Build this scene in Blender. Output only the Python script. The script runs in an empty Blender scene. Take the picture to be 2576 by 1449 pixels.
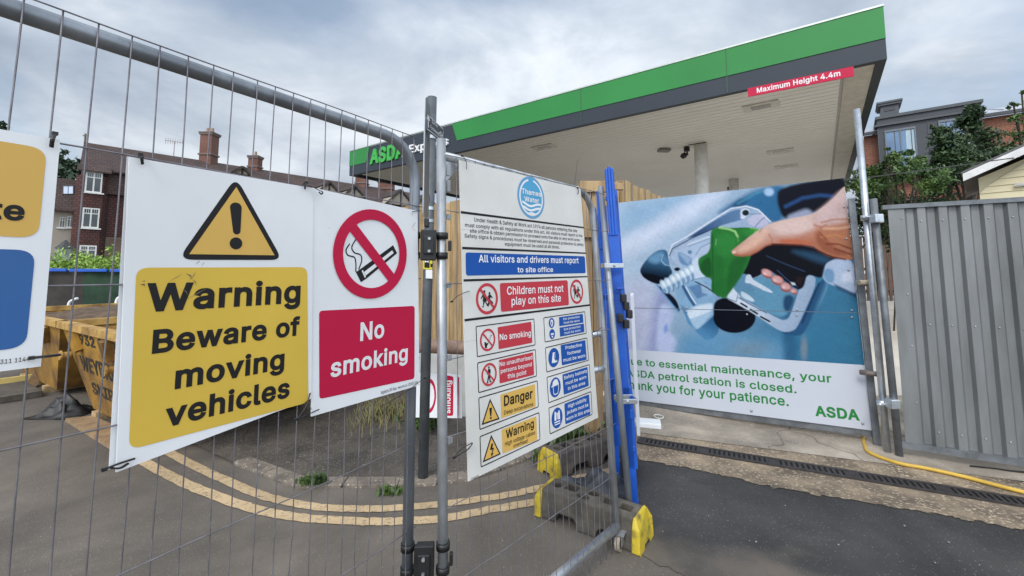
import bpy, bmesh, math, random
import numpy as np
from mathutils import Vector, Matrix, noise as mnoise
random.seed(7); rng = np.random.default_rng(7)
sc = bpy.context.scene
R = math.radians
# ---------------------------------------------------------------- camera
F, CX, CY, EYE = 1083.0, 1288.0, 590.0, 1.5        # focal length and principal point in photo pixels, eye height in metres
TH = math.atan(95 / F)
cam = bpy.data.cameras.new('camera'); camo = bpy.data.objects.new('camera', cam); sc.collection.objects.link(camo)
cam.sensor_width = 36; cam.lens = 36 * F / 2576; cam.shift_y = -134.5 / 2576
cam.clip_start = 0.02; cam.clip_end = 3000
camo.location = (0, 0, EYE); camo.rotation_euler = (R(90) + TH, 0, 0)
sc.camera = camo
# ---------------------------------------------------------------- sky, sun, exposure
SUN_EL, SUN_AZ = R(44), R(203)
w = bpy.data.worlds.new('World'); sc.world = w; w.use_nodes = True
nt = w.node_tree; nt.nodes.clear(); N = nt.nodes.new; L = nt.links.new
wo = N('ShaderNodeOutputWorld'); bg = N('ShaderNodeBackground'); bg.inputs[1].default_value = 0.12
L(bg.outputs[0], wo.inputs[0])
sky = N('ShaderNodeTexSky'); sky.sky_type = 'NISHITA'; sky.sun_disc = False
sky.sun_elevation = SUN_EL; sky.sun_rotation = SUN_AZ; sky.air_density = 1.2; sky.dust_density = 1.0
tc = N('ShaderNodeTexCoord'); sp = N('ShaderNodeSeparateXYZ'); L(tc.outputs['Generated'], sp.inputs[0])
def M(op, a, b=None, clamp=False):
    m = N('ShaderNodeMath'); m.operation = op; m.use_clamp = clamp
    for i, q in enumerate((a, b)):
        if q is None: continue
        if isinstance(q, (int, float)): m.inputs[i].default_value = q
        else: L(q, m.inputs[i])
    return m.outputs[0]
zz = M('MAXIMUM', sp.outputs[2], 0.0)
den = M('ADD', zz, 0.22)
cb = N('ShaderNodeCombineXYZ'); L(M('DIVIDE', sp.outputs[0], den), cb.inputs[0]); L(M('DIVIDE', sp.outputs[1], den), cb.inputs[1]); cb.inputs[2].default_value = 3.1
n1 = N('ShaderNodeTexNoise'); n1.inputs['Scale'].default_value = 1.5; n1.inputs['Detail'].default_value = 7; n1.inputs['Roughness'].default_value = 0.58; n1.inputs['Distortion'].default_value = 0.25
L(cb.outputs[0], n1.inputs[0])
r1 = N('ShaderNodeValToRGB'); L(n1.outputs[0], r1.inputs[0])
e = r1.color_ramp.elements
e[0].position = 0.33; e[0].color = (0.74, 0.79, 0.85, 1)
e[1].position = 0.72; e[1].color = (0.315, 0.38, 0.475, 1)
for p, c in ((0.41, (0.65, 0.705, 0.775)), (0.50, (0.52, 0.58, 0.66)), (0.59, (0.42, 0.485, 0.575))):
    q = e.new(p); q.color = (*c, 1)
n2 = N('ShaderNodeTexNoise'); n2.inputs['Scale'].default_value = 0.9; n2.inputs['Detail'].default_value = 5; n2.inputs['Roughness'].default_value = 0.5
mp = N('ShaderNodeMapping'); mp.inputs['Location'].default_value = (4.3, 1.7, 0.6); L(cb.outputs[0], mp.inputs[0]); L(mp.outputs[0], n2.inputs[0])
gap = N('ShaderNodeMapRange'); gap.inputs[1].default_value = 0.52; gap.inputs[2].default_value = 0.64; L(n2.outputs[0], gap.inputs[0])
# cloud brightness boosted overhead and on the sun side, to light surfaces facing the lens
lift = M('ADD', 1.0, M('MULTIPLY', M('MAXIMUM', M('MULTIPLY', sp.outputs[1], -1.0), 0.0), 2.4))
lift = M('ADD', lift, M('MULTIPLY', M('POWER', zz, 2.0), 1.0))
vs = N('ShaderNodeVectorMath'); vs.operation = 'SCALE'; L(r1.outputs[0], vs.inputs[0]); L(M('MULTIPLY', lift, 7.3), vs.inputs['Scale'])
mx = N('ShaderNodeMixRGB'); L(M('MULTIPLY', gap.outputs[0], 0.6), mx.inputs[0]); L(vs.outputs[0], mx.inputs[1]); L(sky.outputs[0], mx.inputs[2])
L(mx.outputs[0], bg.inputs[0])
sun = bpy.data.lights.new('sun', 'SUN'); sun.energy = 1.4; sun.angle = R(22); sun.color = (1, 0.96, 0.90)
suno = bpy.data.objects.new('sun', sun); sc.collection.objects.link(suno)
sd = Vector((math.sin(SUN_AZ) * math.cos(SUN_EL), math.cos(SUN_AZ) * math.cos(SUN_EL), math.sin(SUN_EL)))   # towards the sun
suno.rotation_euler = sd.to_track_quat('Z', 'Y').to_euler()
sc.view_settings.view_transform = 'Standard'; sc.view_settings.look = 'None'; sc.view_settings.exposure = 0.29; sc.view_settings.gamma = 1
sc.cycles.max_bounces = 6
# ---------------------------------------------------------------- surveying helpers (photo measurements -> metres)
A3 = np.array
EYEP = A3([0, 0, EYE])
def ray(px, py):
    a, b = (px - CX) / F, (CY - py) / F
    return A3([a, math.cos(TH) - b * math.sin(TH), math.sin(TH) + b * math.cos(TH)])
def ground(px, py, z=0.0):
    d = ray(px, py); return EYEP + d * (z - EYE) / d[2]
def at(px, py, y):
    d = ray(px, py); return EYEP + d * y / d[1]
def Z(x0, y0, s):
    return lambda x, y: ((x0 + x / s) * 0.78922, (y0 + y / s) * 0.78922)
class Plane:
    """an upright (or slightly leaning) plane: u runs towards the far end vpx, v is height"""
    def __init__(s, P, vpx, k=0.0):
        d = ray(vpx, 685); s.u = A3([d[0], d[1], 0]); s.u /= np.linalg.norm(s.u)
        s.P = A3([P[0], P[1], 0.0]); s.n = A3([s.u[1], -s.u[0], 0])
        if (EYEP - s.P) @ s.n < 0: s.n = -s.n
        s.w = A3([0, 0, 1.0]) - k * s.n; s.N = np.cross(s.u, s.w); s.N /= np.linalg.norm(s.N)
        if s.N @ s.n < 0: s.N = -s.N
    def hit(s, px, py, off=0.0):
        d = ray(px, py); P = s.P + s.N * off
        t = ((P - EYEP) @ s.N) / (d @ s.N); p = EYEP + d * t - P
        return A3([(p - p[2] * s.w) @ s.u, p[2]])
    def pt(s, u, v, d=0.0):
        return s.P + s.u * u + s.w * v + s.N * d
    def px(s, q, d=0.0):
        h = s.hit(q[0], q[1], d); return s.pt(h[0], h[1], d)
# ---------------------------------------------------------------- mesh builder
class MB:
    def __init__(s): s.v = []; s.f = []; s.m = []
    def add(s, vs, fs, mi=0):
        o = len(s.v); s.v += [tuple(map(float, p)) for p in vs]
        s.f += [tuple(i + o for i in f) for f in fs]; s.m += [mi] * len(fs); return s
    def box(s, c, size, X=(1, 0, 0), Y=(0, 1, 0), Zv=(0, 0, 1), mi=0, taper=1.0):
        c, X, Y, Zv = map(A3, (c, X, Y, Zv)); hx, hy, hz = [q / 2 for q in size]; vs = []
        for k in (-1, 1):
            t = 1.0 if k < 0 else taper
            for i, j in ((-1, -1), (1, -1), (1, 1), (-1, 1)): vs.append(c + X * hx * i * t + Y * hy * j * t + Zv * hz * k)
        return s.add(vs, [(3, 2, 1, 0), (4, 5, 6, 7), (0, 1, 5, 4), (1, 2, 6, 5), (2, 3, 7, 6), (3, 0, 4, 7)], mi)
    def bar(s, a, b, wx, wy, X=None, mi=0):
        a, b = A3(a, float), A3(b, float); d = b - a; l = np.linalg.norm(d); d = d / l
        X = A3(X, float) if X is not None else (A3([1., 0, 0]) if abs(d[0]) < .9 else A3([0, 1., 0]))
        X = X - d * (X @ d); X /= np.linalg.norm(X)
        return s.box((a + b) / 2, (wx, wy, l), X, np.cross(d, X), d, mi)
    def tube(s, path, r, n=10, closed=False, mi=0, flat=1.0):
        P = [A3(p, float) for p in path]; m = len(P); T = []
        for i in range(m):
            a = P[(i - 1) % m] if (closed or i > 0) else P[i]; b = P[(i + 1) % m] if (closed or i < m - 1) else P[i]
            t = b - a; T.append(t / (np.linalg.norm(t) + 1e-12))
        u = A3([0, 0, 1.]) if abs(T[0][2]) < .9 else A3([1., 0, 0]); vs = []
        for i in range(m):
            u = u - T[i] * (u @ T[i]); u /= np.linalg.norm(u); q = np.cross(T[i], u)
            rr = r[i] if hasattr(r, '__len__') else r
            for k in range(n):
                a = 2 * math.pi * k / n; vs.append(P[i] + rr * (math.cos(a) * u * flat + math.sin(a) * q))
        fs = []
        for i in range(m if closed else m - 1):
            j = (i + 1) % m
            for k in range(n): fs.append((i * n + k, i * n + (k + 1) % n, j * n + (k + 1) % n, j * n + k))
        if not closed: fs += [tuple(range(n - 1, -1, -1)), tuple(range((m - 1) * n, m * n))]
        return s.add(vs, fs, mi)
    def prism(s, poly, off, mi=0):
        poly = [A3(p, float) for p in poly]; off = A3(off, float); n = len(poly)
        vs = poly + [p + off for p in poly]
        return s.add(vs, [tuple(range(n - 1, -1, -1)), tuple(range(n, 2 * n))] + [(i, (i + 1) % n, n + (i + 1) % n, n + i) for i in range(n)], mi)
    def poly(s, poly, mi=0): return s.add(poly, [tuple(range(len(poly)))], mi)
    def ball(s, c, r, n=8, mi=0):
        c = A3(c, float); r = A3(r if hasattr(r, '__len__') else (r, r, r)); vs = []; fs = []
        for i in range(n + 1):
            a = math.pi * i / n
            for k in range(2 * n):
                b = math.pi * k / n; vs.append(c + r * A3([math.sin(a) * math.cos(b), math.sin(a) * math.sin(b), math.cos(a)]))
        for i in range(n):
            for k in range(2 * n):
                j = (k + 1) % (2 * n); fs.append((i * 2 * n + k, (i + 1) * 2 * n + k, (i + 1) * 2 * n + j, i * 2 * n + j))
        return s.add(vs, fs, mi)
def link(o): sc.collection.objects.link(o); return o
def setparent(o, p):
    o.parent = p
    if p.type == 'EMPTY': o.matrix_parent_inverse = Matrix.Translation(-p.location)
def ob(name, mb, mats, parent=None, smooth=False, bevel=0.0, label=None):
    me = bpy.data.meshes.new(name); me.from_pydata(mb.v, [], mb.f)
    mats = mats if isinstance(mats, (list, tuple)) else [mats]
    for m in mats: me.materials.append(m)
    if len(mats) > 1: me.polygons.foreach_set('material_index', mb.m)
    if smooth: me.polygons.foreach_set('use_smooth', [len(f) <= 4 for f in mb.f])
    me.update()
    o = link(bpy.data.objects.new(name, me))
    if bevel:
        b = o.modifiers.new('bevel', 'BEVEL'); b.width = bevel; b.segments = 2; b.limit_method = 'ANGLE'; b.angle_limit = R(40)
    if parent: setparent(o, parent)
    if label: o['label'] = label
    return o
def tag(o, label, cat, group=None, kind=None):
    o['label'] = label; o['category'] = cat
    if group: o['group'] = group
    if kind: o['kind'] = kind
    return o
def thing(name, label, cat, loc=(0, 0, 0), group=None):
    o = link(bpy.data.objects.new(name, None)); o.location = [float(q) for q in loc]; o.empty_display_size = .1
    return tag(o, label, cat, group)
def struct(o): o['kind'] = 'structure'; return o
def dup(root, loc, label):
    r = root.copy(); link(r); r.location = loc; r['label'] = label
    for ch in root.children:
        c = ch.copy(); link(c); c.parent = r
        for g in ch.children:
            d = g.copy(); link(d); d.parent = c
    return r
# ---------------------------------------------------------------- materials
def lin(c): return tuple(((q / 255) / 12.92 if q / 255 <= .04045 else ((q / 255 + .055) / 1.055) ** 2.4) for q in c)
MATS = {}
def mat(name, col, rough=.6, metal=0.0, var=0.12, scale=6.0, bump=0.0, bscale=None, col2=None, lo=.38, hi=.66, spec=None, speck=None, stretch=(1, 1, 1), detail=5, macro=None, crack=None):
    """procedural surface: two colours mixed by noise, bump, optional light specks"""
    if name in MATS: return MATS[name]
    m = bpy.data.materials.new(name); m.use_nodes = True; t = m.node_tree; b = t.nodes['Principled BSDF']
    b.inputs['Roughness'].default_value = rough; b.inputs['Metallic'].default_value = metal
    if spec is not None: b.inputs['Specular IOR Level'].default_value = spec
    co = t.nodes.new('ShaderNodeTexCoord'); mp = t.nodes.new('ShaderNodeMapping'); mp.inputs['Scale'].default_value = stretch
    t.links.new(co.outputs['Object'], mp.inputs[0])
    n = t.nodes.new('ShaderNodeTexNoise'); n.inputs['Scale'].default_value = scale; n.inputs['Detail'].default_value = detail; n.inputs['Roughness'].default_value = .6
    t.links.new(mp.outputs[0], n.inputs[0])
    rp = t.nodes.new('ShaderNodeValToRGB'); t.links.new(n.outputs[0], rp.inputs[0])
    c2 = col2 or tuple(q * (1 - var) for q in col)
    if not col2: col = tuple(min(.95, q * (1 + var * .6)) for q in col)
    rp.color_ramp.elements[0].position = lo; rp.color_ramp.elements[0].color = (*c2, 1)
    rp.color_ramp.elements[1].position = hi; rp.color_ramp.elements[1].color = (*col, 1)
    out = rp.outputs[0]
    if speck:
        sc_, amount, scol = speck
        vo = t.nodes.new('ShaderNodeTexVoronoi'); vo.inputs['Scale'].default_value = sc_; t.links.new(mp.outputs[0], vo.inputs[0])
        hs = t.nodes.new('ShaderNodeSeparateColor'); t.links.new(vo.outputs['Color'], hs.inputs[0])
        mr = t.nodes.new('ShaderNodeMapRange'); mr.inputs[1].default_value = 1 - amount; mr.inputs[2].default_value = 1 - amount * .3; t.links.new(hs.outputs[0], mr.inputs[0])
        mx = t.nodes.new('ShaderNodeMixRGB'); t.links.new(mr.outputs[0], mx.inputs[0]); t.links.new(out, mx.inputs[1]); mx.inputs[2].default_value = (*scol, 1); out = mx.outputs[0]
    if macro:                                                     # broad wear and stains
        ms, mlo, mhi = macro; n3 = t.nodes.new('ShaderNodeTexNoise'); n3.inputs['Scale'].default_value = ms; n3.inputs['Detail'].default_value = 10; n3.inputs['Roughness'].default_value = .68; n3.inputs['Distortion'].default_value = .6; t.links.new(mp.outputs[0], n3.inputs[0])
        m3 = t.nodes.new('ShaderNodeMapRange'); m3.inputs[1].default_value = .38; m3.inputs[2].default_value = .64; m3.inputs[3].default_value = mlo; m3.inputs[4].default_value = mhi; t.links.new(n3.outputs[0], m3.inputs[0])
        v3 = t.nodes.new('ShaderNodeVectorMath'); v3.operation = 'SCALE'; t.links.new(out, v3.inputs[0]); t.links.new(m3.outputs[0], v3.inputs['Scale']); out = v3.outputs[0]
    if crack:                                                     # thin wandering cracks
        cs, cw = crack; n4 = t.nodes.new('ShaderNodeTexNoise'); n4.inputs['Scale'].default_value = cs * 3; t.links.new(mp.outputs[0], n4.inputs[0])
        a4 = t.nodes.new('ShaderNodeVectorMath'); a4.operation = 'MULTIPLY_ADD'; a4.inputs[1].default_value = (.35 / cs,) * 3; t.links.new(n4.outputs['Color'], a4.inputs[0]); t.links.new(mp.outputs[0], a4.inputs[2])
        v4 = t.nodes.new('ShaderNodeTexVoronoi'); v4.feature = 'DISTANCE_TO_EDGE'; v4.inputs['Scale'].default_value = cs; t.links.new(a4.outputs[0], v4.inputs[0])
        m4 = t.nodes.new('ShaderNodeMapRange'); m4.inputs[1].default_value = 0; m4.inputs[2].default_value = cw; m4.inputs[3].default_value = .45; m4.inputs[4].default_value = 1; t.links.new(v4.outputs[0], m4.inputs[0])
        s4 = t.nodes.new('ShaderNodeVectorMath'); s4.operation = 'SCALE'; t.links.new(out, s4.inputs[0]); t.links.new(m4.outputs[0], s4.inputs['Scale']); out = s4.outputs[0]
    t.links.new(out, b.inputs['Base Color'])
    if bump:
        n2 = t.nodes.new('ShaderNodeTexNoise'); n2.inputs['Scale'].default_value = bscale or scale * 6; n2.inputs['Detail'].default_value = 4; t.links.new(mp.outputs[0], n2.inputs[0])
        bp = t.nodes.new('ShaderNodeBump'); bp.inputs['Strength'].default_value = bump; bp.inputs['Distance'].default_value = .01
        t.links.new(n2.outputs[0], bp.inputs['Height']); t.links.new(bp.outputs[0], b.inputs['Normal'])
    MATS[name] = m; return m
def brick(name, c1, c2, mortar, udir, bw=.225, bh=.075, ms=.01, rough=.85, offset=.5):
    """courses of bricks or tiles laid along udir"""
    if name in MATS: return MATS[name]
    m = bpy.data.materials.new(name); m.use_nodes = True; t = m.node_tree; b = t.nodes['Principled BSDF']; b.inputs['Roughness'].default_value = rough
    co = t.nodes.new('ShaderNodeTexCoord'); dt = t.nodes.new('ShaderNodeVectorMath'); dt.operation = 'DOT_PRODUCT'; dt.inputs[1].default_value = tuple(map(float, udir))
    t.links.new(co.outputs['Object'], dt.inputs[0]); s_ = t.nodes.new('ShaderNodeSeparateXYZ'); t.links.new(co.outputs['Object'], s_.inputs[0])
    cb = t.nodes.new('ShaderNodeCombineXYZ'); t.links.new(dt.outputs['Value'], cb.inputs[0]); t.links.new(s_.outputs[2], cb.inputs[1])
    br = t.nodes.new('ShaderNodeTexBrick'); br.inputs['Scale'].default_value = 1; br.inputs['Brick Width'].default_value = bw; br.inputs['Row Height'].default_value = bh
    br.inputs['Mortar Size'].default_value = ms; br.offset = offset; br.inputs['Color1'].default_value = (*c1, 1); br.inputs['Color2'].default_value = (*c2, 1); br.inputs['Mortar'].default_value = (*mortar, 1)
    t.links.new(cb.outputs[0], br.inputs[0])
    n = t.nodes.new('ShaderNodeTexNoise'); n.inputs['Scale'].default_value = .7; n.inputs['Detail'].default_value = 6; t.links.new(co.outputs['Object'], n.inputs[0])
    mr = t.nodes.new('ShaderNodeMapRange'); mr.inputs[1].default_value = .3; mr.inputs[2].default_value = .7; mr.inputs[3].default_value = .7; mr.inputs[4].default_value = 1.2; t.links.new(n.outputs[0], mr.inputs[0])
    vm = t.nodes.new('ShaderNodeVectorMath'); vm.operation = 'SCALE'; t.links.new(br.outputs[0], vm.inputs[0]); t.links.new(mr.outputs[0], vm.inputs['Scale'])
    t.links.new(vm.outputs[0], b.inputs['Base Color'])
    bp = t.nodes.new('ShaderNodeBump'); bp.inputs['Strength'].default_value = .5; bp.inputs['Distance'].default_value = .01; t.links.new(br.outputs['Fac'], bp.inputs['Height']); bp.invert = True; t.links.new(bp.outputs[0], b.inputs['Normal'])
    MATS[name] = m; return m
def sheet(name, col, **k): return mat(name, col, **{'rough': .45, 'var': .05, 'scale': 3, 'spec': .22, **k})
galv = mat('galvanised steel', (.50, .52, .54), .45, .65, col2=(.31, .33, .345), scale=14, bump=.06, stretch=(1, 1, .4))
galv_dark = mat('weathered steel tube', (.46, .49, .52), .48, .6, col2=(.27, .295, .32), scale=9, bump=.05, stretch=(1, 1, .35))
galv_new = mat('bright zinc tube', (.62, .66, .70), .34, .75, col2=(.44, .47, .5), scale=12, bump=.03)
wire_m = mat('dull steel wire', (.26, .245, .265), .5, .5, col2=(.16, .15, .165), scale=20)
white_b = sheet('white plastic board', (.80, .81, .82), var=.07, scale=2.2, lo=.3, hi=.6)
white_w = mat('weathered white board', (.74, .73, .70), .45, 0, col2=(.62, .61, .57), scale=2.2, bump=.03, bscale=5)
black_p = sheet('black print', (.018, .017, .018)); white_p = sheet('white print', (.80, .80, .80))
yellow_p = mat('yellow print', (.72, .49, .075), .45, 0, col2=(.66, .445, .068), scale=2.5, spec=.22)
amber_p = sheet('amber print', (.70, .44, .11)); red_p = sheet('crimson print', (.53, .012, .058)); red2_p = sheet('faded red print', (.52, .045, .065))
blue_p = sheet('blue print', (.012, .085, .36)); blue0_p = mat('mid blue print', (.028, .125, .36), .4, 0, col2=(.024, .11, .31), scale=3)
sky_p = sheet('light blue print', (.085, .36, .60)); skyd_p = sheet('grey blue print', (.14, .34, .56))
green_t = sheet('green print', (.022, .20, .045))
blackplastic = mat('black plastic', (.014, .014, .015), .45, var=.3, scale=20, bump=.05)
# ---------------------------------------------------------------- lettering (built-in font turned into flat mesh)
_T = {}
try: FONT = bpy.data.fonts.load(bpy.utils.system_resource('DATAFILES', path='fonts') + '/Inter.woff2')   # Blender's own interface font
except Exception: FONT = None
def _contours(body, bold=0):
    cu = bpy.data.curves.new('t', 'FONT'); cu.body = body; cu.space_character = 1 + bold * 2.2; cu.font = FONT or cu.font
    o = bpy.data.objects.new('t', cu); link(o); bpy.context.view_layer.update(); c = o.to_curve(bpy.context.evaluated_depsgraph_get()); out = []
    for sp_ in c.splines:
        B_ = sp_.bezier_points; n = len(B_); pts = []
        for i in range(n):
            a, b = B_[i], B_[(i + 1) % n]; p0, p1, p2, p3 = (A3(q[:2]) for q in (a.co, a.handle_right, b.handle_left, b.co))
            straight = abs(np.cross(p3 - p0, p1 - p0)) + abs(np.cross(p3 - p0, p2 - p0)) < 1e-6
            for t in ((0,) if straight else (0, .25, .5, .75)): pts.append(p0 * (1 - t) ** 3 + 3 * p1 * t * (1 - t) ** 2 + 3 * p2 * t * t * (1 - t) + p3 * t ** 3)
        cl = [pts[0]]
        for p in pts[1:]:
            if np.linalg.norm(p - cl[-1]) > 1e-4: cl.append(p)
        if np.linalg.norm(cl[0] - cl[-1]) < 1e-4: cl.pop()
        if len(cl) > 2: out.append(A3(cl))
    o.to_curve_clear(); bpy.data.objects.remove(o); bpy.data.curves.remove(cu); return out
def _area(c): x, y = c[:, 0], c[:, 1]; return .5 * float(np.sum(x * np.roll(y, -1) - np.roll(x, -1) * y))
def _inside(p, c):
    x, y = c[:, 0], c[:, 1]; x2, y2 = np.roll(x, -1), np.roll(y, -1)
    k = (y > p[1]) != (y2 > p[1]); return bool(np.sum(k & (p[0] < (x2 - x) * (p[1] - y) / (y2 - y + 1e-12) + x)) % 2)
def _fatten(c, d):
    e1 = c - np.roll(c, 1, 0); e2 = np.roll(c, -1, 0) - c; e1 /= np.linalg.norm(e1, axis=1)[:, None]; e2 /= np.linalg.norm(e2, axis=1)[:, None]
    n1 = np.stack([e1[:, 1], -e1[:, 0]], 1); n2 = np.stack([e2[:, 1], -e2[:, 0]], 1); m = n1 + n2; q = np.sum(m * m, 1); k = np.minimum(2 / np.maximum(q, 1e-3), 2.2)
    return c + m * (k * d)[:, None]
def glyphs(s, bold):
    """outlines of a line of text as flat faces: x 0..1 over its width, y 0..1 over the cap height"""
    from mathutils.geometry import delaunay_2d_cdt
    k = (s, bold)
    if k not in _T:
        if 'H' not in _T: h = np.concatenate(_contours('H')); _T['H'] = (h[:, 1].min(), h[:, 1].max())
        hy0, hy1 = _T['H']; hy0 -= bold; hy1 += bold
        cs = _contours(s, bold); sg = np.sign(_area(max(cs, key=lambda c: abs(_area(c)))))
        cs = [c if sg > 0 else c[::-1] for c in cs]                       # outer outlines now run anticlockwise
        cs = [_fatten(c, bold) for c in cs]
        xs = [(c[:, 0].min(), c[:, 0].max()) for c in cs]; order = sorted(range(len(cs)), key=lambda i: xs[i][0]); groups = []
        for i in order:                                                   # outlines that overlap in x belong to one letter
            if groups and xs[i][0] < groups[-1][1]: groups[-1][0].append(i); groups[-1][1] = max(groups[-1][1], xs[i][1])
            else: groups.append([[i], xs[i][1]])
        V, Fc = [], []
        for gi, _ in groups:
            pts, ed = [], []
            for i in gi:
                b = len(pts); n = len(cs[i]); pts += [Vector(q) for q in cs[i]]; ed += [(b + q, b + (q + 1) % n) for q in range(n)]
            ov, _e, of = delaunay_2d_cdt(pts, ed, [], 0, 1e-5)[:3]; P_ = A3([tuple(q) for q in ov]); b = len(V)
            cen = A3([P_[list(f)].mean(0) for f in of]); wn = np.zeros(len(of), int)
            for i in gi:
                x1, y1 = cs[i][:, 0], cs[i][:, 1]; x2, y2 = np.roll(x1, -1), np.roll(y1, -1)
                side = (x2 - x1)[None] * (cen[:, 1:2] - y1[None]) - (cen[:, 0:1] - x1[None]) * (y2 - y1)[None]
                wn += np.sum((y1[None] <= cen[:, 1:2]) & (y2[None] > cen[:, 1:2]) & (side > 0), 1) - np.sum((y1[None] > cen[:, 1:2]) & (y2[None] <= cen[:, 1:2]) & (side < 0), 1)
            V += [(q[0], q[1], 0.0) for q in P_]; Fc += [tuple(b + q for q in f) for f, k_ in zip(of, wn) if k_ > 0]
        v = A3(V); wid = v[:, 0].max() - v[:, 0].min(); v[:, 0] = (v[:, 0] - v[:, 0].min()) / wid; v[:, 1] = (v[:, 1] - hy0) / (hy1 - hy0)
        _T[k] = (v, Fc, wid / (hy1 - hy0))
    return _T[k]
STEP = .0007
class Board:
    """a printed board standing on a Plane; every layer is given by where it lies in that plane"""
    def __init__(s, pl, name, label, cat, corners, base_off, thick=.004, m=None, group=None, bend=None):
        s.pl = pl; s.d = base_off + thick
        q = [pl.hit(*c, s.d) for c in corners]; s.q = q
        mid = pl.pt(*(sum(q) / len(q)), 0)
        s.root = thing(name, label, cat, (mid[0], mid[1], min(x[1] for x in q)), group)
        mb = MB(); mb.prism([pl.pt(*x, base_off) for x in q], pl.N * thick); ob('board', mb, m or white_b, s.root)
    def h(s, p): return s.pl.hit(p[0], p[1], s.d)
    def P(s, uv, layer): return s.pl.pt(uv[0], uv[1], s.d + STEP * layer)
    def face(s, name, uvs, m, layer, parent=None, label=None):
        mb = MB(); mb.poly([s.P(x, layer) for x in uvs]); return ob(name, mb, m, parent or s.root, label=label)
    def faces(s, name, polys, m, layer, parent=None):
        mb = MB()
        for uvs in polys: mb.poly([s.P(x, layer) for x in uvs])
        return ob(name, mb, m, parent or s.root)
    def poly(s, name, pts, m, layer, **k): return s.face(name, [s.h(p) for p in pts], m, layer, **k)
    def rr(s, pts, rad, uv=False):
        q = [A3(p, float) for p in pts] if uv else [s.h(p) for p in pts]; n = len(q); out = []
        for i in range(n):
            a, b, c = q[i - 1], q[i], q[(i + 1) % n]
            d1 = (a - b) / np.linalg.norm(a - b); d2 = (c - b) / np.linalg.norm(c - b)
            for k in range(7):
                t = k / 6; p0 = b + d1 * rad; p1 = b + d2 * rad
                out.append((1 - t) ** 2 * p0 + 2 * t * (1 - t) * b + t * t * p1)
        return out
    def panel(s, name, pts, rad, m, layer, uv=False, **k): return s.face(name, s.rr(pts, rad, uv), m, layer, **k)
    def outline(s, name, pts, rad, wd, m, layer, parent=None):
        o = s.rr(pts, rad); c = sum(o) / len(o); n = len(o); i_ = []
        for k in range(n):
            a, b = o[k - 1], o[(k + 1) % n]; t = (b - a) / (np.linalg.norm(b - a) + 1e-9); nn = A3([-t[1], t[0]])
            if (c - o[k]) @ nn < 0: nn = -nn
            i_.append(o[k] + nn * wd)
        mb = MB(); mb.add([s.P(x, layer) for x in o + i_], [(k, (k + 1) % n, n + (k + 1) % n, n + k) for k in range(n)]); return ob(name, mb, m, parent or s.root)
    def ell(s, l, r, t, b):
        hl, hr, ht, hb = map(s.h, (l, r, t, b)); return A3([(hl[0] + hr[0]) / 2, (ht[1] + hb[1]) / 2]), abs(hr[0] - hl[0]) / 2, abs(ht[1] - hb[1]) / 2
    def disc(s, name, c, rx, ry, m, layer, parent=None, inner=0):
        n = 56; o = [c + A3([rx * math.cos(2 * math.pi * k / n), ry * math.sin(2 * math.pi * k / n)]) for k in range(n)]
        if not inner: return s.face(name, o, m, layer, parent)
        i_ = [c + (x - c) * inner for x in o]
        mb = MB(); mb.add([s.P(x, layer) for x in o + i_], [(k, (k + 1) % n, n + (k + 1) % n, n + k) for k in range(n)]); return ob(name, mb, m, parent or s.root)
    def line(s, name, uvs, wd, m, layer, parent=None):
        uvs = [A3(x) for x in uvs]; a, b = [], []
        for i, x in enumerate(uvs):
            t = uvs[min(i + 1, len(uvs) - 1)] - uvs[max(i - 1, 0)]; t = t / np.linalg.norm(t); nn = A3([-t[1], t[0]]) * wd / 2
            a.append(x + nn); b.append(x - nn)
        n = len(a); mb = MB(); mb.add([s.P(x, layer) for x in a + b], [(i, i + 1, n + i + 1, n + i) for i in range(n - 1)]); return ob(name, mb, m, parent or s.root)
    def textuv(s, name, txt, a, b, hgt, m, layer, bold=.02, parent=None, thick=0):
        v, f, _ = glyphs(txt, bold); a, b = A3(a), A3(b); e_ = (b - a); up = A3([-e_[1], e_[0]]) / np.linalg.norm(e_)
        if up[1] < 0: up = -up
        pts = [s.P(a + e_ * x[0] + up * hgt * x[1], layer) + s.pl.N * x[2] for x in v]
        mb = MB(); mb.add(pts, f)
        if thick:
            n = len(pts); mb.add([p - s.pl.N * thick for p in pts], f)
            cnt = {}
            for q in f:
                for i in range(len(q)): k = (q[i], q[(i + 1) % len(q)]); cnt[k] = 1
            mb.f += [(i, j, j + n, i + n) for i, j in cnt if (j, i) not in cnt]; mb.m = [0] * len(mb.f)
        return ob(name, mb, m, parent or s.root)
    def text(s, name, txt, pL, pR, cap, m, layer, bold=.02, parent=None, level=False, thick=0):
        a, b, c = s.h(pL), s.h(pR), s.h(cap)
        if level: y = (a[1] + b[1]) / 2; a[1] = b[1] = y
        t = (c[0] - a[0]) / (b[0] - a[0]); hgt = c[1] - (a[1] + (b[1] - a[1]) * t)
        return s.textuv(name, txt, a, b, hgt, m, layer, bold, parent, thick)
    def block(s, name, lines, corners, m, layer, size=.17, lead=.27, top=.12, bold=.015, widths=None, parent=None):
        """centred lines inside a quad panel: fractions of its height and width"""
        q = [s.h(c) for c in corners]                                  # TL TR BR BL
        B = lambda x, y: (q[0] * (1 - x) + q[1] * x) * (1 - y) + (q[3] * (1 - x) + q[2] * x) * y
        for i, tx in enumerate(lines):
            wf = widths[i]; y = top + lead * i + size
            a, b = B(.5 - wf / 2, y), B(.5 + wf / 2, y); hgt = np.linalg.norm(B(.5, y) - B(.5, y - size))
            s.textuv(name, tx, a, b, hgt, m, layer, bold, parent)
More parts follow.
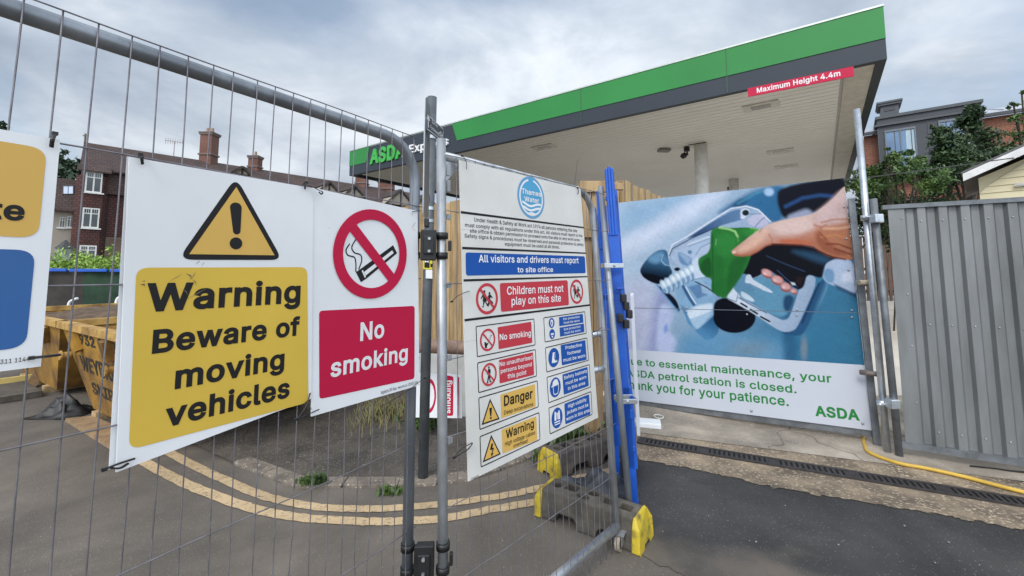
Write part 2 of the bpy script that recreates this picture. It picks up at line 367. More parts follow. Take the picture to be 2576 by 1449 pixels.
def no_ring(S, name, l, r, t, b, m, layer, wd=.24, slash=.13):
    c, rx, ry = S.ell(l, r, t, b)
    o = S.disc(name, c, rx, ry, m, layer + 3, inner=1 - wd)
    a = math.radians(45); k = 1 - wd * .6
    S.line('slash', [c + A3([-rx, ry]) * k * math.cos(a) * S.flip, c + A3([rx, -ry]) * k * math.cos(a) * S.flip], 2 * slash * rx, m, layer + 2.5)
    return c, rx, ry
Board.flip = A3([1, 1])
def curve(pts, n=8):
    """smooth line through points"""
    P = [A3(p, float) for p in pts]; P = [2 * P[0] - P[1]] + P + [2 * P[-1] - P[-2]]; out = []
    for i in range(1, len(P) - 2):
        for k in range(n):
            t = k / n; a, b, c, d = P[i - 1:i + 3]
            out.append(.5 * (2 * b + (c - a) * t + (2 * a - 5 * b + 4 * c - d) * t * t + (3 * b - a - 3 * c + d) * t ** 3))
    return out + [P[-2]]
# ---------------------------------------------------------------- ground
def gp(px, py, z=0.0): return tuple(ground(px, py, z))
tarmac = mat('tarmac', (.178, .150, .120), .9, 0, col2=(.112, .096, .080), macro=(.75, .76, 1.16), scale=1.1, bump=.45, bscale=150, speck=(190, .045, (.22, .20, .17)), detail=9)
tar_dark = mat('fresh dark tarmac', (.047, .045, .043), .88, 0, col2=(.031, .030, .029), macro=(1.1, .8, 1.3), scale=2.2, bump=.5, bscale=170, speck=(210, .025, (.15, .14, .13)), detail=8)
pave_m = mat('worn pavement asphalt', (.125, .105, .085), .9, 0, col2=(.06, .052, .044), macro=(1.2, .65, 1.15), crack=(1.5, .012), scale=2.6, bump=.6, bscale=120, speck=(140, .10, (.24, .22, .19)), detail=9)
agg = mat('exposed aggregate concrete', (.36, .275, .185), .9, 0, col2=(.15, .115, .083), macro=(1.2, .72, 1.12), scale=3.5, bump=.9, bscale=70, speck=(75, .22, (.46, .37, .25)), detail=9)
conc = mat('concrete', (.43, .365, .29), .85, 0, col2=(.22, .185, .145), macro=(1.3, .7, 1.15), crack=(.7, .008), scale=1.5, bump=.25, bscale=60, detail=9, speck=(110, .05, (.48, .44, .38)))
kerb_m = mat('kerb stone', (.25, .21, .165), .9, 0, col2=(.12, .10, .08), scale=7, bump=.5, bscale=50, speck=(90, .08, (.38, .34, .28)))
verge = mat('far ground', (.10, .095, .085), .95, 0, col2=(.06, .06, .05), scale=.3)
mb = MB(); mb.poly([(-400, -200, -.03), (400, -200, -.03), (400, 600, -.03), (-400, 600, -.03)])
struct(ob('ground', mb, verge))
edge = [(1610, 1159), (1680, 1170), (1750, 1184), (1830, 1200), (1900, 1218), (1990, 1236), (2080, 1252), (2170, 1264), (2250, 1281), (2340, 1292), (2440, 1312), (2576, 1334)]
E_ = [A3(gp(*p)) for p in edge]
ragged = []
for i in range(len(E_) - 1):
    for k in range(8):
        p = E_[i] + (E_[i + 1] - E_[i]) * k / 8; ragged.append((p[0] + random.gauss(0, .010), p[1] + random.gauss(0, .012), 0))
ragged.append(tuple(E_[-1]))
far_r = A3(E_[-1]) + (E_[-1] - E_[0]) * 1.5
def zl(p, z): return (p[0], p[1], z)
mb = MB(); mb.poly([(-60, -20, 0), (60, -20, 0), (60, 2.0, 0), (60, 40, 0), (-60, 40, 0)])
struct(ob('road', mb, tarmac))
# dark resurfaced strip that runs up to the concrete
dk = [gp(1540, 1210), gp(1560, 1290), gp(1610, 1400), gp(1760, 1470), gp(1990, 1560), gp(2250, 1700)]
dkr = []
for i in range(len(dk) - 1):
    for k in range(6):
        a, b = A3(dk[i]), A3(dk[i + 1]); p = a + (b - a) * k / 6; dkr.append((p[0] + random.gauss(0, .012), p[1] + random.gauss(0, .012), .004))
t_ = tar_dark.node_tree; bs_ = t_.nodes['Principled BSDF']; old_ = bs_.inputs['Base Color'].links[0].from_socket
co_ = t_.nodes.new('ShaderNodeTexCoord'); dt_ = t_.nodes.new('ShaderNodeVectorMath'); dt_.operation = 'DOT_PRODUCT'; dt_.inputs[1].default_value = (.34, .94, 0); t_.links.new(co_.outputs['Object'], dt_.inputs[0])
nz_ = t_.nodes.new('ShaderNodeTexNoise'); nz_.inputs['Scale'].default_value = 2.4; nz_.inputs['Detail'].default_value = 8; t_.links.new(co_.outputs['Object'], nz_.inputs[0])
ad_ = t_.nodes.new('ShaderNodeMath'); ad_.operation = 'MULTIPLY_ADD'; ad_.inputs[1].default_value = 1.6; t_.links.new(nz_.outputs[0], ad_.inputs[0]); t_.links.new(dt_.outputs['Value'], ad_.inputs[2])
mr_ = t_.nodes.new('ShaderNodeMapRange'); mr_.interpolation_type = 'SMOOTHSTEP'; mr_.inputs[1].default_value = 3.02; mr_.inputs[2].default_value = 3.75; t_.links.new(ad_.outputs[0], mr_.inputs[0])
mx_ = t_.nodes.new('ShaderNodeMixRGB'); mx_.inputs[1].default_value = (.138, .115, .092, 1); t_.links.new(mr_.outputs[0], mx_.inputs[0]); t_.links.new(old_, mx_.inputs[2]); t_.links.new(mx_.outputs[0], bs_.inputs['Base Color'])   # the new surfacing thins out into the old road
mb = MB(); mb.poly(dkr + [zl(gp(2600, 1790), .004), (far_r[0], far_r[1] - 2.5, .004), zl(far_r, .004)] + [zl(p, .004) for p in reversed(ragged)] + [zl(gp(1565, 1150), .004)])
struct(ob('tarmac_strip', mb, tar_dark))
back = [gp(1560, 1078), gp(1700, 1088), gp(1900, 1128), (3.0, 3.2, 0), (5.2, 2.2, 0)]
mb = MB(); mb.poly([zl(p, .008) for p in ragged] + [zl(far_r, .008)] + [(6.5, 2.0, .008), (3.9, 3.05, .008)] + [zl(p, .008) for p in (gp(2300, 1165), gp(2120, 1135), gp(1900, 1098), gp(1700, 1068), gp(1560, 1060))])
struct(ob('concrete_apron', mb, agg))
def fz(y): return .012 + min(max(0, y - 5), 11) * .045
mb = MB(); ny = 30
for j in range(ny + 1):
    y = 1.0 + j * 1.2; xl = .35 + .05 * (y - 3)
    for i in range(13): mb.v.append((xl + i * 2.2, y, fz(y) if not (i == 0) else fz(y)))
for j in range(ny):
    for i in range(12): a = j * 13 + i; mb.f.append((a, a + 1, a + 14, a + 13)); mb.m.append(0)
# clip the near edge of the forecourt along a line just beyond the drain
g1, g2 = A3(gp(1560, 1085)), A3(gp(2576, 1215)); dn = (g2 - g1)[:2]; dn /= np.linalg.norm(dn); nn = A3([-dn[1], dn[0]])
bm = bmesh.new(); me = bpy.data.meshes.new('x'); me.from_pydata(mb.v, [], mb.f); bm.from_mesh(me)
bmesh.ops.bisect_plane(bm, geom=bm.verts[:] + bm.edges[:] + bm.faces[:], plane_co=Vector(g1), plane_no=Vector((nn[0], nn[1], 0)), clear_inner=True)
for nm_, keep_, m_ in (('entrance_concrete', 1, conc), ('forecourt', 0, mat('pale forecourt concrete', (.66, .61, .54), .85, 0, col2=(.54, .49, .42), scale=.8, bump=.1, bscale=40))):  # far part made paler to bounce light up onto the canopy soffit
    b2_ = bm.copy(); bmesh.ops.bisect_plane(b2_, geom=b2_.verts[:] + b2_.edges[:] + b2_.faces[:], plane_co=Vector((0, 5.3, 0)), plane_no=Vector((0, 1, 0)), clear_outer=bool(keep_), clear_inner=not keep_)
    me2 = bpy.data.meshes.new(nm_); b2_.to_mesh(me2); me2.materials.append(m_); struct(link(bpy.data.objects.new(nm_, me2)))
# pavement with its kerb
kl = [(300, 1040), (430, 1092), (505, 1124), (585, 1163), (660, 1192), (740, 1223), (860, 1222), (1000, 1222), (1100, 1216), (1182, 1204), (1260, 1180), (1337, 1150), (1420, 1118), (1530, 1085), (1580, 1070)]
PZ = .016
K3 = [A3(ground(*p, PZ)) for p in kl]
mb = MB(); mb.poly([tuple(p) for p in K3] + [(1.2, 6.0, PZ), (-2.5, 9, PZ), (-7, 9, PZ)])
struct(ob('pavement', mb, pave_m))
mb = MB(); Kc = []
for i in range(3, len(K3) - 1):
    a, b = K3[i], K3[i + 1]; d = (b - a); l = np.linalg.norm(d); d = d / l; n_ = A3([-d[1], d[0], 0])
    wd = .125; top = PZ + .008; s0 = 0.004
    mb.prism([zl(a + d * s0, -.02), zl(b - d * s0, -.02), zl(b - d * s0 + n_ * wd, -.02), zl(a + d * s0 + n_ * wd, -.02)], (0, 0, top + .02))
struct(ob('kerb', mb, kerb_m, bevel=.008))
ypaint = mat('worn yellow road paint', (.56, .41, .235), .85, 0, col2=(.29, .22, .145), scale=22, bump=.3, bscale=140, lo=.30, hi=.46, macro=(2.2, .72, 1.05), speck=(120, .06, (.16, .14, .11)))
def road_line(pts, wd, z=.005):
    P = curve([ground(*p, z) for p in pts], 10); mb = MB(); a, b = [], []
    for i, p in enumerate(P):
        t = P[min(i + 1, len(P) - 1)] - P[max(i - 1, 0)]; t /= np.linalg.norm(t); nn_ = A3([-t[1], t[0], 0]); j = random.gauss(0, .0025)
        a.append(p + nn_ * (wd / 2 + j)); b.append(p - nn_ * (wd / 2 - j))
    n = len(a); mb.add(a + b, [(i, i + 1, n + i + 1, n + i) for i in range(n - 1)]); return mb
mb = road_line([(250, 1085), (330, 1140), (420, 1193), (520, 1238), (640, 1279), (750, 1300), (880, 1310), (1000, 1311), (1110, 1304), (1230, 1282), (1345, 1262), (1450, 1236), (1560, 1200)], .080)
m2 = road_line([(340, 1090), (430, 1140), (520, 1186), (640, 1238), (720, 1261), (800, 1275), (900, 1280), (1000, 1277), (1110, 1267), (1262, 1247), (1342, 1230), (1450, 1203), (1548, 1180)], .076)
struct(ob('double_yellow_lines', MB().add(mb.v, mb.f).add(m2.v, m2.f), ypaint))
# drain channel
da, db = A3(gp(1606, 1111)), A3(gp(2576, 1270)); dd = (db - da); dl = np.linalg.norm(dd); dd /= dl; dnr = A3([-dd[1], dd[0], 0]); dl += .9
t = thing('drain_channel', 'long slotted iron drain channel set in the concrete in front of the poster', 'drain', da)
iron = mat('dark cast iron', (.060, .050, .048), .6, .3, col2=(.034, .030, .030), scale=20, bump=.3); shade_strip = mat('drain shade strip', (.008, .008, .008), 1)
mb = MB(); mb.box(da + dd * dl / 2 + A3([0, 0, .011]), (dl, .125, .002), dd, dnr); ob('trough_shade', mb, shade_strip, t)  # flat black strip, the shade of the drain's depth put into its colour
mb = MB()
for s_ in (-1, 1): mb.box(da + dd * dl / 2 + dnr * .062 * s_ + A3([0, 0, .015]), (dl, .024, .012), dd, dnr)
ob('channel_frame', mb, iron, t)
mb = MB(); k = 0; x = .02
while x < dl:
    mb.box(da + dd * x + A3([0, 0, .0145]), (.020 if k % 14 else .05, .10, .008), dd, dnr); x += .036; k += 1
ob('grate', mb, iron, t)
# loose stones
mb = MB()
for i in range(150):
    px, py = random.uniform(0, 2576), random.uniform(1000, 1449)
    p = ground(px, py); 
    if p[1] > 6 or (300 < px < 1200 and random.random() < .5): continue
    r = random.uniform(.0015, .005) * (1 if px < 1600 else 1.2)
    mb.ball(p + A3([0, 0, r * .5 + (.012 if px > 1600 else (.036 if py < 1150 else .002))]), (r, r * random.uniform(.6, 1.2), r * .6), 3)
o = ob('loose_stones', mb, mat('pale grit', (.46, .42, .36), .9, col2=(.22, .19, .16), scale=3)); tag(o, 'pale loose grit and stone chips scattered over the ground', 'grit', kind='stuff')
# ---------------------------------------------------------------- temporary fence panel on the left
FP = Plane(at(1056, 685, 1.61), 1997)
def fence_wires(mb, pl, us, vs, r, u0, u1, top, kink, off=0.0):
    for i, u in enumerate(us):
        pts = []; ph = random.uniform(0, 6); am = random.uniform(.3, 1) * kink
        k1, k2, s1 = random.uniform(.45, .8), random.uniform(.2, .42), random.choice((-1, 1)) * random.uniform(.2, 1) * kink * 2.2
        n = 36
        for j in range(n + 1):
            v = top * (1 - j / n) + .03 * j / n
            x = u + am * .5 * math.sin(v * 3.1 + ph)
            if v < k1: x -= s1 * min(1, (k1 - v) / .22)
            if v < k2: x += s1 * min(1, (k2 - v) / .2)
            pts.append(pl.pt(x, v, off + .0015 * math.sin(v * 11 + i)))
        mb.tube(pts, r, 6)
    for v in vs:
        mb.tube([pl.pt(u0 + (u1 - u0) * j / 24, v + .0016 * math.sin(j * 1.3 + v * 9), off + 2 * r) for j in range(25)], r * 1.12, 6)
def arc_frame(pl, ul, ur, top, bot, rad, d=0.0):
    pts = []
    for (cx_, cy_, a0) in ((ur - rad, top - rad, 0),):
        pass
    path = [pl.pt(ur, bot, d), pl.pt(ur, top - rad, d)]
    for k in range(1, 9):
        a = math.pi / 2 * k / 8; path.append(pl.pt(ur - rad + rad * math.cos(a), top - rad + rad * math.sin(a), d))
    path.append(pl.pt(ul + rad, top, d))
    for k in range(1, 9):
        a = math.pi / 2 * (1 + k / 8); path.append(pl.pt(ul + rad + rad * math.cos(a), top - rad + rad * math.sin(a), d))
    path.append(pl.pt(ul, bot, d)); return path
t = thing('mesh_fence', 'tall galvanised mesh fence panel with round corner, carrying the yellow and crimson signs', 'temporary fence', FP.pt(-1.0, 0))
mb = MB(); path = arc_frame(FP, -3.42, -.012, 1.985, .0, .15, -.022); mb.tube(path, .0195, 16)
mb.tube([FP.pt(-3.4, .10, -.022), FP.pt(-.03, .10, -.022)], .017, 12)
ob('frame', mb, mat('greyed steel frame', (.34, .37, .405), .42, .65, col2=(.20, .22, .245), scale=7, bump=.04, stretch=(1, 1, .4)), t, smooth=True)
mb = MB(); us = [-.044 - .0515 * i for i in range(64)]
fence_wires(mb, FP, us, [2.006, 1.745, 1.476, 1.191, .894, .605, .32], .00155, -3.42, .004, 2.008, .010)
ob('wire_mesh', mb, wire_m, t, smooth=True)
# ---------------------------------------------------------------- the warning sign
A, B, C_, D = Z(350, 480, 2.415), Z(350, 980, 2.453), Z(0, 380, 2.338), Z(0, 850, 2.2286)
S = Board(FP, 'warning_sign', 'white and yellow sign reading Warning Beware of moving vehicles, with a black edged triangle', 'safety sign',
          [A(150, 47), A(1567, 290), B(1577, 712), B(50, 1290)], .005, .005, group='safety signs tied to the left fence')
p = S.panel('yellow_panel', [A(203, 901), A(1519, 897), B(1552, 742), B(148, 1114)], .022, yellow_p, 1)
tri = [A(970, 203), A(1328, 842), A(522, 840)]
o = S.panel('warning_triangle', tri, .03, black_p, 1); S.poly('triangle_face', [A(972, 280), A(1266, 806), A(609, 797)], amber_p, 2, parent=o)
c1 = S.h(A(970, 400)); e1 = S.h(A(973, 645)); wtop, wbot = .0135, .0085
ex = [c1 + A3([wtop * math.cos(a) * -1, -.013 + .013 * math.sin(a)]) for a in np.linspace(0, math.pi, 12)] + [e1 + A3([wbot * math.cos(a), .008 - .008 * math.sin(a)]) for a in np.linspace(0, math.pi, 10)]
ex = [c1 + A3([-wtop * math.cos(a), -.013 + .013 * math.sin(a)]) for a in np.linspace(0, math.pi, 12)] + [e1 + A3([wbot * math.cos(a), .008 - .008 * math.sin(a)]) for a in np.linspace(0, math.pi, 10)]
S.face('exclamation_mark', ex, black_p, 3, parent=o)
c, rx, ry = S.ell(A(920, 714), A(1017, 714), A(968, 668), A(968, 760)); S.disc('exclamation_mark', c, rx, ry, black_p, 3, parent=o)
S.text('lettering', 'Warning', A(271, 1252), A(1463, 1166), A(285, 1020), black_p, 2, .028, level=True)
S.text('lettering', 'Beware of', B(325, 374), B(1482, 209), B(333, 175), black_p, 2, .028, level=True)
S.text('lettering', 'moving', B(505, 635), B(1360, 484), B(512, 452), black_p, 2, .028, level=True)
S.text('lettering', 'vehicles', B(425, 946), B(1402, 697), B(770, 680), black_p, 2, .028, level=True)
S.text('small_print', 'Supplied by CMT Group   www.cmt.co.uk   020 8311 1144', B(887, 1000), B(1580, 790), B(889, 972), black_p, 2, .004, level=True)
scuff = mat('rubbed dirt', (.33, .27, .15), .8, 0, col2=(.12, .10, .07), scale=60)
q = MB()
for (x0, y0, x1, y1, w_) in ((690, 845, 650, 880, 5), (720, 855, 700, 890, 4), (660, 930, 600, 1010, 6), (580, 945, 630, 990, 9), (630, 990, 660, 1040, 7), (450, 1010, 560, 945, 4), (760, 1050, 580, 1150, 5), (230, 1030, 265, 1045, 12), (240, 1005, 262, 1015, 7), (540, 1060, 600, 1120, 4)):
    a_, b_ = S.h(A(x0, y0)), S.h(A(x1, y1)); m_ = (a_ + b_) / 2 + A3([.003, .002]); tt = (b_ - a_) / np.linalg.norm(b_ - a_); nn = A3([-tt[1], tt[0]]) * w_ * .00016
    q.poly([S.P(x, 3) for x in (a_, m_ + nn, b_, m_ - nn)])
ob('scuff_marks', q, scuff, S.root)
SW = S
# plain board hanging behind it
S = Board(FP, 'blank_board', 'plain white board hanging behind the yellow warning sign, only its left edge showing', 'safety sign', [A(133, 44), A(1400, 262), B(1380, 790), (274, 1181)], -.0045, .003)
# ---------------------------------------------------------------- the no smoking sign
S = Board(FP, 'no_smoking_sign', 'white and crimson No smoking sign tied beside the round fence corner', 'safety sign',
          [A(1566, 285), A(2369, 465), B(2421, 608), B(1577, 853)], .004, .004, group='safety signs tied to the left fence')
c, rx, ry = no_ring(S, 'prohibition_ring', A(1714, 795), A(2282, 795), A(1998, 449), A(1998, 1140), red_p, 1, .235, .115)
cg = S.poly('cigarette', [A(1893, 936), A(1937, 905), A(2180, 728), A(2211, 790), A(1975, 985), A(1932, 1014)], black_p, 1)
S.poly('cigarette_paper', [A(1955, 935), A(2172, 768), A(2184, 788), A(1968, 962)], white_p, 1.5, parent=cg)
S.poly('cigarette_paper', [A(1937, 925), A(1946, 918), A(1970, 972), A(1961, 980)], white_p, 1.5, parent=cg)
for pts in ([(1846, 715), (1818, 765), (1832, 805), (1882, 822), (1893, 870), (1893, 935)], [(1893, 683), (1862, 742), (1882, 785), (1928, 802), (1938, 845), (1915, 915)]):
    S.line('smoke_curl', curve([S.h(A(*q)) for q in pts]), .0042, black_p, 1, parent=cg)
q = MB()
for (x0, y0, x1, y1, w_) in ((2330, 475, 2318, 495, 5), (2340, 560, 2320, 600, 8), (2350, 545, 2335, 575, 6), (2325, 600, 2350, 620, 4), (1690, 590, 1680, 600, 4)):
    a_, b_ = S.h(A(x0, y0)), S.h(A(x1, y1)); m_ = (a_ + b_) / 2 + A3([.002, .001]); tt = (b_ - a_) / np.linalg.norm(b_ - a_); nn = A3([-tt[1], tt[0]]) * w_ * .0003
    q.poly([S.P(x, 3) for x in (a_, m_ + nn, b_, m_ - nn)])
ob('scuff_marks', q, mat('tan smudge', (.55, .47, .36), .8, 0, col2=(.62, .56, .48), scale=80), S.root)
S.panel('crimson_panel', [A(1610, 1233), A(2346, 1195), B(2381, 557), B(1637, 717)], .012, red_p, 1)
S.text('lettering', 'No', B(1955, 258), B(2142, 240), B(1957, 118), white_p, 2, .022, level=True)
S.text('lettering', 'smoking', B(1722, 541), B(2326, 420), B(2055, 340), white_p, 2, .022, level=True)
S.text('small_print', 'Supplied by CMT Group   www.cmt.co.uk   020 8311 1144', B(2118, 668), B(2405, 600), B(2120, 652), black_p, 2, .004, level=True)
# ---------------------------------------------------------------- the sign cut by the left edge of the picture
qr = FP.hit(*C_(448, 155), .009); qb = FP.hit(*D(289, 708), .009); qt = FP.hit(*C_(0, 75), .009); qbl = FP.hit(*D(0, 746), .009)
sl = (qr[1] - qt[1]) / (qr[0] - qt[0]); WL = .425
S = Board(FP, 'site_sign', 'white sign with yellow and blue panels cut off by the left edge', 'safety sign', [C_(448, 155), C_(0, 75), D(0, 746), D(289, 708)], .005, .005, group='safety signs tied to the left fence')
q4 = [A3([qr[0] - WL, qr[1]]), A3(qr), A3(qb), A3([qb[0] - WL, qb[1]])]
bd = [o for o in S.root.children if o.name.startswith('board')][0]
mb = MB(); mb.prism([FP.pt(*x, .005) for x in q4], FP.N * .005); me = bpy.data.meshes.new('board'); me.from_pydata(mb.v, [], mb.f); me.materials.append(white_b); bd.data = me
yr, yt, yb = S.h(C_(322, 500))[0], S.h(C_(0, 163))[1], S.h(C_(0, 872))[1]
S.panel('yellow_panel', [A3([qr[0] - WL + .03, yt]), A3([yr, yt]), A3([yr, yb]), A3([qr[0] - WL + .03, yb])], .025, amber_p, 1, uv=True)
bt, bb, br_ = S.h(C_(0, 968))[1], S.h(D(0, 592))[1], S.h(C_(252, 1100))[0]
S.panel('blue_panel', [A3([qr[0] - WL + .03, bt]), A3([br_, bt]), A3([br_, bb]), A3([qr[0] - WL + .03, bb])], .025, blue0_p, 1, uv=True)
er, el, ebv, ecv = S.h(C_(183, 700)), S.h(C_(35, 700)), S.h(C_(110, 755))[1], S.h(C_(110, 645))[1]
gw = (er[0] - el[0]) / .295
S.textuv('lettering', 'site', [er[0] - gw, ebv], [er[0], ebv], (ebv - ecv) * -1.36, black_p, 2, .028)
nr, nl = S.h(D(208, 668)), S.h(D(0, 690)); nw = (nr[0] - nl[0]) / .62
S.textuv('small_print', '020 8311 1144', [nr[0] - nw, nr[1]], [nr[0], nr[1]], .0075, black_p, 2, .006)
# ---------------------------------------------------------------- hinged gate panel with the site safety board
GG = ground(1550, 1387); GP = Plane(GG, 2300, .03)
t = thing('mesh_gate', 'narrow galvanised mesh gate on a small wheel, carrying the white site safety board', 'gate', GP.pt(-.5, 0))
UL, UR = -1.168, .02
mb = MB()
mb.tube([GP.pt(UL, .02), GP.pt(UL, 2.02)], .0185, 16)
rad = .15; path = [GP.pt(UL, 1.955), GP.pt(UR - .11 - rad, 1.95)]
for k in range(1, 9):
    a = math.pi / 2 * (1 - k / 8); path.append(GP.pt(UR - .11 - rad + rad * math.cos(a), 1.95 - rad + rad * math.sin(a)))
path += [GP.pt(UR - .045, 1.0), GP.pt(UR, .06)]
mb.tube(path, .0185, 16)
ob('frame', mb, galv, t, smooth=True)
mb = MB(); mb.tube([GP.pt(UL + .02, .13, .004), GP.pt(UR - .005, .125, .004)], .021, 16); ob('bottom_tube', mb, galv_new, t, smooth=True)
mb = MB(); us = [-.03 - .0515 * i for i in range(22)]
fence_wires(mb, GP, us, [1.955, 1.735, 1.455, 1.18, .905, .665, .405, .115], .0016, UL, UR, 1.96, .006, .021)
ob('wire_mesh', mb, wire_m, t, smooth=True)
T_ = Z(1050, 280, 2.898)
mb = MB(); g4 = [GP.hit(*T_(*q)) for q in ((1040, 588), (1197, 628), (1197, 740), (1038, 897))]
mb.prism([GP.pt(*x, -.004) for x in g4], GP.N * .006); ob('corner_plate', mb, galv_new, t)
for y in (545, 718, 902, 1112): u_, v_ = GP.hit(1106, y); ob('hinge_lug', MB().box(GP.pt(UL + .022, v_, .015), (.018, .012, .02), GP.u, GP.N, (0, 0, 1)), galv, t)
for y in (430, 470): u_, v_ = GP.hit(1120, y); ob('hinge_lug', MB().box(GP.pt(UL + .02, v_, .018), (.012, .012, .045), GP.u, GP.N, (0, 0, 1)), galv, t)
for y in (838, 927):
    u_, v_ = GP.hit(1520, y); mb = MB(); mb.tube([GP.pt(u_ - .09, v_ - .002, -.03), GP.pt(u_ + .015, v_, -.005)], .017, 12); ob('latch_tube', mb, galv_new, t, smooth=True)
wc = GP.pt(UR - .005, .042, .01)
mb = MB(); ax = A3([.85, -.5, 0]); ax /= np.linalg.norm(ax); a2 = np.cross(ax, [0, 0, 1])
ring = lambda r, h: [wc + ax * h + r * (math.cos(a) * a2 + math.sin(a) * A3([0, 0, 1])) for a in np.linspace(0, 2 * math.pi, 28, endpoint=False)]
for r0, r1, h0, h1 in ((.042, .042, -.013, .013), (.030, .042, .013, .013), (.030, .042, -.013, -.013), (.030, .030, -.013, .013)):
    a_, b_ = ring(r0, h0), ring(r1, h1); mb.add(a_ + b_, [(k, (k + 1) % 28, 28 + (k + 1) % 28, 28 + k) for k in range(28)])
o = ob('wheel', mb, mat('grubby cream rubber', (.42, .37, .29), .7, col2=(.26, .22, .17), scale=30), t, smooth=True)
mb = MB()
for h in (-.011, .011): mb.prism([wc + ax * h + .0305 * (math.cos(a) * a2 + math.sin(a) * A3([0, 0, 1])) for a in np.linspace(0, 2 * math.pi, 20, endpoint=False)], ax * .003)
ob('wheel_hub', mb, mat('rusty hub', (.16, .10, .07), .8, .3, scale=40), o)
mb = MB(); mb.box(wc + A3([0, 0, .052]), (.07, .055, .008), ax, a2)
for s_ in (-1, 1): mb.box(wc + ax * .021 * s_ + A3([0, 0, .022]), (.004, .035, .06), ax, a2)
ob('wheel_fork', mb, galv, t)
E, G, K = Z(1440, 480, 3.623), Z(1440, 840, 3.623), Z(1440, 1150, 3.534)
S = Board(GP, 'site_safety_board', 'large weathered white board of site rules under a round blue water company emblem', 'safety sign', [E(88, 108), E(1487, 440), K(1649, 640), K(188, 1361)], .026, .005, white_w)
for pts in ([E(102, 697), E(1524, 881), E(1526, 898), E(103, 725)], [E(119, 1110), E(1550, 1177), E(1551, 1193), E(120, 1139)], [G(134, 181), G(1565, 144), G(1567, 158), G(135, 209)], [G(146, 641), G(1597, 469), G(1598, 488), G(148, 669)]):
    S.poly('dividing_line', pts, black_p, 1)
c, rx, ry = S.ell(E(757, 545), E(1068, 545), E(905, 299), E(930, 789))
em = S.disc('water_emblem', c, rx, ry, skyd_p, 1); S.disc('emblem_ring', c, rx * .87, ry * .87, white_p, 1.6, parent=em); S.disc('emblem_face', c, rx * .78, ry * .78, sky_p, 2.2, parent=em)
S.face('emblem_ring', [c + A3([rx * x, ry * y]) for x, y in ((-.2, .76), (.16, .74), (.16, .9), (-.2, .9))], sky_p, 2.0, parent=em)
for k, (yy, hw) in enumerate(((-.36, .68), (-.56, .62))):
    S.line('emblem_wave', [c + A3([rx * x, ry * (yy + .055 * math.sin(x * 5.2 - .9) + (.10 * x * x))]) for x in np.linspace(-hw, hw, 30)], ry * .105, white_p, 3, parent=em)
S.face('emblem_wave', [c + A3([rx * x, ry * (-.745 + y)]) for x, y in [(q, .03 + .02 * math.cos(q * 9)) for q in np.linspace(-.42, .42, 12)] + [(q, -.075 * (1 - (q / .42) ** 2)) for q in np.linspace(.4, -.4, 12)]], white_p, 3, parent=em)
S.text('emblem_lettering', 'Thames', E(803, 494), E(1028, 536), E(803, 434), white_p, 4, .018, parent=em)
S.text('emblem_lettering', 'Water', E(834, 586), E(1004, 610), E(834, 528), white_p, 4, .018, parent=em)
for tx, a, b, c_ in (('Under Health & Safety at Work act 1974 all persons entering this site', (258, 818), (1447, 945), (258, 772)), ('must comply with all regulations under this act. All visitors must report to the', (152, 878), (1507, 1000), (152, 834)),
                     ('site office & obtain permission to proceed onto the site or any work area.', (208, 945), (1480, 1047), (208, 903)), ('Safety signs & procedures must be observed and personal protection & safety', (147, 1003), (1522, 1102), (147, 960)), ('equipment must be used at all times.', (612, 1097), (1245, 1133), (612, 1056))):
    S.text('rules_text', tx, E(*a), E(*b), E(*c_), black_p, 1, .008)
p = S.panel('blue_panel', [E(158, 1175), E(1535, 1221), G(1546, 111), G(163, 140)], .012, blue_p, 1)
S.text('lettering', 'All visitors and drivers must report', E(308, 1290), E(1463, 1302), E(312, 1203), white_p, 2, .015)
S.text('lettering', 'to site office', G(757, 103), G(1168, 98), G(757, 40), white_p, 2, .015)
def person_sign(S, c, rx, ry, parts, parent, m=black_p):
    for P_ in parts: S.face('pictogram', [c + A3([rx * x, ry * y]) for x, y in P_], m, 1.5, parent=parent)
def dsc(x0, y0, r, n=12): return [(x0 + r * math.cos(a), y0 + r * math.sin(a)) for a in np.linspace(0, 2 * math.pi, n, endpoint=False)]
walker = [dsc(-.02, .62, .10), [(-.12, .5), (.1, .5), (.2, .3), (.18, .05), (.12, .02), (.1, .25), (.08, .0), (.18, -.6), (.3, -.62), (.3, -.7), (.05, -.7), (.0, -.25), (-.15, -.62), (-.1, -.72), (-.35, -.72), (-.28, -.6), (-.12, 0), (-.1, .2), (-.25, .05), (-.34, .02), (-.3, .1), (-.16, .3)]]
kids = [dsc(-.3, .55, .11), [(-.38, .44), (-.2, .44), (-.02, .1), (-.12, .1), (-.05, -.2), (-.15, -.2), (.1, -.5), (.2, -.52), (.1, -.6), (-.02, -.55), (-.25, -.2), (-.4, -.52), (-.35, -.62), (-.58, -.6), (-.45, -.5), (-.42, -.15), (-.5, -.18), (-.4, .2), (-.62, .0), (-.68, .06), (-.5, .3)],
        dsc(.25, .4, .1), [(.15, .3), (.35, .3), (.48, .2), (.6, .05), (.52, .02), (.38, .12), (.3, -.05), (.5, -.2), (.66, -.35), (.6, -.42), (.42, -.3), (.2, -.15), (.12, -.4), (-.05, -.48), (-.02, -.56), (.22, -.46), (.1, 0), (.18, .15), (.02, .0), (-.02, .06), (.12, .22)]]
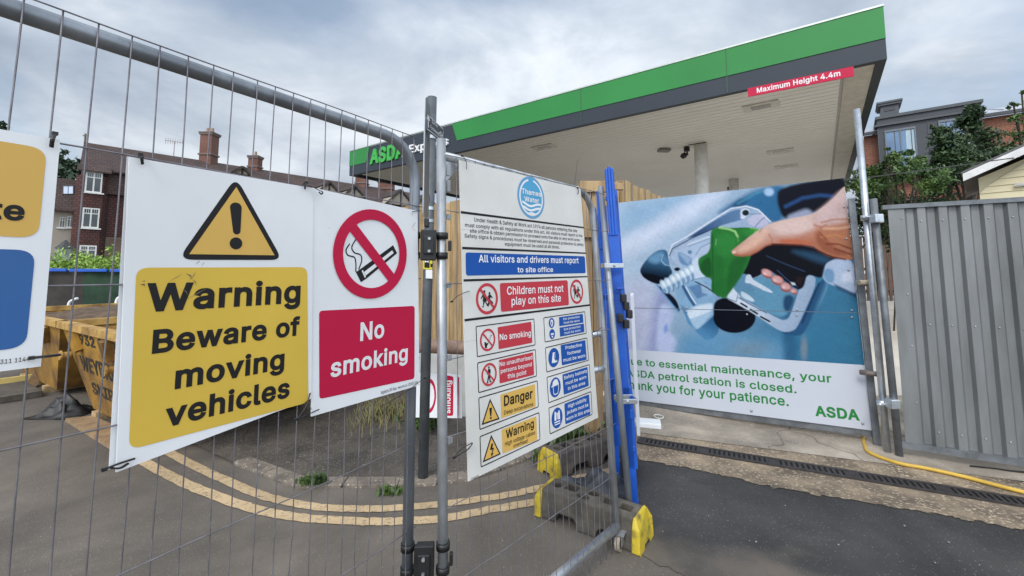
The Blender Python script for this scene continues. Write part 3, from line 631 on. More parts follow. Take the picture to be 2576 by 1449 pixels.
for l, r_, tp, b in ((277, 532, (405, 226), (405, 588)), (1365, 1516, (1440, 184), (1440, 467))):
    cm = tp[1] + b[1]
    c, rx, ry = S.ell(G(l, cm / 2), G(r_, cm / 2), G(*tp), G(*b))
    rg = S.disc('prohibition_ring', c, rx, ry, red2_p, 1, inner=.80); person_sign(S, c, rx * .85, ry * .85, kids, rg)
    S.line('slash', [c + A3([-rx, ry]) * .62, c + A3([rx, -ry]) * .62], rx * .17, red2_p, 3, parent=rg)
S.panel('red_panel', [G(553, 227), G(1336, 192), G(1353, 480), G(568, 560)], .012, red2_p, 1)
S.text('lettering', 'Children must not', G(636, 362), G(1288, 326), G(636, 266), white_p, 2, .012)
S.text('lettering', 'play on this site', G(688, 482), G(1259, 438), G(688, 386), white_p, 2, .012)
boxes = [[G(274, 722), G(951, 634), G(966, 944), G(290, 1083)], [G(292, 1143), G(968, 987), K(958, 175), K(298, 366)], [K(299, 414), K(966, 219), K(978, 522), K(312, 781)], [K(312, 850), K(985, 576), K(996, 890), K(325, 1204)],
         [G(1057, 622), G(1537, 551), G(1556, 808), G(1073, 913)], [G(1077, 968), G(1562, 853), G(1583, 1120), G(1092, 1259)], [K(1067, 182), K(1551, 37), K(1566, 298), K(1087, 479)], [K(1090, 528), K(1570, 341), K(1583, 605), K(1103, 831)]]
BX = [S.outline('notice_box', b, .008, .0042, black_p, 1) for b in boxes]
S.panel('red_panel', [G(529, 735), G(916, 671), G(929, 915), G(540, 991)], .006, red2_p, 1, parent=BX[0])
S.text('lettering', 'No smoking', G(551, 888), G(912, 836), G(551, 815), white_p, 2, .015, parent=BX[0])
c, rx, ry = S.ell(G(323, 880), G(500, 880), G(408, 752), G(408, 1012)); S.disc('prohibition_ring', c, rx, ry, red2_p, 2, inner=.80, parent=BX[0])
person_sign(S, c, rx, ry, [[(-.3, -.5), (-.12, -.58), (.55, .35), (.42, .42)], [(-.45, -.15), (-.2, -.2), (-.1, -.72), (-.35, -.7)]], BX[0]); S.face('pictogram', [c + A3([rx * x, ry * y]) for x, y in ((-.1, -.25), (0, -.3), (.46, .32), (.4, .36))], white_p, 1.8, parent=BX[0])
S.line('slash', [c + A3([-rx, ry]) * .62, c + A3([rx, -ry]) * .62], rx * .16, red2_p, 3, parent=BX[0])
S.panel('red_panel', [G(542, 1115), G(937, 1024), G(950, 1285), G(552, 1386)], .006, red2_p, 1, parent=BX[1])
S.text('lettering', 'No unauthorised', G(549, 1190), G(928, 1104), G(549, 1138), white_p, 2, .012, parent=BX[1])
S.text('lettering', 'persons beyond', G(563, 1268), G(921, 1183), G(563, 1218), white_p, 2, .012, parent=BX[1])
S.text('lettering', 'this point', G(643, 1330), G(860, 1278), G(643, 1276), white_p, 2, .012, parent=BX[1])
c, rx, ry = S.ell(G(340, 1282), G(517, 1282), G(428, 1148), G(428, 1415)); S.disc('prohibition_ring', c, rx, ry, red2_p, 2, inner=.80, parent=BX[1]); person_sign(S, c, rx, ry, walker, BX[1])
S.line('slash', [c + A3([-rx, ry]) * .62, c + A3([rx, -ry]) * .62], rx * .16, red2_p, 3, parent=BX[1])
S.panel('amber_panel', [K(546, 382), K(936, 261), K(944, 515), K(558, 648)], .006, amber_p, 1, parent=BX[2])
S.text('lettering', 'Danger', K(585, 513), K(908, 422), K(583, 394), black_p, 2, .022, parent=BX[2]); S.text('lettering', 'Deep excavations', K(587, 608), K(916, 506), K(587, 562), black_p, 2, .008, parent=BX[2])
S.panel('amber_panel', [K(562, 775), K(951, 624), K(961, 890), K(570, 1046)], .006, amber_p, 1, parent=BX[3])
S.text('lettering', 'Warning', K(608, 880), K(923, 748), K(606, 780), black_p, 2, .02, parent=BX[3]); S.text('lettering', 'High voltage cables', K(597, 962), K(936, 826), K(597, 914), black_p, 2, .006, parent=BX[3]); S.text('lettering', 'overhead', K(692, 980), K(850, 920), K(844, 878), black_p, 2, .006, parent=BX[3])
for bx, (a, b, c_) in ((BX[2], ((430, 424), (334, 724), (538, 656))), (BX[3], ((443, 832), (346, 1147), (551, 1052)))):
    h3 = [S.h(K(*q)) for q in (a, b, c_)]; cc = sum(h3) / 3
    S.face('warning_triangle', h3, black_p, 1, parent=bx); S.face('warning_triangle', [cc + (x - cc) * .80 for x in h3], amber_p, 2, parent=bx)
    tw, th = np.linalg.norm(h3[2] - h3[1]), h3[0][1] - (h3[1][1] + h3[2][1]) / 2
    loc = lambda x, y: A3([cc[0] + x * tw, cc[1] + y * th])
    if bx is BX[2]:
        S.face('pictogram', [loc(*q) for q in ((-.075, .27), (.075, .27), (.03, -.08), (-.03, -.08))], black_p, 3, parent=bx); S.face('pictogram', [loc(*q) for q in dsc(0, -.16, .05)], black_p, 3, parent=bx)
    else:
        S.face('pictogram', [loc(*q) for q in ((-.02, .30), (.08, .27), (.02, .10), (.12, .08), (.03, -.12), (.09, -.12), (-.02, -.26), (-.06, -.10), (-.01, -.11), (.03, .03), (-.10, .05))], black_p, 3, parent=bx)
for bx, pts, lines, wd in ((BX[4], [G(1237, 619), G(1512, 581), G(1520, 681), G(1241, 724)], ['Ear protection', 'must be worn'], (.68, .66)), (BX[4], [G(1243, 740), G(1525, 692), G(1530, 790), G(1250, 846)], ['Eye protection', 'must be worn'], (.68, .66))):
    S.panel('blue_panel', pts, .003, blue_p, 1, parent=bx); S.block('lettering', lines, pts, white_p, 2, .25, .42, .14, .008, wd, parent=bx)
for bx, pts, lines, wd in ((BX[5], [G(1256, 942), G(1541, 884), G(1557, 1110), G(1271, 1176)], ['Protective', 'footwear', 'must be worn'], (.66, .56, .88)), (BX[6], [K(1245, 155), K(1527, 69), K(1543, 282), K(1261, 383)], ['Safety helmets', 'must be worn', 'in this area'], (.92, .82, .68)),
                           (BX[7], [K(1267, 485), K(1545, 377), K(1561, 602), K(1279, 716)], ['High visibility', 'jackets must be', 'worn in this area'], (.74, .86, .93))):
    S.panel('blue_panel', pts, .006, blue_p, 1, parent=bx); S.block('lettering', lines, pts, white_p, 2, .17, .29, .10, .010, wd, parent=bx)
boot = [(-.2, .55), (.22, .55), (.25, .1), (.35, -.2), (.6, -.4), (.58, -.52), (.0, -.58), (-.05, -.52), (-.42, -.55), (-.35, -.1)]
helm = [(-.55, .3), (-.45, .62), (-.1, .82), (.35, .78), (.62, .3), (.62, .22), (-.75, .1), (-.75, .18)]; face = [(-.5, .15), (-.42, -.3), (-.4, -.62), (-.1, -.78), (.42, -.7), (.6, -.3), (.6, .2)]; facei = [(-.4, .12), (-.34, -.3), (-.3, -.55), (-.05, -.68), (.36, -.6), (.5, -.25), (.5, .18)]
vest = [[(-.45, .7), (-.2, .6), (-.15, -.2), (-.52, -.2)], [(.45, .7), (.2, .6), (.15, -.2), (.52, -.2)], [(-.52, -.32), (.52, -.32), (.52, -.44), (-.52, -.44)], [(-.52, -.56), (.52, -.56), (.52, -.66), (-.52, -.66)], [(-.12, .5), (.12, .5), (.04, -.15), (-.04, -.15)]]
def mand(cx_, cy_, rx_, ry_, Zf, parts, bx):
    c, rx, ry = S.ell(Zf(cx_ - rx_, cy_), Zf(cx_ + rx_, cy_), Zf(cx_, cy_ - ry_), Zf(cx_, cy_ + ry_)); S.disc('mandatory_disc', c, rx, ry, blue_p, 1, parent=bx)
    for P_, m_ in parts: S.face('pictogram', [c + A3([rx * x, ry * y]) for x, y in P_], m_, 2 if m_ is white_p else 2.6, parent=bx)
mand(1152, 686, 33, 58, G, [([(-.4, .5), (0, .72), (.4, .5), (.5, -.1), (.2, -.7), (-.2, -.7), (-.5, -.1)], white_p), ([(-.25, .2), (.1, .3), (.1, -.4), (-.2, -.4)], blue_p)], BX[4])
mand(1158, 815, 33, 58, G, [([(-.55, .2), (.55, .2), (.5, -.15), (.1, -.2), (0, 0), (-.1, -.2), (-.5, -.15)], white_p), ([(-.3, -.35), (.3, -.35), (.15, -.7), (-.15, -.7)], white_p)], BX[4])
mand(1177, 1086, 63, 111, G, [(boot, white_p), ([(.08, .48), (.16, .48), (.2, .05), (.48, -.36), (.3, -.4), (.05, -.1)], blue_p)], BX[5])
mand(1165, 299, 62, 112, K, [(helm, white_p), (face, white_p), (facei, blue_p)], BX[6])
mand(1185, 643, 62, 116, K, [(v, white_p) for v in vest], BX[7])
S.text('small_print', 'CUS600', K(214, 1344), K(301, 1304), K(216, 1322), black_p, 1, .006)
# creases in the board
cr = mat('crease line', (.60, .60, .58), .5)
for a, b in ((E(105, 905), E(1530, 1030)), (G(150, 905), G(290, 880)), (E(1010, 490), E(1260, 425))):
    S.line('crease', [S.h(a), S.h(b)], .0022, cr, .5)
# ---------------------------------------------------------------- black plastic clamps joining the two panels
fpost = lambda v, d=0: FP.pt(-.012, v, -.022 + d); gpost = lambda v: GP.pt(UL, v)
def clamp(v, h, label, extra=0):
    a, b = fpost(v), gpost(v); t = thing('panel_clamp', label, 'clamp', (a + b) / 2 - A3([0, 0, h / 2]), 'black clamps joining the fence to the gate')
    X = (b - a); X[2] = 0; ln = np.linalg.norm(X); X /= ln; Y = np.cross([0, 0, 1], X)
    for p in (a, b):
        for s_ in (-1, 1):
            ob('clamp_ring', MB().tube([p + A3([0, 0, s_ * h * .33 - .012]), p + A3([0, 0, s_ * h * .33 + .012])], .0245, 16), blackplastic, t, smooth=True)
    mb = MB(); mb.box((a + b) / 2 - Y * .028, (ln * .55, .02, h), X, Y); mb.box((a + b) / 2 - Y * .038, (ln * .35, .018, h * .6), X, Y); mb.box((a + b) / 2, (ln * .5, .03, h * .8), X, Y)
    mb.box(b + X * .03 - Y * .01, (.012, .02, h * .35), X, Y)
    ob('clamp_body', mb, blackplastic, t, bevel=.004)
    for s_ in (-1, 1): ob('bolt', MB().tube([(a + b) / 2 - Y * .045 + A3([0, 0, s_ * h * .2]), (a + b) / 2 - Y * .055 + A3([0, 0, s_ * h * .2])], .006, 6), galv, t)
clamp(FP.hit(1056, 617)[1], .115, 'black plastic clamp at eye level, gripping both posts above the sticker')
clamp(FP.hit(1056, 1395)[1], .12, 'black plastic clamp near the ground, low on both posts')
# ---------------------------------------------------------------- cable ties
def tie(pl, pts, label, off=.018, r=.0022, head=True):
    P = [pl.px(q, off + (.008 * math.sin(math.pi * i / max(1, len(pts) - 1)))) for i, q in enumerate(pts)]
    t = MB(); t.tube(curve(P, 5) if len(P) > 2 else P, r, 6, flat=.6)
    if head: t.box(P[0], (.008, .007, .006), pl.u, pl.N)
    o = ob('cable_tie', t, blackplastic, smooth=False); tag(o, label, 'cable tie', 'black cable ties holding the signs')
ZF = Z(0, 0, 2.07)
tie(FP, [C_(410, 106), C_(392, 150), C_(383, 208)], 'thick black cable tie at the top right corner of the cut off sign', r=.0035)
tie(FP, [A(235, 30), A(245, 60), A(252, 104)], 'black cable tie at the top left corner of the yellow warning sign', r=.0032)
tie(FP, [A(222, 40), A(262, 52)], 'short black tie end crossing the top wire above the warning sign', r=.003, head=False)
tie(FP, [A(1512, 246), A(1505, 270), A(1502, 297)], 'black cable tie at the top right corner of the yellow warning sign', r=.0025)
tie(FP, [A(1500, 258), A(1560, 280), A(1610, 305), A(1638, 318), A(1630, 335), A(1608, 318)], 'black looped cable tie at the top left corner of the no smoking sign')
tie(FP, [D(225, 648), D(320, 638), D(424, 626)], 'black cable tie at the bottom right corner of the cut off sign', r=.0042)
tie(FP, [(262, 1181), (300, 1166), (338, 1154)], 'black cable tie at the bottom left corner of the warning sign', r=.0036)
tie(FP, [(268, 1176), (300, 1178), (322, 1166)], 'second black tie strand under the bottom left corner of the warning sign', r=.003, head=False)
tie(FP, [B(1568, 668), B(1535, 770), B(1470, 870)], 'long black tie tail hanging between the two bottom sign corners', r=.0022, head=False)
tie(FP, [B(1455, 876), B(1560, 832), B(1635, 798)], 'black cable tie at the bottom left corner of the no smoking sign', r=.0026)
tie(FP, [B(2462, 552), B(2410, 590), B(2330, 650), B(2200, 730), B(2110, 775)], 'long thin black tie tail at the bottom right corner of the no smoking sign', r=.0017)
tie(FP, [A(2330, 470), A(2392, 463)], 'short dark tie at the top right corner of the no smoking sign', r=.0025, head=False)
tie(GP, [E(120, 62), E(150, 90), E(172, 150), E(170, 215)], 'black cable tie over the top left corner of the site rules board', .036)
tie(GP, [E(1420, 405), E(1435, 260), E(1450, 145), E(1475, 92)], 'tall thin tie tail sticking up from the top of the site rules board', .036, .0016, head=False)
tie(GP, [E(1455, 428), E(1462, 470), E(1453, 505)], 'black cable tie at the top right corner of the site rules board', .036)
tie(GP, [G(0, 440), G(60, 380), G(140, 340), G(205, 318)], 'black cable tie beside the left children pictogram of the rules board', .036)
tie(GP, [K(25, 1090), K(90, 1010), K(180, 950), K(232, 925), K(180, 1000), K(30, 1092)], 'black looped cable tie at the lower left edge of the site rules board', .036)
tie(GP, [G(1640, 785), G(1690, 770), G(1735, 735)], 'black cable tie at the right edge of the site rules board', .036)
# ---------------------------------------------------------------- street sign pole behind the fence
pole_m = mat('dark grey painted pole', (.13, .145, .16), .5, .2, col2=(.085, .095, .105), scale=9, bump=.05)
pb = ground(1064, 1208); PY = pb[1]; ptop = at(1087, 245, PY)
t = thing('sign_pole', 'dark grey street sign post standing behind the fence clamps', 'sign post', pb)
ob('pole', MB().tube([zl(pb, 0), tuple(ptop)], .037, 20), pole_m, t, smooth=True)
for y in (347, 525, 556): ob('band', MB().tube([at(1087 - (y - 245) * .0242, y - 4, PY), at(1087 - (y - 245) * .0242, y + 4, PY)], .041, 20), galv_new, t)
mb = MB(); 
for y in (497, 560): mb.box(at(1074, y, PY - .03), (.035, .05, .06))
mb.box(at(1075, 530, PY - .02), (.02, .03, .24)); ob('bracket', mb, blackplastic, t, bevel=.004)
# cycle route plate
PP = Plane(at(1072, 685, 2.84), 1272, 0); a_, b_ = at(1072, 685, 2.84), at(1116, 685, 3.13)
PP.u = (b_ - a_); PP.u[2] = 0; PP.u /= np.linalg.norm(PP.u); PP.n = A3([PP.u[1], -PP.u[0], 0])
if (EYEP - PP.P) @ PP.n < 0: PP.n = -PP.n
PP.w = A3([0, 0, 1.]); PP.N = PP.n
grey_sign = mat('dark slate sign face', (.075, .085, .095), .45, 0, col2=(.06, .066, .075), scale=8)
S = Board(PP, 'cycle_route_sign', 'small slate direction plate with white arrow and bicycle on the dark pole', 'direction sign', [(1072, 286), (1116, 324), (1114, 358), (1072, 327)], -.004, .004, grey_sign)
S.text('lettering', 'Surrey', T_(945, 322), T_(1000, 366), T_(945, 297), white_p, 1, .01)
S.text('lettering', 'Cycleway', T_(930, 366), T_(1008, 440), T_(930, 338), white_p, 1, .01)
q = [S.h(T_(913, 368)), S.h(T_(913, 285))]; S.line('arrow', q, .012, white_p, 1); tp = q[1]
S.face('arrow', [tp + A3([-.03, -.008]), tp + A3([0, .024]), tp + A3([.03, -.008])], white_p, 1)
for x, y in ((1018, 430), (1040, 452)): S.disc('bicycle_symbol', S.h(T_(x, y)), .020, .014, white_p, 1, inner=.7)
S.line('bicycle_symbol', [S.h(T_(1018, 430)), S.h(T_(1026, 402)), S.h(T_(1040, 425)), S.h(T_(1040, 452))], .005, white_p, 1)
S.outline('sign_border', [T_(899, 243), T_(1052, 380), T_(1047, 493), T_(899, 380)], .01, .004, white_p, 1)
# plate seen edge on
a_, b_ = at(1062, 685, 2.78), at(1074, 685, 3.12); e_ = b_ - a_; e_[2] = 0; e_ /= np.linalg.norm(e_); L_ = .36
top0, top1, bot0, bot1 = at(1064, 233, 2.78)[2], at(1073, 263, 3.1)[2], at(1062, 545, 2.78)[2], at(1074, 545, 3.1)[2]
nn = A3([e_[1], -e_[0], 0])
mb = MB(); mb.prism([zl(a_, bot0), zl(a_ + e_ * L_, bot1), zl(a_ + e_ * L_, top1 - .02), zl(a_ + e_ * .07, top0), zl(a_, top0 - .04)], nn * .004)
t = thing('road_sign_plate', 'tall grey sign plate seen almost edge on beside the dark pole', 'road sign', zl(a_, bot0)); ob('plate', mb, mat('grey sign back', (.20, .21, .22), .5, .3, col2=(.15, .155, .165), scale=6), t)
mb = MB(); mb.prism([zl(a_ - nn * .006, bot0 + .02), zl(a_ - nn * .006 + e_ * .02, bot0 + .02), zl(a_ - nn * .006 + e_ * .02, top0 - .06), zl(a_ - nn * .006, top0 - .06)], nn * .006); ob('edge_rail', mb, galv_dark, t)
# sticker plates low on the pole
V_ = Z(1250, 650, 2.23)
SPn = Plane(at(1078, 685, PY - .045), 20000)
S = Board(SPn, 'exit_notice', 'small black and yellow notice fixed on the dark pole below the clamp', 'notice', [V_(218, 330), V_(287, 330), V_(285, 466), V_(220, 464)], 0, .003, mat('yellow notice', (.66, .58, .03), .4))
S.poly('black_panel', [V_(229, 332), V_(266, 332), V_(266, 455), V_(229, 453)], black_p, 1); S.poly('black_panel', [V_(272, 425), V_(286, 425), V_(286, 450), V_(272, 450)], black_p, 1)
h0, h1 = S.h(V_(236, 345)), S.h(V_(236, 418))
v, f, _ = glyphs('EXI', .02); mb = MB(); mb.add([S.P(A3([h0[0] - .003, h0[1]]) + A3([.028 * x[1], (h1 - h0)[1] * x[0]]), 2) for x in v], f); ob('lettering', mb, white_p, S.root)
S.poly('white_label', [V_(238, 467), V_(286, 469), V_(286, 531), V_(239, 529)], white_p, .5)
# ---------------------------------------------------------------- timber hoarding
wood = mat('fresh sawn timber', (.46, .32, .155), .75, 0, col2=(.27, .175, .085), scale=3.2, bump=.15, bscale=20, stretch=(5, 5, .5))
wood2 = mat('pale sawn timber', (.56, .41, .215), .75, 0, col2=(.38, .26, .13), scale=3.2, bump=.15, bscale=20, stretch=(5, 5, .5))
HP = Plane(at(1560, 685, 5.35), -234)
HL = 7.4
t = thing('timber_hoarding', 'tall close boarded timber hoarding behind the gate and pole', 'hoarding', HP.pt(3, 0))
mb = MB(); mb2 = MB(); u = .0; i = 0
while u < HL:
    wd = random.uniform(.135, .15); h = 2.66 + random.uniform(-.02, .02); dz = random.uniform(0, .008)
    (mb if i % 3 else mb2).box(HP.pt(u + wd / 2, h / 2, -.012 + (.019 if i % 2 else 0) + dz), (wd + (.03 if i % 2 else 0), .019, h), HP.u, HP.n); u += wd - .005; i += 1
ob('boards', mb, wood, t); ob('boards', mb2, wood2, t)
mb = MB()
for v in (.3, 1.2, 2.2): mb.box(HP.pt(HL / 2, v, -.07), (HL, .05, .09), HP.u, HP.n)
for k in range(5): mb.box(HP.pt(.05 + k * 1.5, 1.2, -.14), (.09, .09, 2.6), HP.u, HP.n)
ob('rails', mb, wood, t)
HP2 = Plane(at(1560, 685, 5.35), 2100)
t = thing('timber_return', 'ragged top of pale timber boards running back behind the poster', 'hoarding', HP2.pt(1.5, 0))
mb = MB(); mb2 = MB(); u = .06; i = 0
while u < 3.6:
    (mb if i % 2 else mb2).box(HP2.pt(u + .06, 1.32 + random.uniform(-.01, .015), .03 if i % 2 else 0), (.125, .02, 2.70), HP2.u, HP2.n); u += .128; i += 1
ob('boards', mb, wood2, t); ob('boards', mb2, wood, t)
# rough timber frame right of the board
t = thing('timber_uprights', 'rough upright timbers with a cross rail just right of the rules board', 'timber', at(1490, 1110, 3.9))
mb = MB(); ty = 3.85
for x0, wd in ((1478, .09), (1502, .07)): mb.box(at(x0, 790, ty), (wd, .06, 2.3), mi=0)
mb.box(at(1490, 588, ty - .04), (.20, .05, .07)); mb.box(at(1500, 470, ty - .04), (.30, .05, .10))
mb.box(at(1530, 470, ty + .1), (.28, .05, .06)); ob('timbers', mb, wood, t, bevel=.004)
# rusty pipe and pale panel behind the pole
pm = mat('rusty brown pipe', (.33, .215, .155), .7, .1, col2=(.16, .105, .08), scale=8, bump=.3)
pa, pbb = at(1000, 868, 3.7), at(1300, 880, 3.6)
o = ob('scaffold_pipe', MB().tube([pa + (pbb - pa) * k / 10 for k in range(11)], .057, 18), pm, smooth=True); tag(o, 'thick rusty brown pipe lying level behind the gate post', 'pipe')
pan = mat('dirty pale panel', (.46, .46, .44), .7, 0, col2=(.34, .33, .31), scale=3)
bb = ground(1090, 1052); mb = MB(); mb.prism([tuple(at(1030, 1052, bb[1])), tuple(at(1260, 1052, bb[1])), tuple(at(1262, 892, bb[1] + .12)), tuple(at(1030, 886, bb[1] + .12))], (0, .03, 0))
o = ob('leaning_panel', mb, pan); tag(o, 'dirty pale panel leaning behind the pole under the rusty pipe', 'panel')
def spare(x0, x1, label, txt, yy):
    pl = Plane(at(x0, 685, yy), 20000, .08); q = [pl.hit(x0, 938, 0), pl.hit(x1, 945, 0), pl.hit(x1 + 2, 1050, 0), pl.hit(x0, 1050, 0)]
    S = Board(pl, 'spare_sign', label, 'safety sign', [(x0, 936), (x1, 944), (x1 + 2, 1052), (x0, 1050)], 0, .006, white_b, 'spare signs leaning on the pale panel')
    return S
S = spare(1100, 1160, 'white sign leaning behind the spare no smoking sign, its crimson edge showing', '', 3.95); S.poly('crimson_panel', [(1151, 948), (1155, 949), (1153, 1046), (1148, 1046)], red_p, 1)
S = spare(1040, 1149, 'no smoking sign turned on its side, leaning behind the pole foot', 'smoking', 3.88)
S.panel('crimson_panel', [(1117, 943), (1141, 947), (1140, 1046), (1115, 1046)], .02, red_p, 1)
h0, h1 = S.h((1133, 1040)), S.h((1134, 957)); v, f, _ = glyphs('smoking', .022); mb = MB(); mb.add([S.P(A3([h0[0] - .055 * x[1], h0[1] + (h1 - h0)[1] * x[0]]), 2) for x in v], f); ob('lettering', mb, white_p, S.root)
c, rx, ry = S.ell((1060, 1000), (1097, 1000), (1080, 952), (1080, 1040)); S.disc('prohibition_ring', c, rx, ry, red_p, 1, inner=.76)
# ---------------------------------------------------------------- rubber feet
rub = mat('dusty recycled rubber', (.135, .115, .090), .9, 0, col2=(.068, .06, .05), scale=9, bump=.5, bscale=60)
yel = mat('scuffed yellow plastic', (.55, .41, .03), .5, 0, col2=(.20, .15, .045), scale=13, bump=.15, lo=.34, hi=.52)
def block(P0, ang, label, L=.70, W=.215, H=.168):
    t = thing('rubber_block', label, 'rubber foot', zl(P0, 0), 'rubber fence feet with yellow ends')
    # local frame: x along the block from its right end, y across
    X = A3([math.cos(ang), math.sin(ang), 0]); Y = A3([-math.sin(ang), math.cos(ang), 0]); Q = lambda x, y, z: A3([P0[0], P0[1], 0]) + X * x + Y * y + A3([0, 0, z])
    bm = bmesh.new()
    e0, k_ = .022, L / .70
    prof = [(e0, 0)] + [(x * k_, z) for x, z in ((.13, 0), (.135, .03), (.16, .055), (.27, .055), (.295, .03), (.30, 0), (.43, 0), (.435, .03), (.46, .055), (.57, .055), (.595, .03), (.60, 0))] + [(L - e0, 0), (L - e0, H), (e0, H)]
    lo = [bm.verts.new((x, 0, z)) for x, z in prof]; hi = [bm.verts.new((x, W, z)) for x, z in prof]
    n = len(prof); bm.faces.new(lo[::-1]); bm.faces.new(hi)
    for i in range(n): bm.faces.new((lo[i], lo[(i + 1) % n], hi[(i + 1) % n], hi[i]))
    for v_ in bm.verts:
        v_.co.y = v_.co.y + (.022 if v_.co.y < W / 2 else -.022) * max(0, v_.co.z / H)
    me = bpy.data.meshes.new('body'); bm.to_mesh(me); bm.free(); me.materials.append(rub)
    body = link(bpy.data.objects.new('body', me)); body.matrix_world = Matrix(((X[0], Y[0], 0, P0[0]), (X[1], Y[1], 0, P0[1]), (0, 0, 1, 0), (0, 0, 0, 1)))
    # pockets cut from the top
    cut = MB()
    for x, y, a, b, rnd in ((.085, .11, .030, .034, 1), (.175, .13, .042, .036, 0), (.275, .075, .042, .026, 1), (.31, .14, .042, .026, 1), (.425, .11, .036, .030, 0), (.53, .11, .036, .034, 0)):
        n_ = 14 if rnd else 4; of = 0 if rnd else math.pi / 4; k = 1 if rnd else 1.414
        lo_ = [(x + a * k * math.cos(of + 2 * math.pi * i / n_), y + b * k * math.sin(of + 2 * math.pi * i / n_), H - .075) for i in range(n_)]
        cut.prism(lo_, (0, 0, .12))
    cm = bpy.data.meshes.new('cut'); cm.from_pydata(cut.v, [], cut.f); co = link(bpy.data.objects.new('cut', cm)); co.matrix_world = body.matrix_world
    bv = body.modifiers.new('bevel', 'BEVEL'); bv.width = .012; bv.segments = 2; bv.limit_method = 'ANGLE'; bv.angle_limit = R(35)
    bo = body.modifiers.new('cut', 'BOOLEAN'); bo.object = co; bo.solver = 'EXACT'
    bpy.context.view_layer.update(); m2_ = bpy.data.meshes.new_from_object(body.evaluated_get(bpy.context.evaluated_depsgraph_get()))
    body.modifiers.clear(); body.data = m2_; bpy.data.objects.remove(co)
    m2_.transform(body.matrix_world); body.matrix_world = Matrix.Identity(4); setparent(body, t)
    for x0, s_ in ((0, 1), (L, -1)):
        g_ = .007; sec = [(-g_, .002), (.055, .002), (.062, .032), (W - .062, .032), (W - .055, .002), (W + g_, .002), (W - .004, H * .72), (W - .026, H * 1.03), (.026, H * 1.03), (.004, H * .72)]
        mb = MB(); n_ = len(sec); lay = []
        for dx, kk in ((-.026, .93), (-.014, 1.0), (.024, 1.0)):
            lay.append([Q(x0 + s_ * (dx + (.030 * max(0, z / H - .6) / .5 if dx < 0 else 0)), W / 2 + (y - W / 2) * kk, z * (kk if z > .05 else 1) * (1 if dx < .02 else (.96 if z > H else 1))) for y, z in sec])
        vs = [p for l_ in lay for p in l_]; fs = [tuple(range(n_)), tuple(range(2 * n_, 3 * n_))]
        for r_ in range(2): fs += [(r_ * n_ + i, r_ * n_ + (i + 1) % n_, (r_ + 1) * n_ + (i + 1) % n_, (r_ + 1) * n_ + i) for i in range(n_)]
        mb.add(vs, fs); ob('yellow_end', mb, yel, t, bevel=.006)
    return t
A1, A2_ = ground(1600, 1396), ground(1352, 1300)
ang = math.atan2(A2_[1] - A1[1], A2_[0] - A1[0])
# width has to run away from the camera: flip so +y points backwards
def block_at(Pr, Pl_, label):
    a = math.atan2(Pl_[1] - Pr[1], Pl_[0] - Pr[0]); L = np.linalg.norm((Pl_ - Pr)[:2])
    Y = A3([-math.sin(a), math.cos(a), 0])
    if Y[1] < 0:                                          # start from the other end
        a = math.atan2(Pr[1] - Pl_[1], Pr[0] - Pl_[0]); return block(Pl_, a, label, L)
    return block(Pr, a, label, L)
block_at(A1, A2_, 'front dusty rubber foot with worn yellow ends, holding the grey pole')
block_at(ground(1405, 1208), ground(1585, 1145), 'rear rubber foot with one yellow end showing, beyond the crumpled grey sheet')
# crumpled sheet between the feet
tarp = mat('grey plastic sheeting', (.07, .075, .085), .45, 0, col2=(.03, .032, .036), scale=12, bump=.1)
def tarp_mesh(C0, rx, ry, h, seed, fold=1.0):
    mb = MB(); n = 26
    for j in range(n + 1):
        for i in range(n + 1):
            x, y = (i / n - .5) * 2, (j / n - .5) * 2; r = min(1, math.hypot(x, y))
            z = h * max(0, 1 - r * r) * (.55 + .9 * mnoise.noise(Vector((x * 2 + seed, y * 2, 0)))) + .06 * fold * abs(mnoise.noise(Vector((x * 4 + y * 3 + seed, y * 1.5, 3)))) * (1.1 - r)
            mb.v.append((C0[0] + x * rx * (1 + .2 * mnoise.noise(Vector((x, y, seed)))), C0[1] + y * ry * (1 + .2 * mnoise.noise(Vector((y, x, seed + 5)))), C0[2] + max(.006, z)))
    for j in range(n):
        for i in range(n): a = j * (n + 1) + i; mb.f.append((a, a + 1, a + n + 2, a + n + 1)); mb.m.append(0)
    return mb
c0 = ground(1485, 1238); o = ob('plastic_sheet', tarp_mesh(c0 + A3([.02, .06, 0]), .27, .13, .16, 2.0), tarp, smooth=True); tag(o, 'crumpled dark grey plastic sheet stuffed between the two rubber feet', 'plastic sheet')
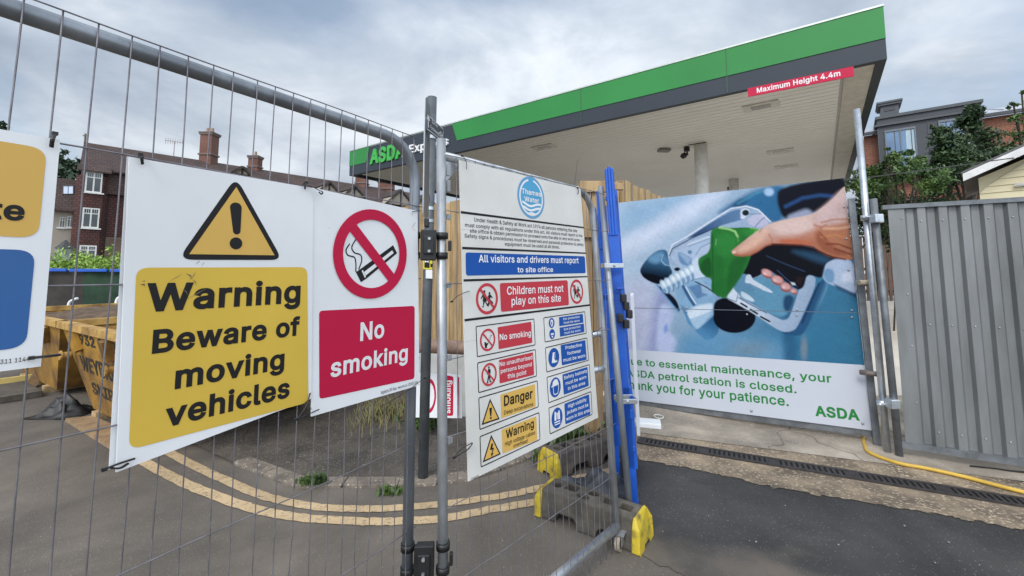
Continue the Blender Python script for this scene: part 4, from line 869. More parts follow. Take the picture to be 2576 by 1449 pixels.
# ---------------------------------------------------------------- grey pole and blue barriers standing on end
pt0 = A3(zl(ground(1588, 1330), .03)); pt1 = at(1511, 470, pt0[1] + .35)
t = thing('fence_end_pole', 'leaning galvanised pole standing in the front rubber foot beside the blue barriers', 'pole', zl(pt0, 0))
ob('pole', MB().tube([pt0, pt1], .0195, 16), galv_dark, t, smooth=True)
bluep = mat('royal blue plastic', (.012, .105, .53), .42, 0, col2=(.010, .08, .42), scale=7, bump=.05, spec=.5)
def barrier(bot, top, label, dirv, k=1.0, depth=.62):
    bot, top = A3(bot), A3(top); W_ = top - bot; H_ = np.linalg.norm(W_); W_ /= H_; X = A3(dirv, float); X[2] = 0; X /= np.linalg.norm(X); X = X - W_ * (X @ W_); X /= np.linalg.norm(X); Y = np.cross(W_, X)
    t = thing('plastic_barrier', label, 'barrier', bot, 'blue plastic barriers stood on end')
    q = lambda x, y, z: bot + X * x + Y * y + W_ * (z * H_)
    mb = MB()
    for z0, z1, wd, y0 in ((0, .34, .072, 0), (.11, .335, .062, -.018), (.335, .62, .064, .002), (.60, .79, .074, 0), (.79, .985, .060, .0)):
        mb.box(q(.035, y0, (z0 + z1) / 2), (.07, wd * k, (z1 - z0) * H_), X, Y, W_)
    for y in (-.019, .0, .019): mb.tube([q(.002, y * k, .78), q(.002, y * k, .997 - abs(y) * .3)], .012, 8)
    for z0 in (.26, .30): mb.box(q(.02, -.038 * k, z0), (.05, .03, .06), X, Y, W_)
    mb.box(q(.03, .03 * k, .90), (.03, .02, .03), X, Y, W_); mb.box(q(.03, -.030 * k, .905), (.03, .015, .03), X, Y, W_)
    mb.box(q(.02, -.036 * k, .165), (.05, .018, .04), X, Y, W_); mb.box(q(.02, -.02 * k, .62), (.05, .05 * k, .012), X, Y, W_)
    ob('edge_rail', mb, bluep, t, bevel=.009)
    mb = MB(); mb.box(q(depth, 0, .5), (.06, .05, .96 * H_), X, Y, W_)
    for z in (.04, .30, .45, .62, .80, .95): mb.box(q(depth / 2, 0, z), (depth - .08, .03, .07), X, Y, W_)
    for x in (.22, .42): mb.box(q(x, 0, .5), (.04, .024, .9 * H_), X, Y, W_)
    ob('rails', mb, bluep, t, bevel=.006)
    return t, q
b0 = ground(1592, 1285); bt_ = at(1531, 417, b0[1] + .10)
dv = (b0 - EYEP) + A3([.08, 0, 0])
bt1, q1 = barrier(b0, bt_, 'blue plastic barrier stood on its end beside the poster, the tallest', dv)
b1 = ground(1567, 1225); bt2 = at(1508, 474, b1[1] + .12)
bt2_, q2 = barrier(b1 + A3([-.02, .1, 0]), bt2, 'blue plastic barrier stood on end behind the tallest, its lower top stepped left', (b1 - EYEP) + A3([.05, 0, 0]), .8)
b2 = ground(1545, 1160); barrier(b2, at(1494, 520, b2[1] + .1), 'blue plastic barrier half hidden between the rules board and the galvanised pole', (b2 - EYEP), .5)
mb = MB()
for x, y in ((1575, 770), (1583, 790), (1575, 815), (1568, 750), (1560, 800)): p = at(x, y, b0[1] + .02); mb.box(p, (.035, .05, .055))
o = ob('barrier_joint', mb, blackplastic, bt1, bevel=.006)
for i, (xa, xb, y) in enumerate(((1520, 1570, 668), (1555, 1602, 1010))):
    p = at((xa + xb) / 2, y, b0[1] - .08); wd = (xb - xa) / F * p[1]
    t = thing('pole_strap', ('upper' if i == 0 else 'lower') + ' galvanised strap bolted round the blue barrier and grey pole', 'strap', p, 'galvanised straps on the blue barrier')
    mb = MB(); mb.box(p, (wd, .006, .030)); mb.box(p + A3([wd / 2, .05, 0]), (.005, .10, .030)); mb.box(p + A3([-wd / 2, .05, 0]), (.005, .10, .030)); mb.box(p + A3([0, .1, 0]), (wd, .005, .030)); ob('strap', mb, galv_new, t, bevel=.003)
    ob('bolt', MB().ball(p + A3([0, -.006, 0]), (.010, .006, .010), 6), galv, t)
# white board edge and its foot behind the barrier
wb0 = ground(1606, 1075); t = thing('white_post', 'white board edge standing on a square white foot behind the blue barrier', 'board', wb0)
mb = MB(); X_ = (wb0 - EYEP); X_[2] = 0; X_ /= np.linalg.norm(X_); mb.bar(wb0, at(1590, 740, wb0[1]), .03, .5, X=(X_[1], -X_[0], 0)); ob('board', mb, white_b, t)
mb = MB(); fc = ground(1622, 1072); mb.box(fc + A3([0, 0, .03]), (.16, .30, .05), X_, (-X_[1], X_[0], 0)); ob('foot', mb, white_b, t, bevel=.008)
mb = MB(); rc = ground(1657, 1048, .02); mb.tube([rc + A3([.045 * math.cos(a), .06 * math.sin(a), 0]) for a in np.linspace(0, 2 * math.pi, 20, endpoint=False)], .006, 6, closed=True)
tag(ob('plastic_ring', mb, white_w), 'small white plastic ring lying on the concrete under the poster', 'ring')
# ---------------------------------------------------------------- petrol station poster on its frame
PG = ground(2205, 1120); PO = Plane(PG, -508, .03)
P2 = Z(1950, 550, 2.634); M2 = Z(1950, 1050, 2.862)
QC = [(1534, 512.5), (2123, 448), (2193, 1083), (1572, 1003)]                 # print corners TL TR BR BL in the photo
# the printed picture is painted on a fine grid of the board (a print, so its shading is ink)
def paint(X, Y):
    col = np.zeros(X.shape + (3,)); LN = lambda c: A3(lin(c))
    def sd(poly):
        P_ = A3(poly, float); d = np.full(X.shape, 1e9); ins = np.zeros(X.shape, bool); n = len(P_)
        for i in range(n):
            a, b = P_[i], P_[(i + 1) % n]; e_ = b - a; wx, wy = X - a[0], Y - a[1]
            t = np.clip((wx * e_[0] + wy * e_[1]) / (e_ @ e_ + 1e-9), 0, 1); d = np.minimum(d, (wx - e_[0] * t) ** 2 + (wy - e_[1] * t) ** 2)
            k = ((a[1] > Y) != (b[1] > Y)) & (X < (b[0] - a[0]) * (Y - a[1]) / (b[1] - a[1] + 1e-12) + a[0]); ins ^= k
        d = np.sqrt(d); return np.where(ins, d, -d)
    def put(a, c, al=1.0):
        nonlocal col
        c = LN(c) if not callable(c) else c(X, Y)
        a = (a * al)[..., None]; col = col * (1 - a) + c * a
    ss = lambda t: np.clip(t, 0, 1) ** 2 * (3 - 2 * np.clip(t, 0, 1))
    def fill(poly, c, blur=5, al=1.0):
        if len(poly) > 4:
            P_ = A3(poly, float)
            for _ in range(2): Q_ = np.roll(P_, -1, 0); P_ = np.stack([P_ * .78 + Q_ * .22, P_ * .22 + Q_ * .78], 1).reshape(-1, 2)
            poly = P_
        blur = blur * 1.25
        put(ss(.5 + sd(poly) / (2 * blur)), c, al)
    def ell(cx, cy, rx, ry, c, blur=5, rot=0, al=1.0):
        a = math.radians(rot); dx, dy = X - cx, Y - cy; x = dx * math.cos(a) + dy * math.sin(a); y = -dx * math.sin(a) + dy * math.cos(a)
        r = np.sqrt((x / rx) ** 2 + (y / ry) ** 2); put(ss(.5 + (1 - r) * min(rx, ry) / (2 * blur)), c, al)
    def line(pts, wd, c, blur=3, al=1.0):
        d = np.full(X.shape, 1e9)
        for i in range(len(pts) - 1):
            a, b = A3(pts[i], float), A3(pts[i + 1], float); e_ = b - a; wx, wy = X - a[0], Y - a[1]
            t = np.clip((wx * e_[0] + wy * e_[1]) / (e_ @ e_ + 1e-9), 0, 1); d = np.minimum(d, np.hypot(wx - e_[0] * t, wy - e_[1] * t))
        put(ss(.5 + (wd / 2 - d) / (2 * blur)), c, al)
    def grad(c0, c1, p0, p1):
        a, b = A3(p0, float), A3(p1, float); e_ = b - a
        return lambda x, y: (lambda t: LN(c0) * (1 - t) + LN(c1) * t)(ss(((x - a[0]) * e_[0] + (y - a[1]) * e_[1]) / (e_ @ e_))[..., None])
    put(np.ones(X.shape), grad((172, 196, 220), (44, 120, 158), (300, 300), (1700, 1150)))
    fill([(60, 260), (500, 180), (700, 170), (300, 500), (60, 560)], (142, 180, 212), 90)
    fill([(60, 760), (500, 480), (820, 300), (980, 150), (800, 160), (300, 450), (60, 560)], (203, 214, 235), 60)
    fill([(60, 900), (350, 900), (420, 1300), (300, 1600), (60, 1600)], (188, 194, 220), 90)
    fill([(380, 960), (480, 1010), (470, 1150), (400, 1500), (290, 1560), (330, 1250)], (138, 142, 196), 46, .7)
    fill([(390, 1130), (450, 1100), (530, 1180), (470, 1320), (560, 1420), (500, 1560), (370, 1560)], (180, 192, 228), 22)
    fill([(440, 1290), (465, 1270), (470, 1330), (440, 1350)], (105, 150, 215), 14)
    fill([(560, 1350), (900, 1350), (1500, 1420), (1500, 1750), (560, 1700)], (88, 150, 190), 80)
    fill([(1500, 1380), (2200, 1100), (2250, 1800), (1530, 1800)], (38, 118, 155), 60)
    fill([(1440, 1020), (1530, 1020), (1560, 1500), (1540, 1750), (1440, 1750)], (26, 92, 132), 34, .8)
    ell(1150, 1480, 160, 60, (120, 140, 150), 60, 0, .6); ell(1615, 1480, 26, 90, (150, 150, 150), 22, 0, .55)
    fill([(880, 340), (1050, 225), (1230, 135), (1480, 90), (1430, 440), (1330, 420), (1180, 290), (1040, 290), (930, 340)], (26, 104, 152), 26)
    ell(1080, 255, 60, 26, (16, 74, 118), 18, -25); line([(1060, 260), (1220, 170), (1330, 140)], 18, (60, 150, 180), 14, .7)
    fill([(1395, 120), (1950, 25), (1975, 130), (1900, 200), (1800, 285), (1700, 340), (1580, 350), (1440, 400), (1385, 250)], (8, 14, 30), 14)
    line([(1460, 285), (1600, 215), (1750, 190), (1860, 200)], 26, (24, 74, 130), 16); line([(1880, 60), (1950, 45)], 20, (10, 12, 25), 10)
    ell(1320, 162, 40, 34, (160, 196, 230), 14); fill([(1470, 365), (1560, 330), (1640, 300), (1700, 345), (1600, 390), (1490, 405)], (150, 160, 188), 18)
    # filler flap
    fill([(468, 690), (500, 605), (620, 540), (820, 410), (1000, 305), (1140, 282), (1225, 305), (1290, 360), (1345, 440), (1250, 480), (900, 640), (760, 790), (480, 790)], (150, 176, 206), 6)
    fill([(628, 556), (830, 422), (1000, 322), (1090, 305), (1130, 380), (1080, 400), (900, 448), (760, 520), (650, 552)], grad((30, 66, 112), (86, 128, 172), (640, 560), (1100, 320)), 5)
    fill([(1130, 385), (1250, 330), (1330, 420), (1240, 465), (1150, 440)], (188, 190, 216), 6); line([(1205, 455), (1255, 395), (1290, 375)], 7, (88, 110, 150), 3); line([(1160, 350), (1255, 345)], 5, (70, 95, 140), 3)
    line([(472, 760), (480, 680), (510, 605), (628, 540), (830, 408), (1000, 302), (1130, 282), (1230, 312), (1335, 415)], 9, (224, 232, 242), 4)
    line([(482, 700), (508, 640), (640, 568), (760, 510), (900, 452)], 7, (16, 30, 54), 4)
    ell(1118, 335, 40, 34, (206, 216, 232), 4, -15); fill([(1082, 340), (1082, 388), (1110, 390), (1150, 350)], (206, 216, 232), 4); ell(1124, 338, 29, 25, (12, 34, 50), 4)
    fill([(486, 716), (530, 640), (640, 580), (828, 516), (828, 690), (700, 770), (560, 790)], (168, 190, 218), 6)
    line([(640, 608), (818, 540)], 19, (196, 212, 230), 5); line([(640, 620), (818, 553)], 6, (96, 132, 176), 3)
    ell(655, 668, 17, 17, (92, 130, 168), 4); fill([(705, 690), (745, 630), (830, 590), (830, 660), (730, 735)], (178, 196, 222), 5); line([(705, 690), (750, 628), (825, 590)], 5, (92, 126, 166), 3)
    fill([(548, 668), (590, 672), (690, 730), (650, 790), (575, 770)], (98, 142, 184), 6); fill([(560, 680), (600, 680), (670, 728), (640, 770)], (140, 172, 204), 8)
    ell(550, 812, 26, 16, (8, 16, 30), 5)
    # rubber cap on the left
    fill([(232, 825), (262, 765), (330, 690), (395, 648), (462, 648), (478, 720), (482, 780), (515, 840), (480, 880), (430, 900), (400, 940), (330, 920), (262, 880)], grad((44, 104, 146), (6, 22, 42), (360, 690), (330, 880)), 5)
    fill([(290, 730), (370, 670), (440, 664), (425, 740), (360, 770)], (96, 150, 188), 18); fill([(400, 720), (440, 690), (470, 720), (480, 780), (430, 780)], (70, 124, 164), 10); line([(430, 690), (415, 740), (450, 775), (500, 785)], 6, (150, 186, 212), 4)
    fill([(240, 850), (330, 850), (460, 895), (400, 945), (300, 905)], (4, 10, 22), 8)
    fill([(395, 945), (470, 1000), (545, 1070), (575, 1160), (560, 1165), (470, 1060), (400, 975)], (6, 20, 42), 6)
    line([(378, 942), (470, 1060), (560, 1170)], 10, (70, 140, 190), 5)
    # bracket below
    fill([(520, 960), (700, 900), (840, 890), (884, 1050), (850, 1150), (850, 1200), (720, 1318), (640, 1260), (560, 1090)], (126, 172, 206), 6)
    fill([(640, 960), (790, 920), (840, 1010), (720, 1060)], (86, 132, 176), 8); fill([(740, 900), (830, 960), (850, 1030), (760, 1010)], (150, 184, 214), 8)
    line([(600, 960), (650, 1050), (690, 1110)], 26, (44, 96, 142), 6); line([(622, 960), (672, 1050), (705, 1100)], 10, (206, 222, 236), 4)
    line([(700, 915), (800, 965), (900, 1040)], 10, (20, 40, 62), 4)
    fill([(700, 1120), (850, 1090), (845, 1160), (760, 1200), (640, 1240), (600, 1180)], (206, 222, 236), 12); fill([(640, 1240), (760, 1200), (840, 1180), (720, 1316)], (160, 196, 222), 8)
    fill([(575, 1110), (610, 1130), (690, 1310), (640, 1270)], (80, 140, 184), 6)
    fill([(690, 1316), (730, 1318), (850, 1205), (880, 1180), (905, 1310), (880, 1370), (810, 1415), (740, 1370)], grad((28, 92, 140), (70, 140, 186), (850, 1220), (760, 1410)), 6)
    # black filler opening
    ell(1030, 1215, 178, 132, (6, 8, 24), 5); fill([(860, 1080), (960, 1040), (1150, 1110), (1200, 1200), (900, 1300), (850, 1180)], (6, 8, 24), 6)
    # spout with its spring rings
    for cx, cy in ((440, 958), (478, 940), (520, 915), (560, 893), (600, 872), (640, 852), (680, 828), (720, 806)):
        ell(cx + 8, cy + 4, 27, 62, (58, 104, 146), 4, -28); ell(cx, cy, 25, 60, (176, 204, 226), 5, -28); ell(cx - 2, cy - 22, 15, 26, (228, 238, 246), 9, -28); ell(cx + 2, cy + 34, 15, 20, (110, 150, 186), 8, -28)
    fill([(672, 740), (718, 706), (800, 880), (700, 910)], (196, 214, 232), 8); line([(690, 900), (800, 878)], 14, (120, 156, 190), 6)
    # guard, swivel, trigger
    fill([(1060, 990), (1180, 880), (1300, 860), (1560, 1010), (1470, 1220), (1300, 1180)], (84, 146, 178), 8)
    fill([(1440, 1040), (1500, 1020), (1540, 1060), (1490, 1180), (1440, 1150)], (20, 70, 108), 14)
    fill([(1745, 880), (1845, 930), (1620, 1345), (1570, 1372), (1450, 1362), (1420, 1335), (1560, 1300)], grad((24, 84, 128), (96, 160, 196), (1700, 1100), (1780, 1130)), 5)
    line([(1740, 930), (1600, 1260)], 14, (20, 52, 84), 6)
    fill([(950, 1050), (1070, 905), (1085, 920), (1062, 1050), (1150, 1090), (1420, 1240), (1470, 1235), (1500, 1200), (1620, 845), (1742, 885), (1560, 1300), (1510, 1335), (1420, 1340), (1200, 1190), (1030, 1090)], grad((206, 218, 232), (148, 172, 200), (1000, 1000), (1600, 1250)), 5)
    for a, b in (((1085, 1098), (1135, 1128)), ((1165, 1150), (1222, 1185)), ((1250, 1210), (1325, 1250))): line([a, b], 15, (10, 18, 36), 3)
    line([(1065, 1050), (1150, 1100), (1300, 1180)], 8, (60, 92, 128), 4); line([(955, 1050), (1045, 1085), (1060, 1020)], 7, (80, 110, 150), 3)
    fill([(1010, 960), (1080, 840), (1180, 870), (1210, 1080), (1170, 1090), (1110, 1030), (1060, 1020)], (84, 140, 172), 6); fill([(1080, 990), (1140, 1020), (1200, 1070), (1190, 1090), (1090, 1050)], (190, 212, 226), 6)
    # black handle
    fill([(1130, 740), (1180, 660), (1300, 590), (1500, 590), (1730, 640), (1930, 710), (1850, 730), (1790, 780), (1765, 880), (1740, 885), (1640, 850), (1615, 960), (1575, 985), (1545, 975), (1420, 890), (1300, 800), (1240, 870), (1200, 895), (1120, 850), (1090, 850)], (9, 11, 24), 5)
    fill([(1480, 650), (1680, 665), (1850, 720), (1790, 775), (1640, 720)], (34, 82, 116), 26, .8); line([(1300, 700), (1450, 765), (1620, 830)], 9, (34, 60, 92), 6); line([(1390, 820), (1480, 905), (1560, 960)], 7, (40, 72, 116), 4); fill([(1560, 870), (1610, 880), (1590, 950), (1540, 920)], (36, 22, 28), 8)
    fill([(1130, 858), (1165, 855), (1180, 895), (1230, 925), (1300, 965), (1356, 1003), (1340, 1012), (1260, 985), (1200, 960), (1150, 930), (1115, 925)], (196, 210, 224), 4); line([(1190, 890), (1255, 862)], 8, (120, 150, 180), 3); line([(1150, 930), (1260, 985)], 7, (96, 128, 160), 3)
    fill([(1500, 920), (1535, 925), (1545, 945), (1515, 945)], (190, 205, 220), 4)
    for cx, cy, rx, ry, rt in ((1306, 850, 54, 36, 28), (1392, 906, 56, 40, 24), (1462, 964, 48, 40, 20), (1530, 1000, 30, 24, 20)):
        ell(cx, cy, rx, ry, (150, 84, 80), 4, rt); ell(cx - 2, cy - 8, rx * .82, ry * .68, (216, 156, 152), 10, rt); ell(cx - rx * .4, cy - 2, rx * .3, ry * .3, (232, 186, 182), 8, rt)
    # pale swivel
    fill([(1792, 765), (1880, 722), (2040, 735), (2075, 1040), (1900, 962), (1800, 925), (1765, 865)], (172, 192, 220), 6); fill([(1770, 850), (1800, 800), (1870, 820), (1865, 930), (1800, 920)], (106, 152, 192), 12); fill([(1930, 850), (2010, 830), (2030, 920), (1940, 920)], (206, 216, 236), 20); fill([(1860, 930), (2070, 1030), (2075, 1060), (1900, 985)], (44, 88, 124), 8); line([(1790, 765), (1765, 865)], 12, (20, 40, 62), 5)
    # green body
    fill([(722, 760), (732, 715), (825, 668), (830, 500), (845, 475), (905, 458), (1000, 465), (1150, 458), (1255, 478), (1285, 560), (1180, 650), (1160, 720), (1130, 800), (1075, 890), (955, 1058), (925, 1052), (850, 1010), (832, 980), (840, 890), (790, 878), (745, 835)], (12, 118, 34), 4)
    fill([(1070, 470), (1255, 482), (1285, 560), (1150, 640), (1100, 560)], grad((24, 140, 40), (8, 92, 30), (1200, 480), (1100, 620)), 10)
    fill([(740, 760), (830, 690), (850, 880), (790, 870), (745, 820)], (8, 84, 26), 14); fill([(850, 700), (930, 690), (960, 1040), (860, 1000)], (14, 108, 34), 16); fill([(1000, 720), (1160, 690), (1080, 880), (960, 1040), (960, 900)], (10, 98, 30), 18)
    ell(955, 600, 95, 100, (20, 130, 42), 30); line([(905, 462), (985, 475), (1035, 495), (1058, 540)], 18, (140, 200, 110), 6); line([(1058, 540), (1062, 580)], 10, (70, 160, 60), 5); line([(878, 560), (872, 605)], 7, (110, 180, 110), 4); line([(848, 520), (845, 650), (852, 880), (850, 1000)], 7, (8, 76, 24), 5)
    line([(1165, 468), (1250, 484), (1200, 498)], 12, (100, 176, 60), 5)
    # hand and wrist
    hand = [(1003, 662), (1015, 648), (1065, 612), (1130, 558), (1200, 505), (1262, 465), (1330, 425), (1480, 388), (1640, 360), (1710, 335), (1790, 275), (1880, 195), (1950, 112), (1985, 130), (2040, 700), (2010, 738), (1940, 726), (1850, 704), (1740, 655), (1690, 622), (1600, 606), (1460, 600), (1340, 596), (1290, 615), (1220, 665), (1165, 692), (1080, 702), (1030, 692)]
    fill(hand, grad((212, 180, 168), (188, 112, 76), (1500, 380), (1560, 620)), 4)
    fill([(1700, 480), (1850, 440), (2000, 430), (2040, 700), (1950, 722), (1850, 700), (1740, 645)], (186, 116, 80), 26); fill([(1700, 480), (1800, 560), (1900, 640), (1990, 700), (1850, 695), (1740, 640)], (158, 86, 56), 22)
    fill([(1700, 350), (1800, 280), (1950, 130), (1985, 260), (1990, 400), (1850, 430), (1720, 440)], (212, 180, 176), 30); fill([(1340, 440), (1500, 400), (1680, 380), (1700, 470), (1560, 520), (1380, 520)], (222, 190, 180), 26)
    fill([(1400, 560), (1600, 560), (1700, 610), (1600, 602), (1420, 596)], (196, 100, 60), 14)
    for l_, w_, c_ in (([(1760, 420), (1860, 395), (1990, 390)], 16, (186, 122, 92)), ([(1780, 470), (1900, 470), (1995, 455)], 22, (224, 168, 132)), ([(1760, 540), (1880, 520), (2000, 560)], 16, (206, 128, 76)), ([(1800, 600), (1900, 600), (2010, 640)], 14, (120, 44, 18)), ([(1740, 500), (1800, 560)], 12, (140, 62, 30)), ([(1870, 640), (2020, 690)], 14, (110, 36, 20)), ([(1700, 440), (1760, 460), (1800, 440)], 10, (170, 92, 58))): line(l_, w_, c_, 9, .8)
    fill([(1040, 650), (1140, 575), (1270, 490), (1330, 470), (1280, 560), (1180, 640), (1080, 676)], (226, 176, 150), 22); line([(1030, 690), (1090, 700), (1165, 690), (1225, 660), (1290, 614), (1345, 598)], 12, (170, 92, 62), 8); line([(1345, 600), (1460, 603), (1600, 610), (1690, 626), (1740, 660), (1850, 708), (1960, 730)], 12, (96, 36, 20), 8)
    ell(1028, 668, 18, 12, (232, 190, 172), 6, -25); line([(1320, 520), (1345, 560), (1340, 592)], 10, (190, 110, 74), 8); line([(1262, 470), (1240, 500)], 10, (180, 130, 100), 6)
    g_ = np.zeros(X.shape); q_ = np.random.default_rng(3)
    for k in range(46):
        f_ = 10 ** q_.uniform(-2.6, -1.15); th = q_.uniform(0, 6.28); g_ += math.sin(k * 7.1 + 1) * np.sin((X * math.cos(th) + Y * math.sin(th)) * f_ * 6.28 / 2 + q_.uniform(0, 6.28))
    lum = col @ A3([.25, .6, .15]); col = lum[..., None] * .14 + col * .86
    return col * (1 + .014 * g_ / 1.5)[..., None] * (1 + q_.normal(0, .035, X.shape))[..., None]
def homog(src, dst):
    A_ = []
    for (x, y), (u, v) in zip(src, dst): A_ += [[x, y, 1, 0, 0, 0, -u * x, -u * y, -u], [0, 0, 0, x, y, 1, -v * x, -v * y, -v]]
    return np.linalg.svd(A3(A_))[2][-1].reshape(3, 3)
S = Board(PO, 'closure_poster', 'large poster of a hand with a green fuel nozzle above a green closure message', 'poster', QC, .0, .006, mat('poster white', (.52, .545, .60), .4, 0, col2=(.50, .525, .58), scale=1.2))
qP = S.q                                                                       # TL TR BR BL in the plane
# white text field / picture split
sL, sR = S.h((1598, 880)), S.h((2170, 918)); sl_ = (sR[1] - sL[1]) / (sR[0] - sL[0])
def onedge(a, b, f): return a + (b - a) * f
def cross(a, b):      # where the split line meets an edge
    lo, hi = 0.0, 1.0
    for _ in range(40):
        m = (lo + hi) / 2; p = onedge(a, b, m)
        if p[1] - (sL[1] + sl_ * (p[0] - sL[0])) > 0: lo = m
        else: hi = m
    return onedge(a, b, lo)
pBL, pBR = cross(qP[0], qP[3]), cross(qP[1], qP[2])
NX, NY = 330, 250
gx, gy = np.meshgrid(np.linspace(0, 1, NX), np.linspace(0, 1, NY)); g = gx[..., None]; h = gy[..., None]
UVg = (qP[0] * (1 - g) + qP[1] * g) * (1 - h) + (pBL * (1 - g) + pBR * g) * h
dz = S.d + STEP; W3 = S.pl.P + UVg[..., :1] * S.pl.u + UVg[..., 1:] * S.pl.w + S.pl.N * dz
# artwork coordinates of each grid point (the proof sheet the picture was drawn on)
cR = [W3[0, 0], W3[0, -1], W3[-1, -1], W3[-1, 0]]
def topx(p):
    r = p - EYEP; f_ = r[1] * math.cos(TH) + r[2] * math.sin(TH); up = -r[1] * math.sin(TH) + r[2] * math.cos(TH); return CX + F * r[0] / f_, CY - F * up / f_
inv = lambda q: ((q[0] / .78922 - 1950) * 2.634, (q[1] / .78922 - 550) * 2.634)
Hm = homog([tuple(UVg[0, 0]), tuple(UVg[0, -1]), tuple(UVg[-1, -1]), tuple(UVg[-1, 0])], [inv(topx(c_)) for c_ in cR])
q3 = np.stack([UVg[..., 0], UVg[..., 1], np.ones(UVg.shape[:2])], -1) @ Hm.T
colr = np.clip(paint(q3[..., 0] / q3[..., 2], q3[..., 1] / q3[..., 2]), 0, .85)
me = bpy.data.meshes.new('printed_picture'); me.vertices.add(NX * NY); me.vertices.foreach_set('co', W3.reshape(-1, 3).ravel())
idx = np.arange(NX * NY).reshape(NY, NX); qd = np.stack([idx[:-1, :-1], idx[:-1, 1:], idx[1:, 1:], idx[1:, :-1]], -1).reshape(-1, 4)
me.loops.add(qd.size); me.loops.foreach_set('vertex_index', qd.ravel()); me.polygons.add(len(qd)); me.polygons.foreach_set('loop_start', np.arange(0, qd.size, 4))
me.update(calc_edges=True); ca = me.color_attributes.new('ink', 'FLOAT_COLOR', 'POINT'); ca.data.foreach_set('color', np.concatenate([colr.reshape(-1, 3) * .80, np.ones((NX * NY, 1))], 1).astype(np.float32).ravel())
pm_ = bpy.data.materials.new('printed ink'); pm_.use_nodes = True; b_ = pm_.node_tree.nodes['Principled BSDF']; at_ = pm_.node_tree.nodes.new('ShaderNodeVertexColor'); at_.layer_name = 'ink'; pm_.node_tree.links.new(at_.outputs[0], b_.inputs['Base Color']); b_.inputs['Roughness'].default_value = .42; b_.inputs['Specular IOR Level'].default_value = .08
me.materials.append(pm_); o = link(bpy.data.objects.new('printed_picture', me)); setparent(o, S.root)
for tx, a, b, c_ in (('Due to essential maintenance, your', (112, 316), (2008, 488), (846, 314)), ('ASDA petrol station is closed.', (135, 425), (1687, 584), (690, 414)), ('Thank you for your patience.', (98, 533), (1617, 702), (385, 487))):
    S.text('lettering', tx, M2(*a), M2(*b), M2(*c_), green_t, 1, .018)
S.text('shop_name', 'ASDA', M2(1858, 790), M2(2265, 834), M2(1890, 697), green_t, 1, .034)
seam = [S.h((1560, 774)), S.h((2165, 787))]; S.line('board_joint', seam, .006, mat('joint shadow gap', (.10, .13, .16), .6), 2)  # seam between the boards drawn as a dark line
for x, y in ((1950, 290), (1970, 555), (1988, 820), (630, 1133), (630, 1167), (1556, 1150), (1556, 1198), (2015, 1157), (2015, 1215), (1135, 1190)):
    c_ = S.h(P2(x, y)); ob('bolt', MB().ball(S.P(c_, 3), .010, 5), galv, S.root, smooth=True)
for x, y in ((1275, 743), (2288, 856)): ob('bolt', MB().ball(S.P(S.h(M2(x, y)), 3), .012, 5), galv, S.root, smooth=True)
# frame behind the poster
rail = mat('grey steel frame', (.22, .235, .25), .5, .5, col2=(.13, .14, .15), scale=8, bump=.05)
mb = MB(); o_ = -.035
mb.bar(PO.pt(*(qP[3] + A3([0, -.03])), o_), PO.pt(*(qP[2] + A3([-.02, -.03])), o_), .06, .04, X=(0, 0, 1)); ob('bottom_rail', mb, rail, S.root)
pr0, pr1 = ground(2207, 1122), at(2141, 500, ground(2207, 1122)[1] + .05)
mb = MB(); mb.bar(pr0, pr1, .05, .05, X=PO.u); ob('right_post', mb, rail, S.root)
lp = PO.pt(qP[3][0] - .15, 0, o_); mb = MB(); mb.bar(lp, PO.pt(qP[0][0] - .1, 2.25, o_), .05, .05, X=PO.u); ob('left_post', mb, rail, S.root)
mb = MB(); mb.bar(at(2150, 712, pr0[1] - .02), at(2200, 714, pr0[1] - .08), .05, .02, X=(0, 0, 1)); ob('latch_plate', mb, rail, S.root)
mb = MB(); kc = at(2176, 711, pr0[1] - .09); mb.tube([kc - A3([.05, 0, 0]), kc + A3([.05, 0, 0])], .024, 6); ob('latch_nut', mb, mat('tarnished brass', (.50, .43, .31), .5, .4, col2=(.36, .30, .21), scale=20), S.root, bevel=.004)
mb = MB(); mb.tube([at(2163, 936, pr0[1]), at(2222, 943, pr0[1] - .12)], .022, 12); ob('stub_tube', mb, mat('rusting tube', (.30, .25, .21), .6, .4, col2=(.19, .16, .14), scale=18), S.root, smooth=True)
# ---------------------------------------------------------------- tall scaffold tube and corrugated gate
s0 = ground(2233, 1140); s1 = at(2155, 275, s0[1])
t = thing('scaffold_tube', 'tall bright scaffold tube standing between the poster and the corrugated gate', 'scaffold tube', s0)
ob('tube', MB().tube([s0, s1], .0255, 18), galv_new, t, smooth=True)
GB = ground(2263, 1150); CP = Plane(GB, -590)
t = thing('corrugated_gate', 'grey corrugated steel gate leaf framed in square tube at the right', 'gate', GB)
gp0, gp1 = GB, at(2197, 500, GB[1]); ob('gate_post', MB().tube([gp0, gp1], .026, 16), rail, t, smooth=True)
steel = mat('grey coated steel sheet', (.225, .235, .235), .45, .3, col2=(.145, .15, .145), scale=3, stretch=(2, 2, .35), lo=.3, hi=.62)
mb = MB(); prof = []; u = -.045
prof += [(u, 0), (-.150, 0)]; u = -.150
PITCH = .1305
while u > -2.6:
    prof += [(u - .018, -.030), (u - .062, -.030), (u - .080, 0), (u - PITCH, 0)]; u -= PITCH
lo_, hi_ = .125, 2.035; n = len(prof)
mb.add([CP.pt(a, lo_, b) for a, b in prof] + [CP.pt(a, hi_, b) for a, b in prof], [(i, i + 1, n + i + 1, n + i) for i in range(n - 1)])
o = ob('corrugated_sheet', mb, steel, t); so = o.modifiers.new('s', 'SOLIDIFY'); so.thickness = .0015
mb = MB()
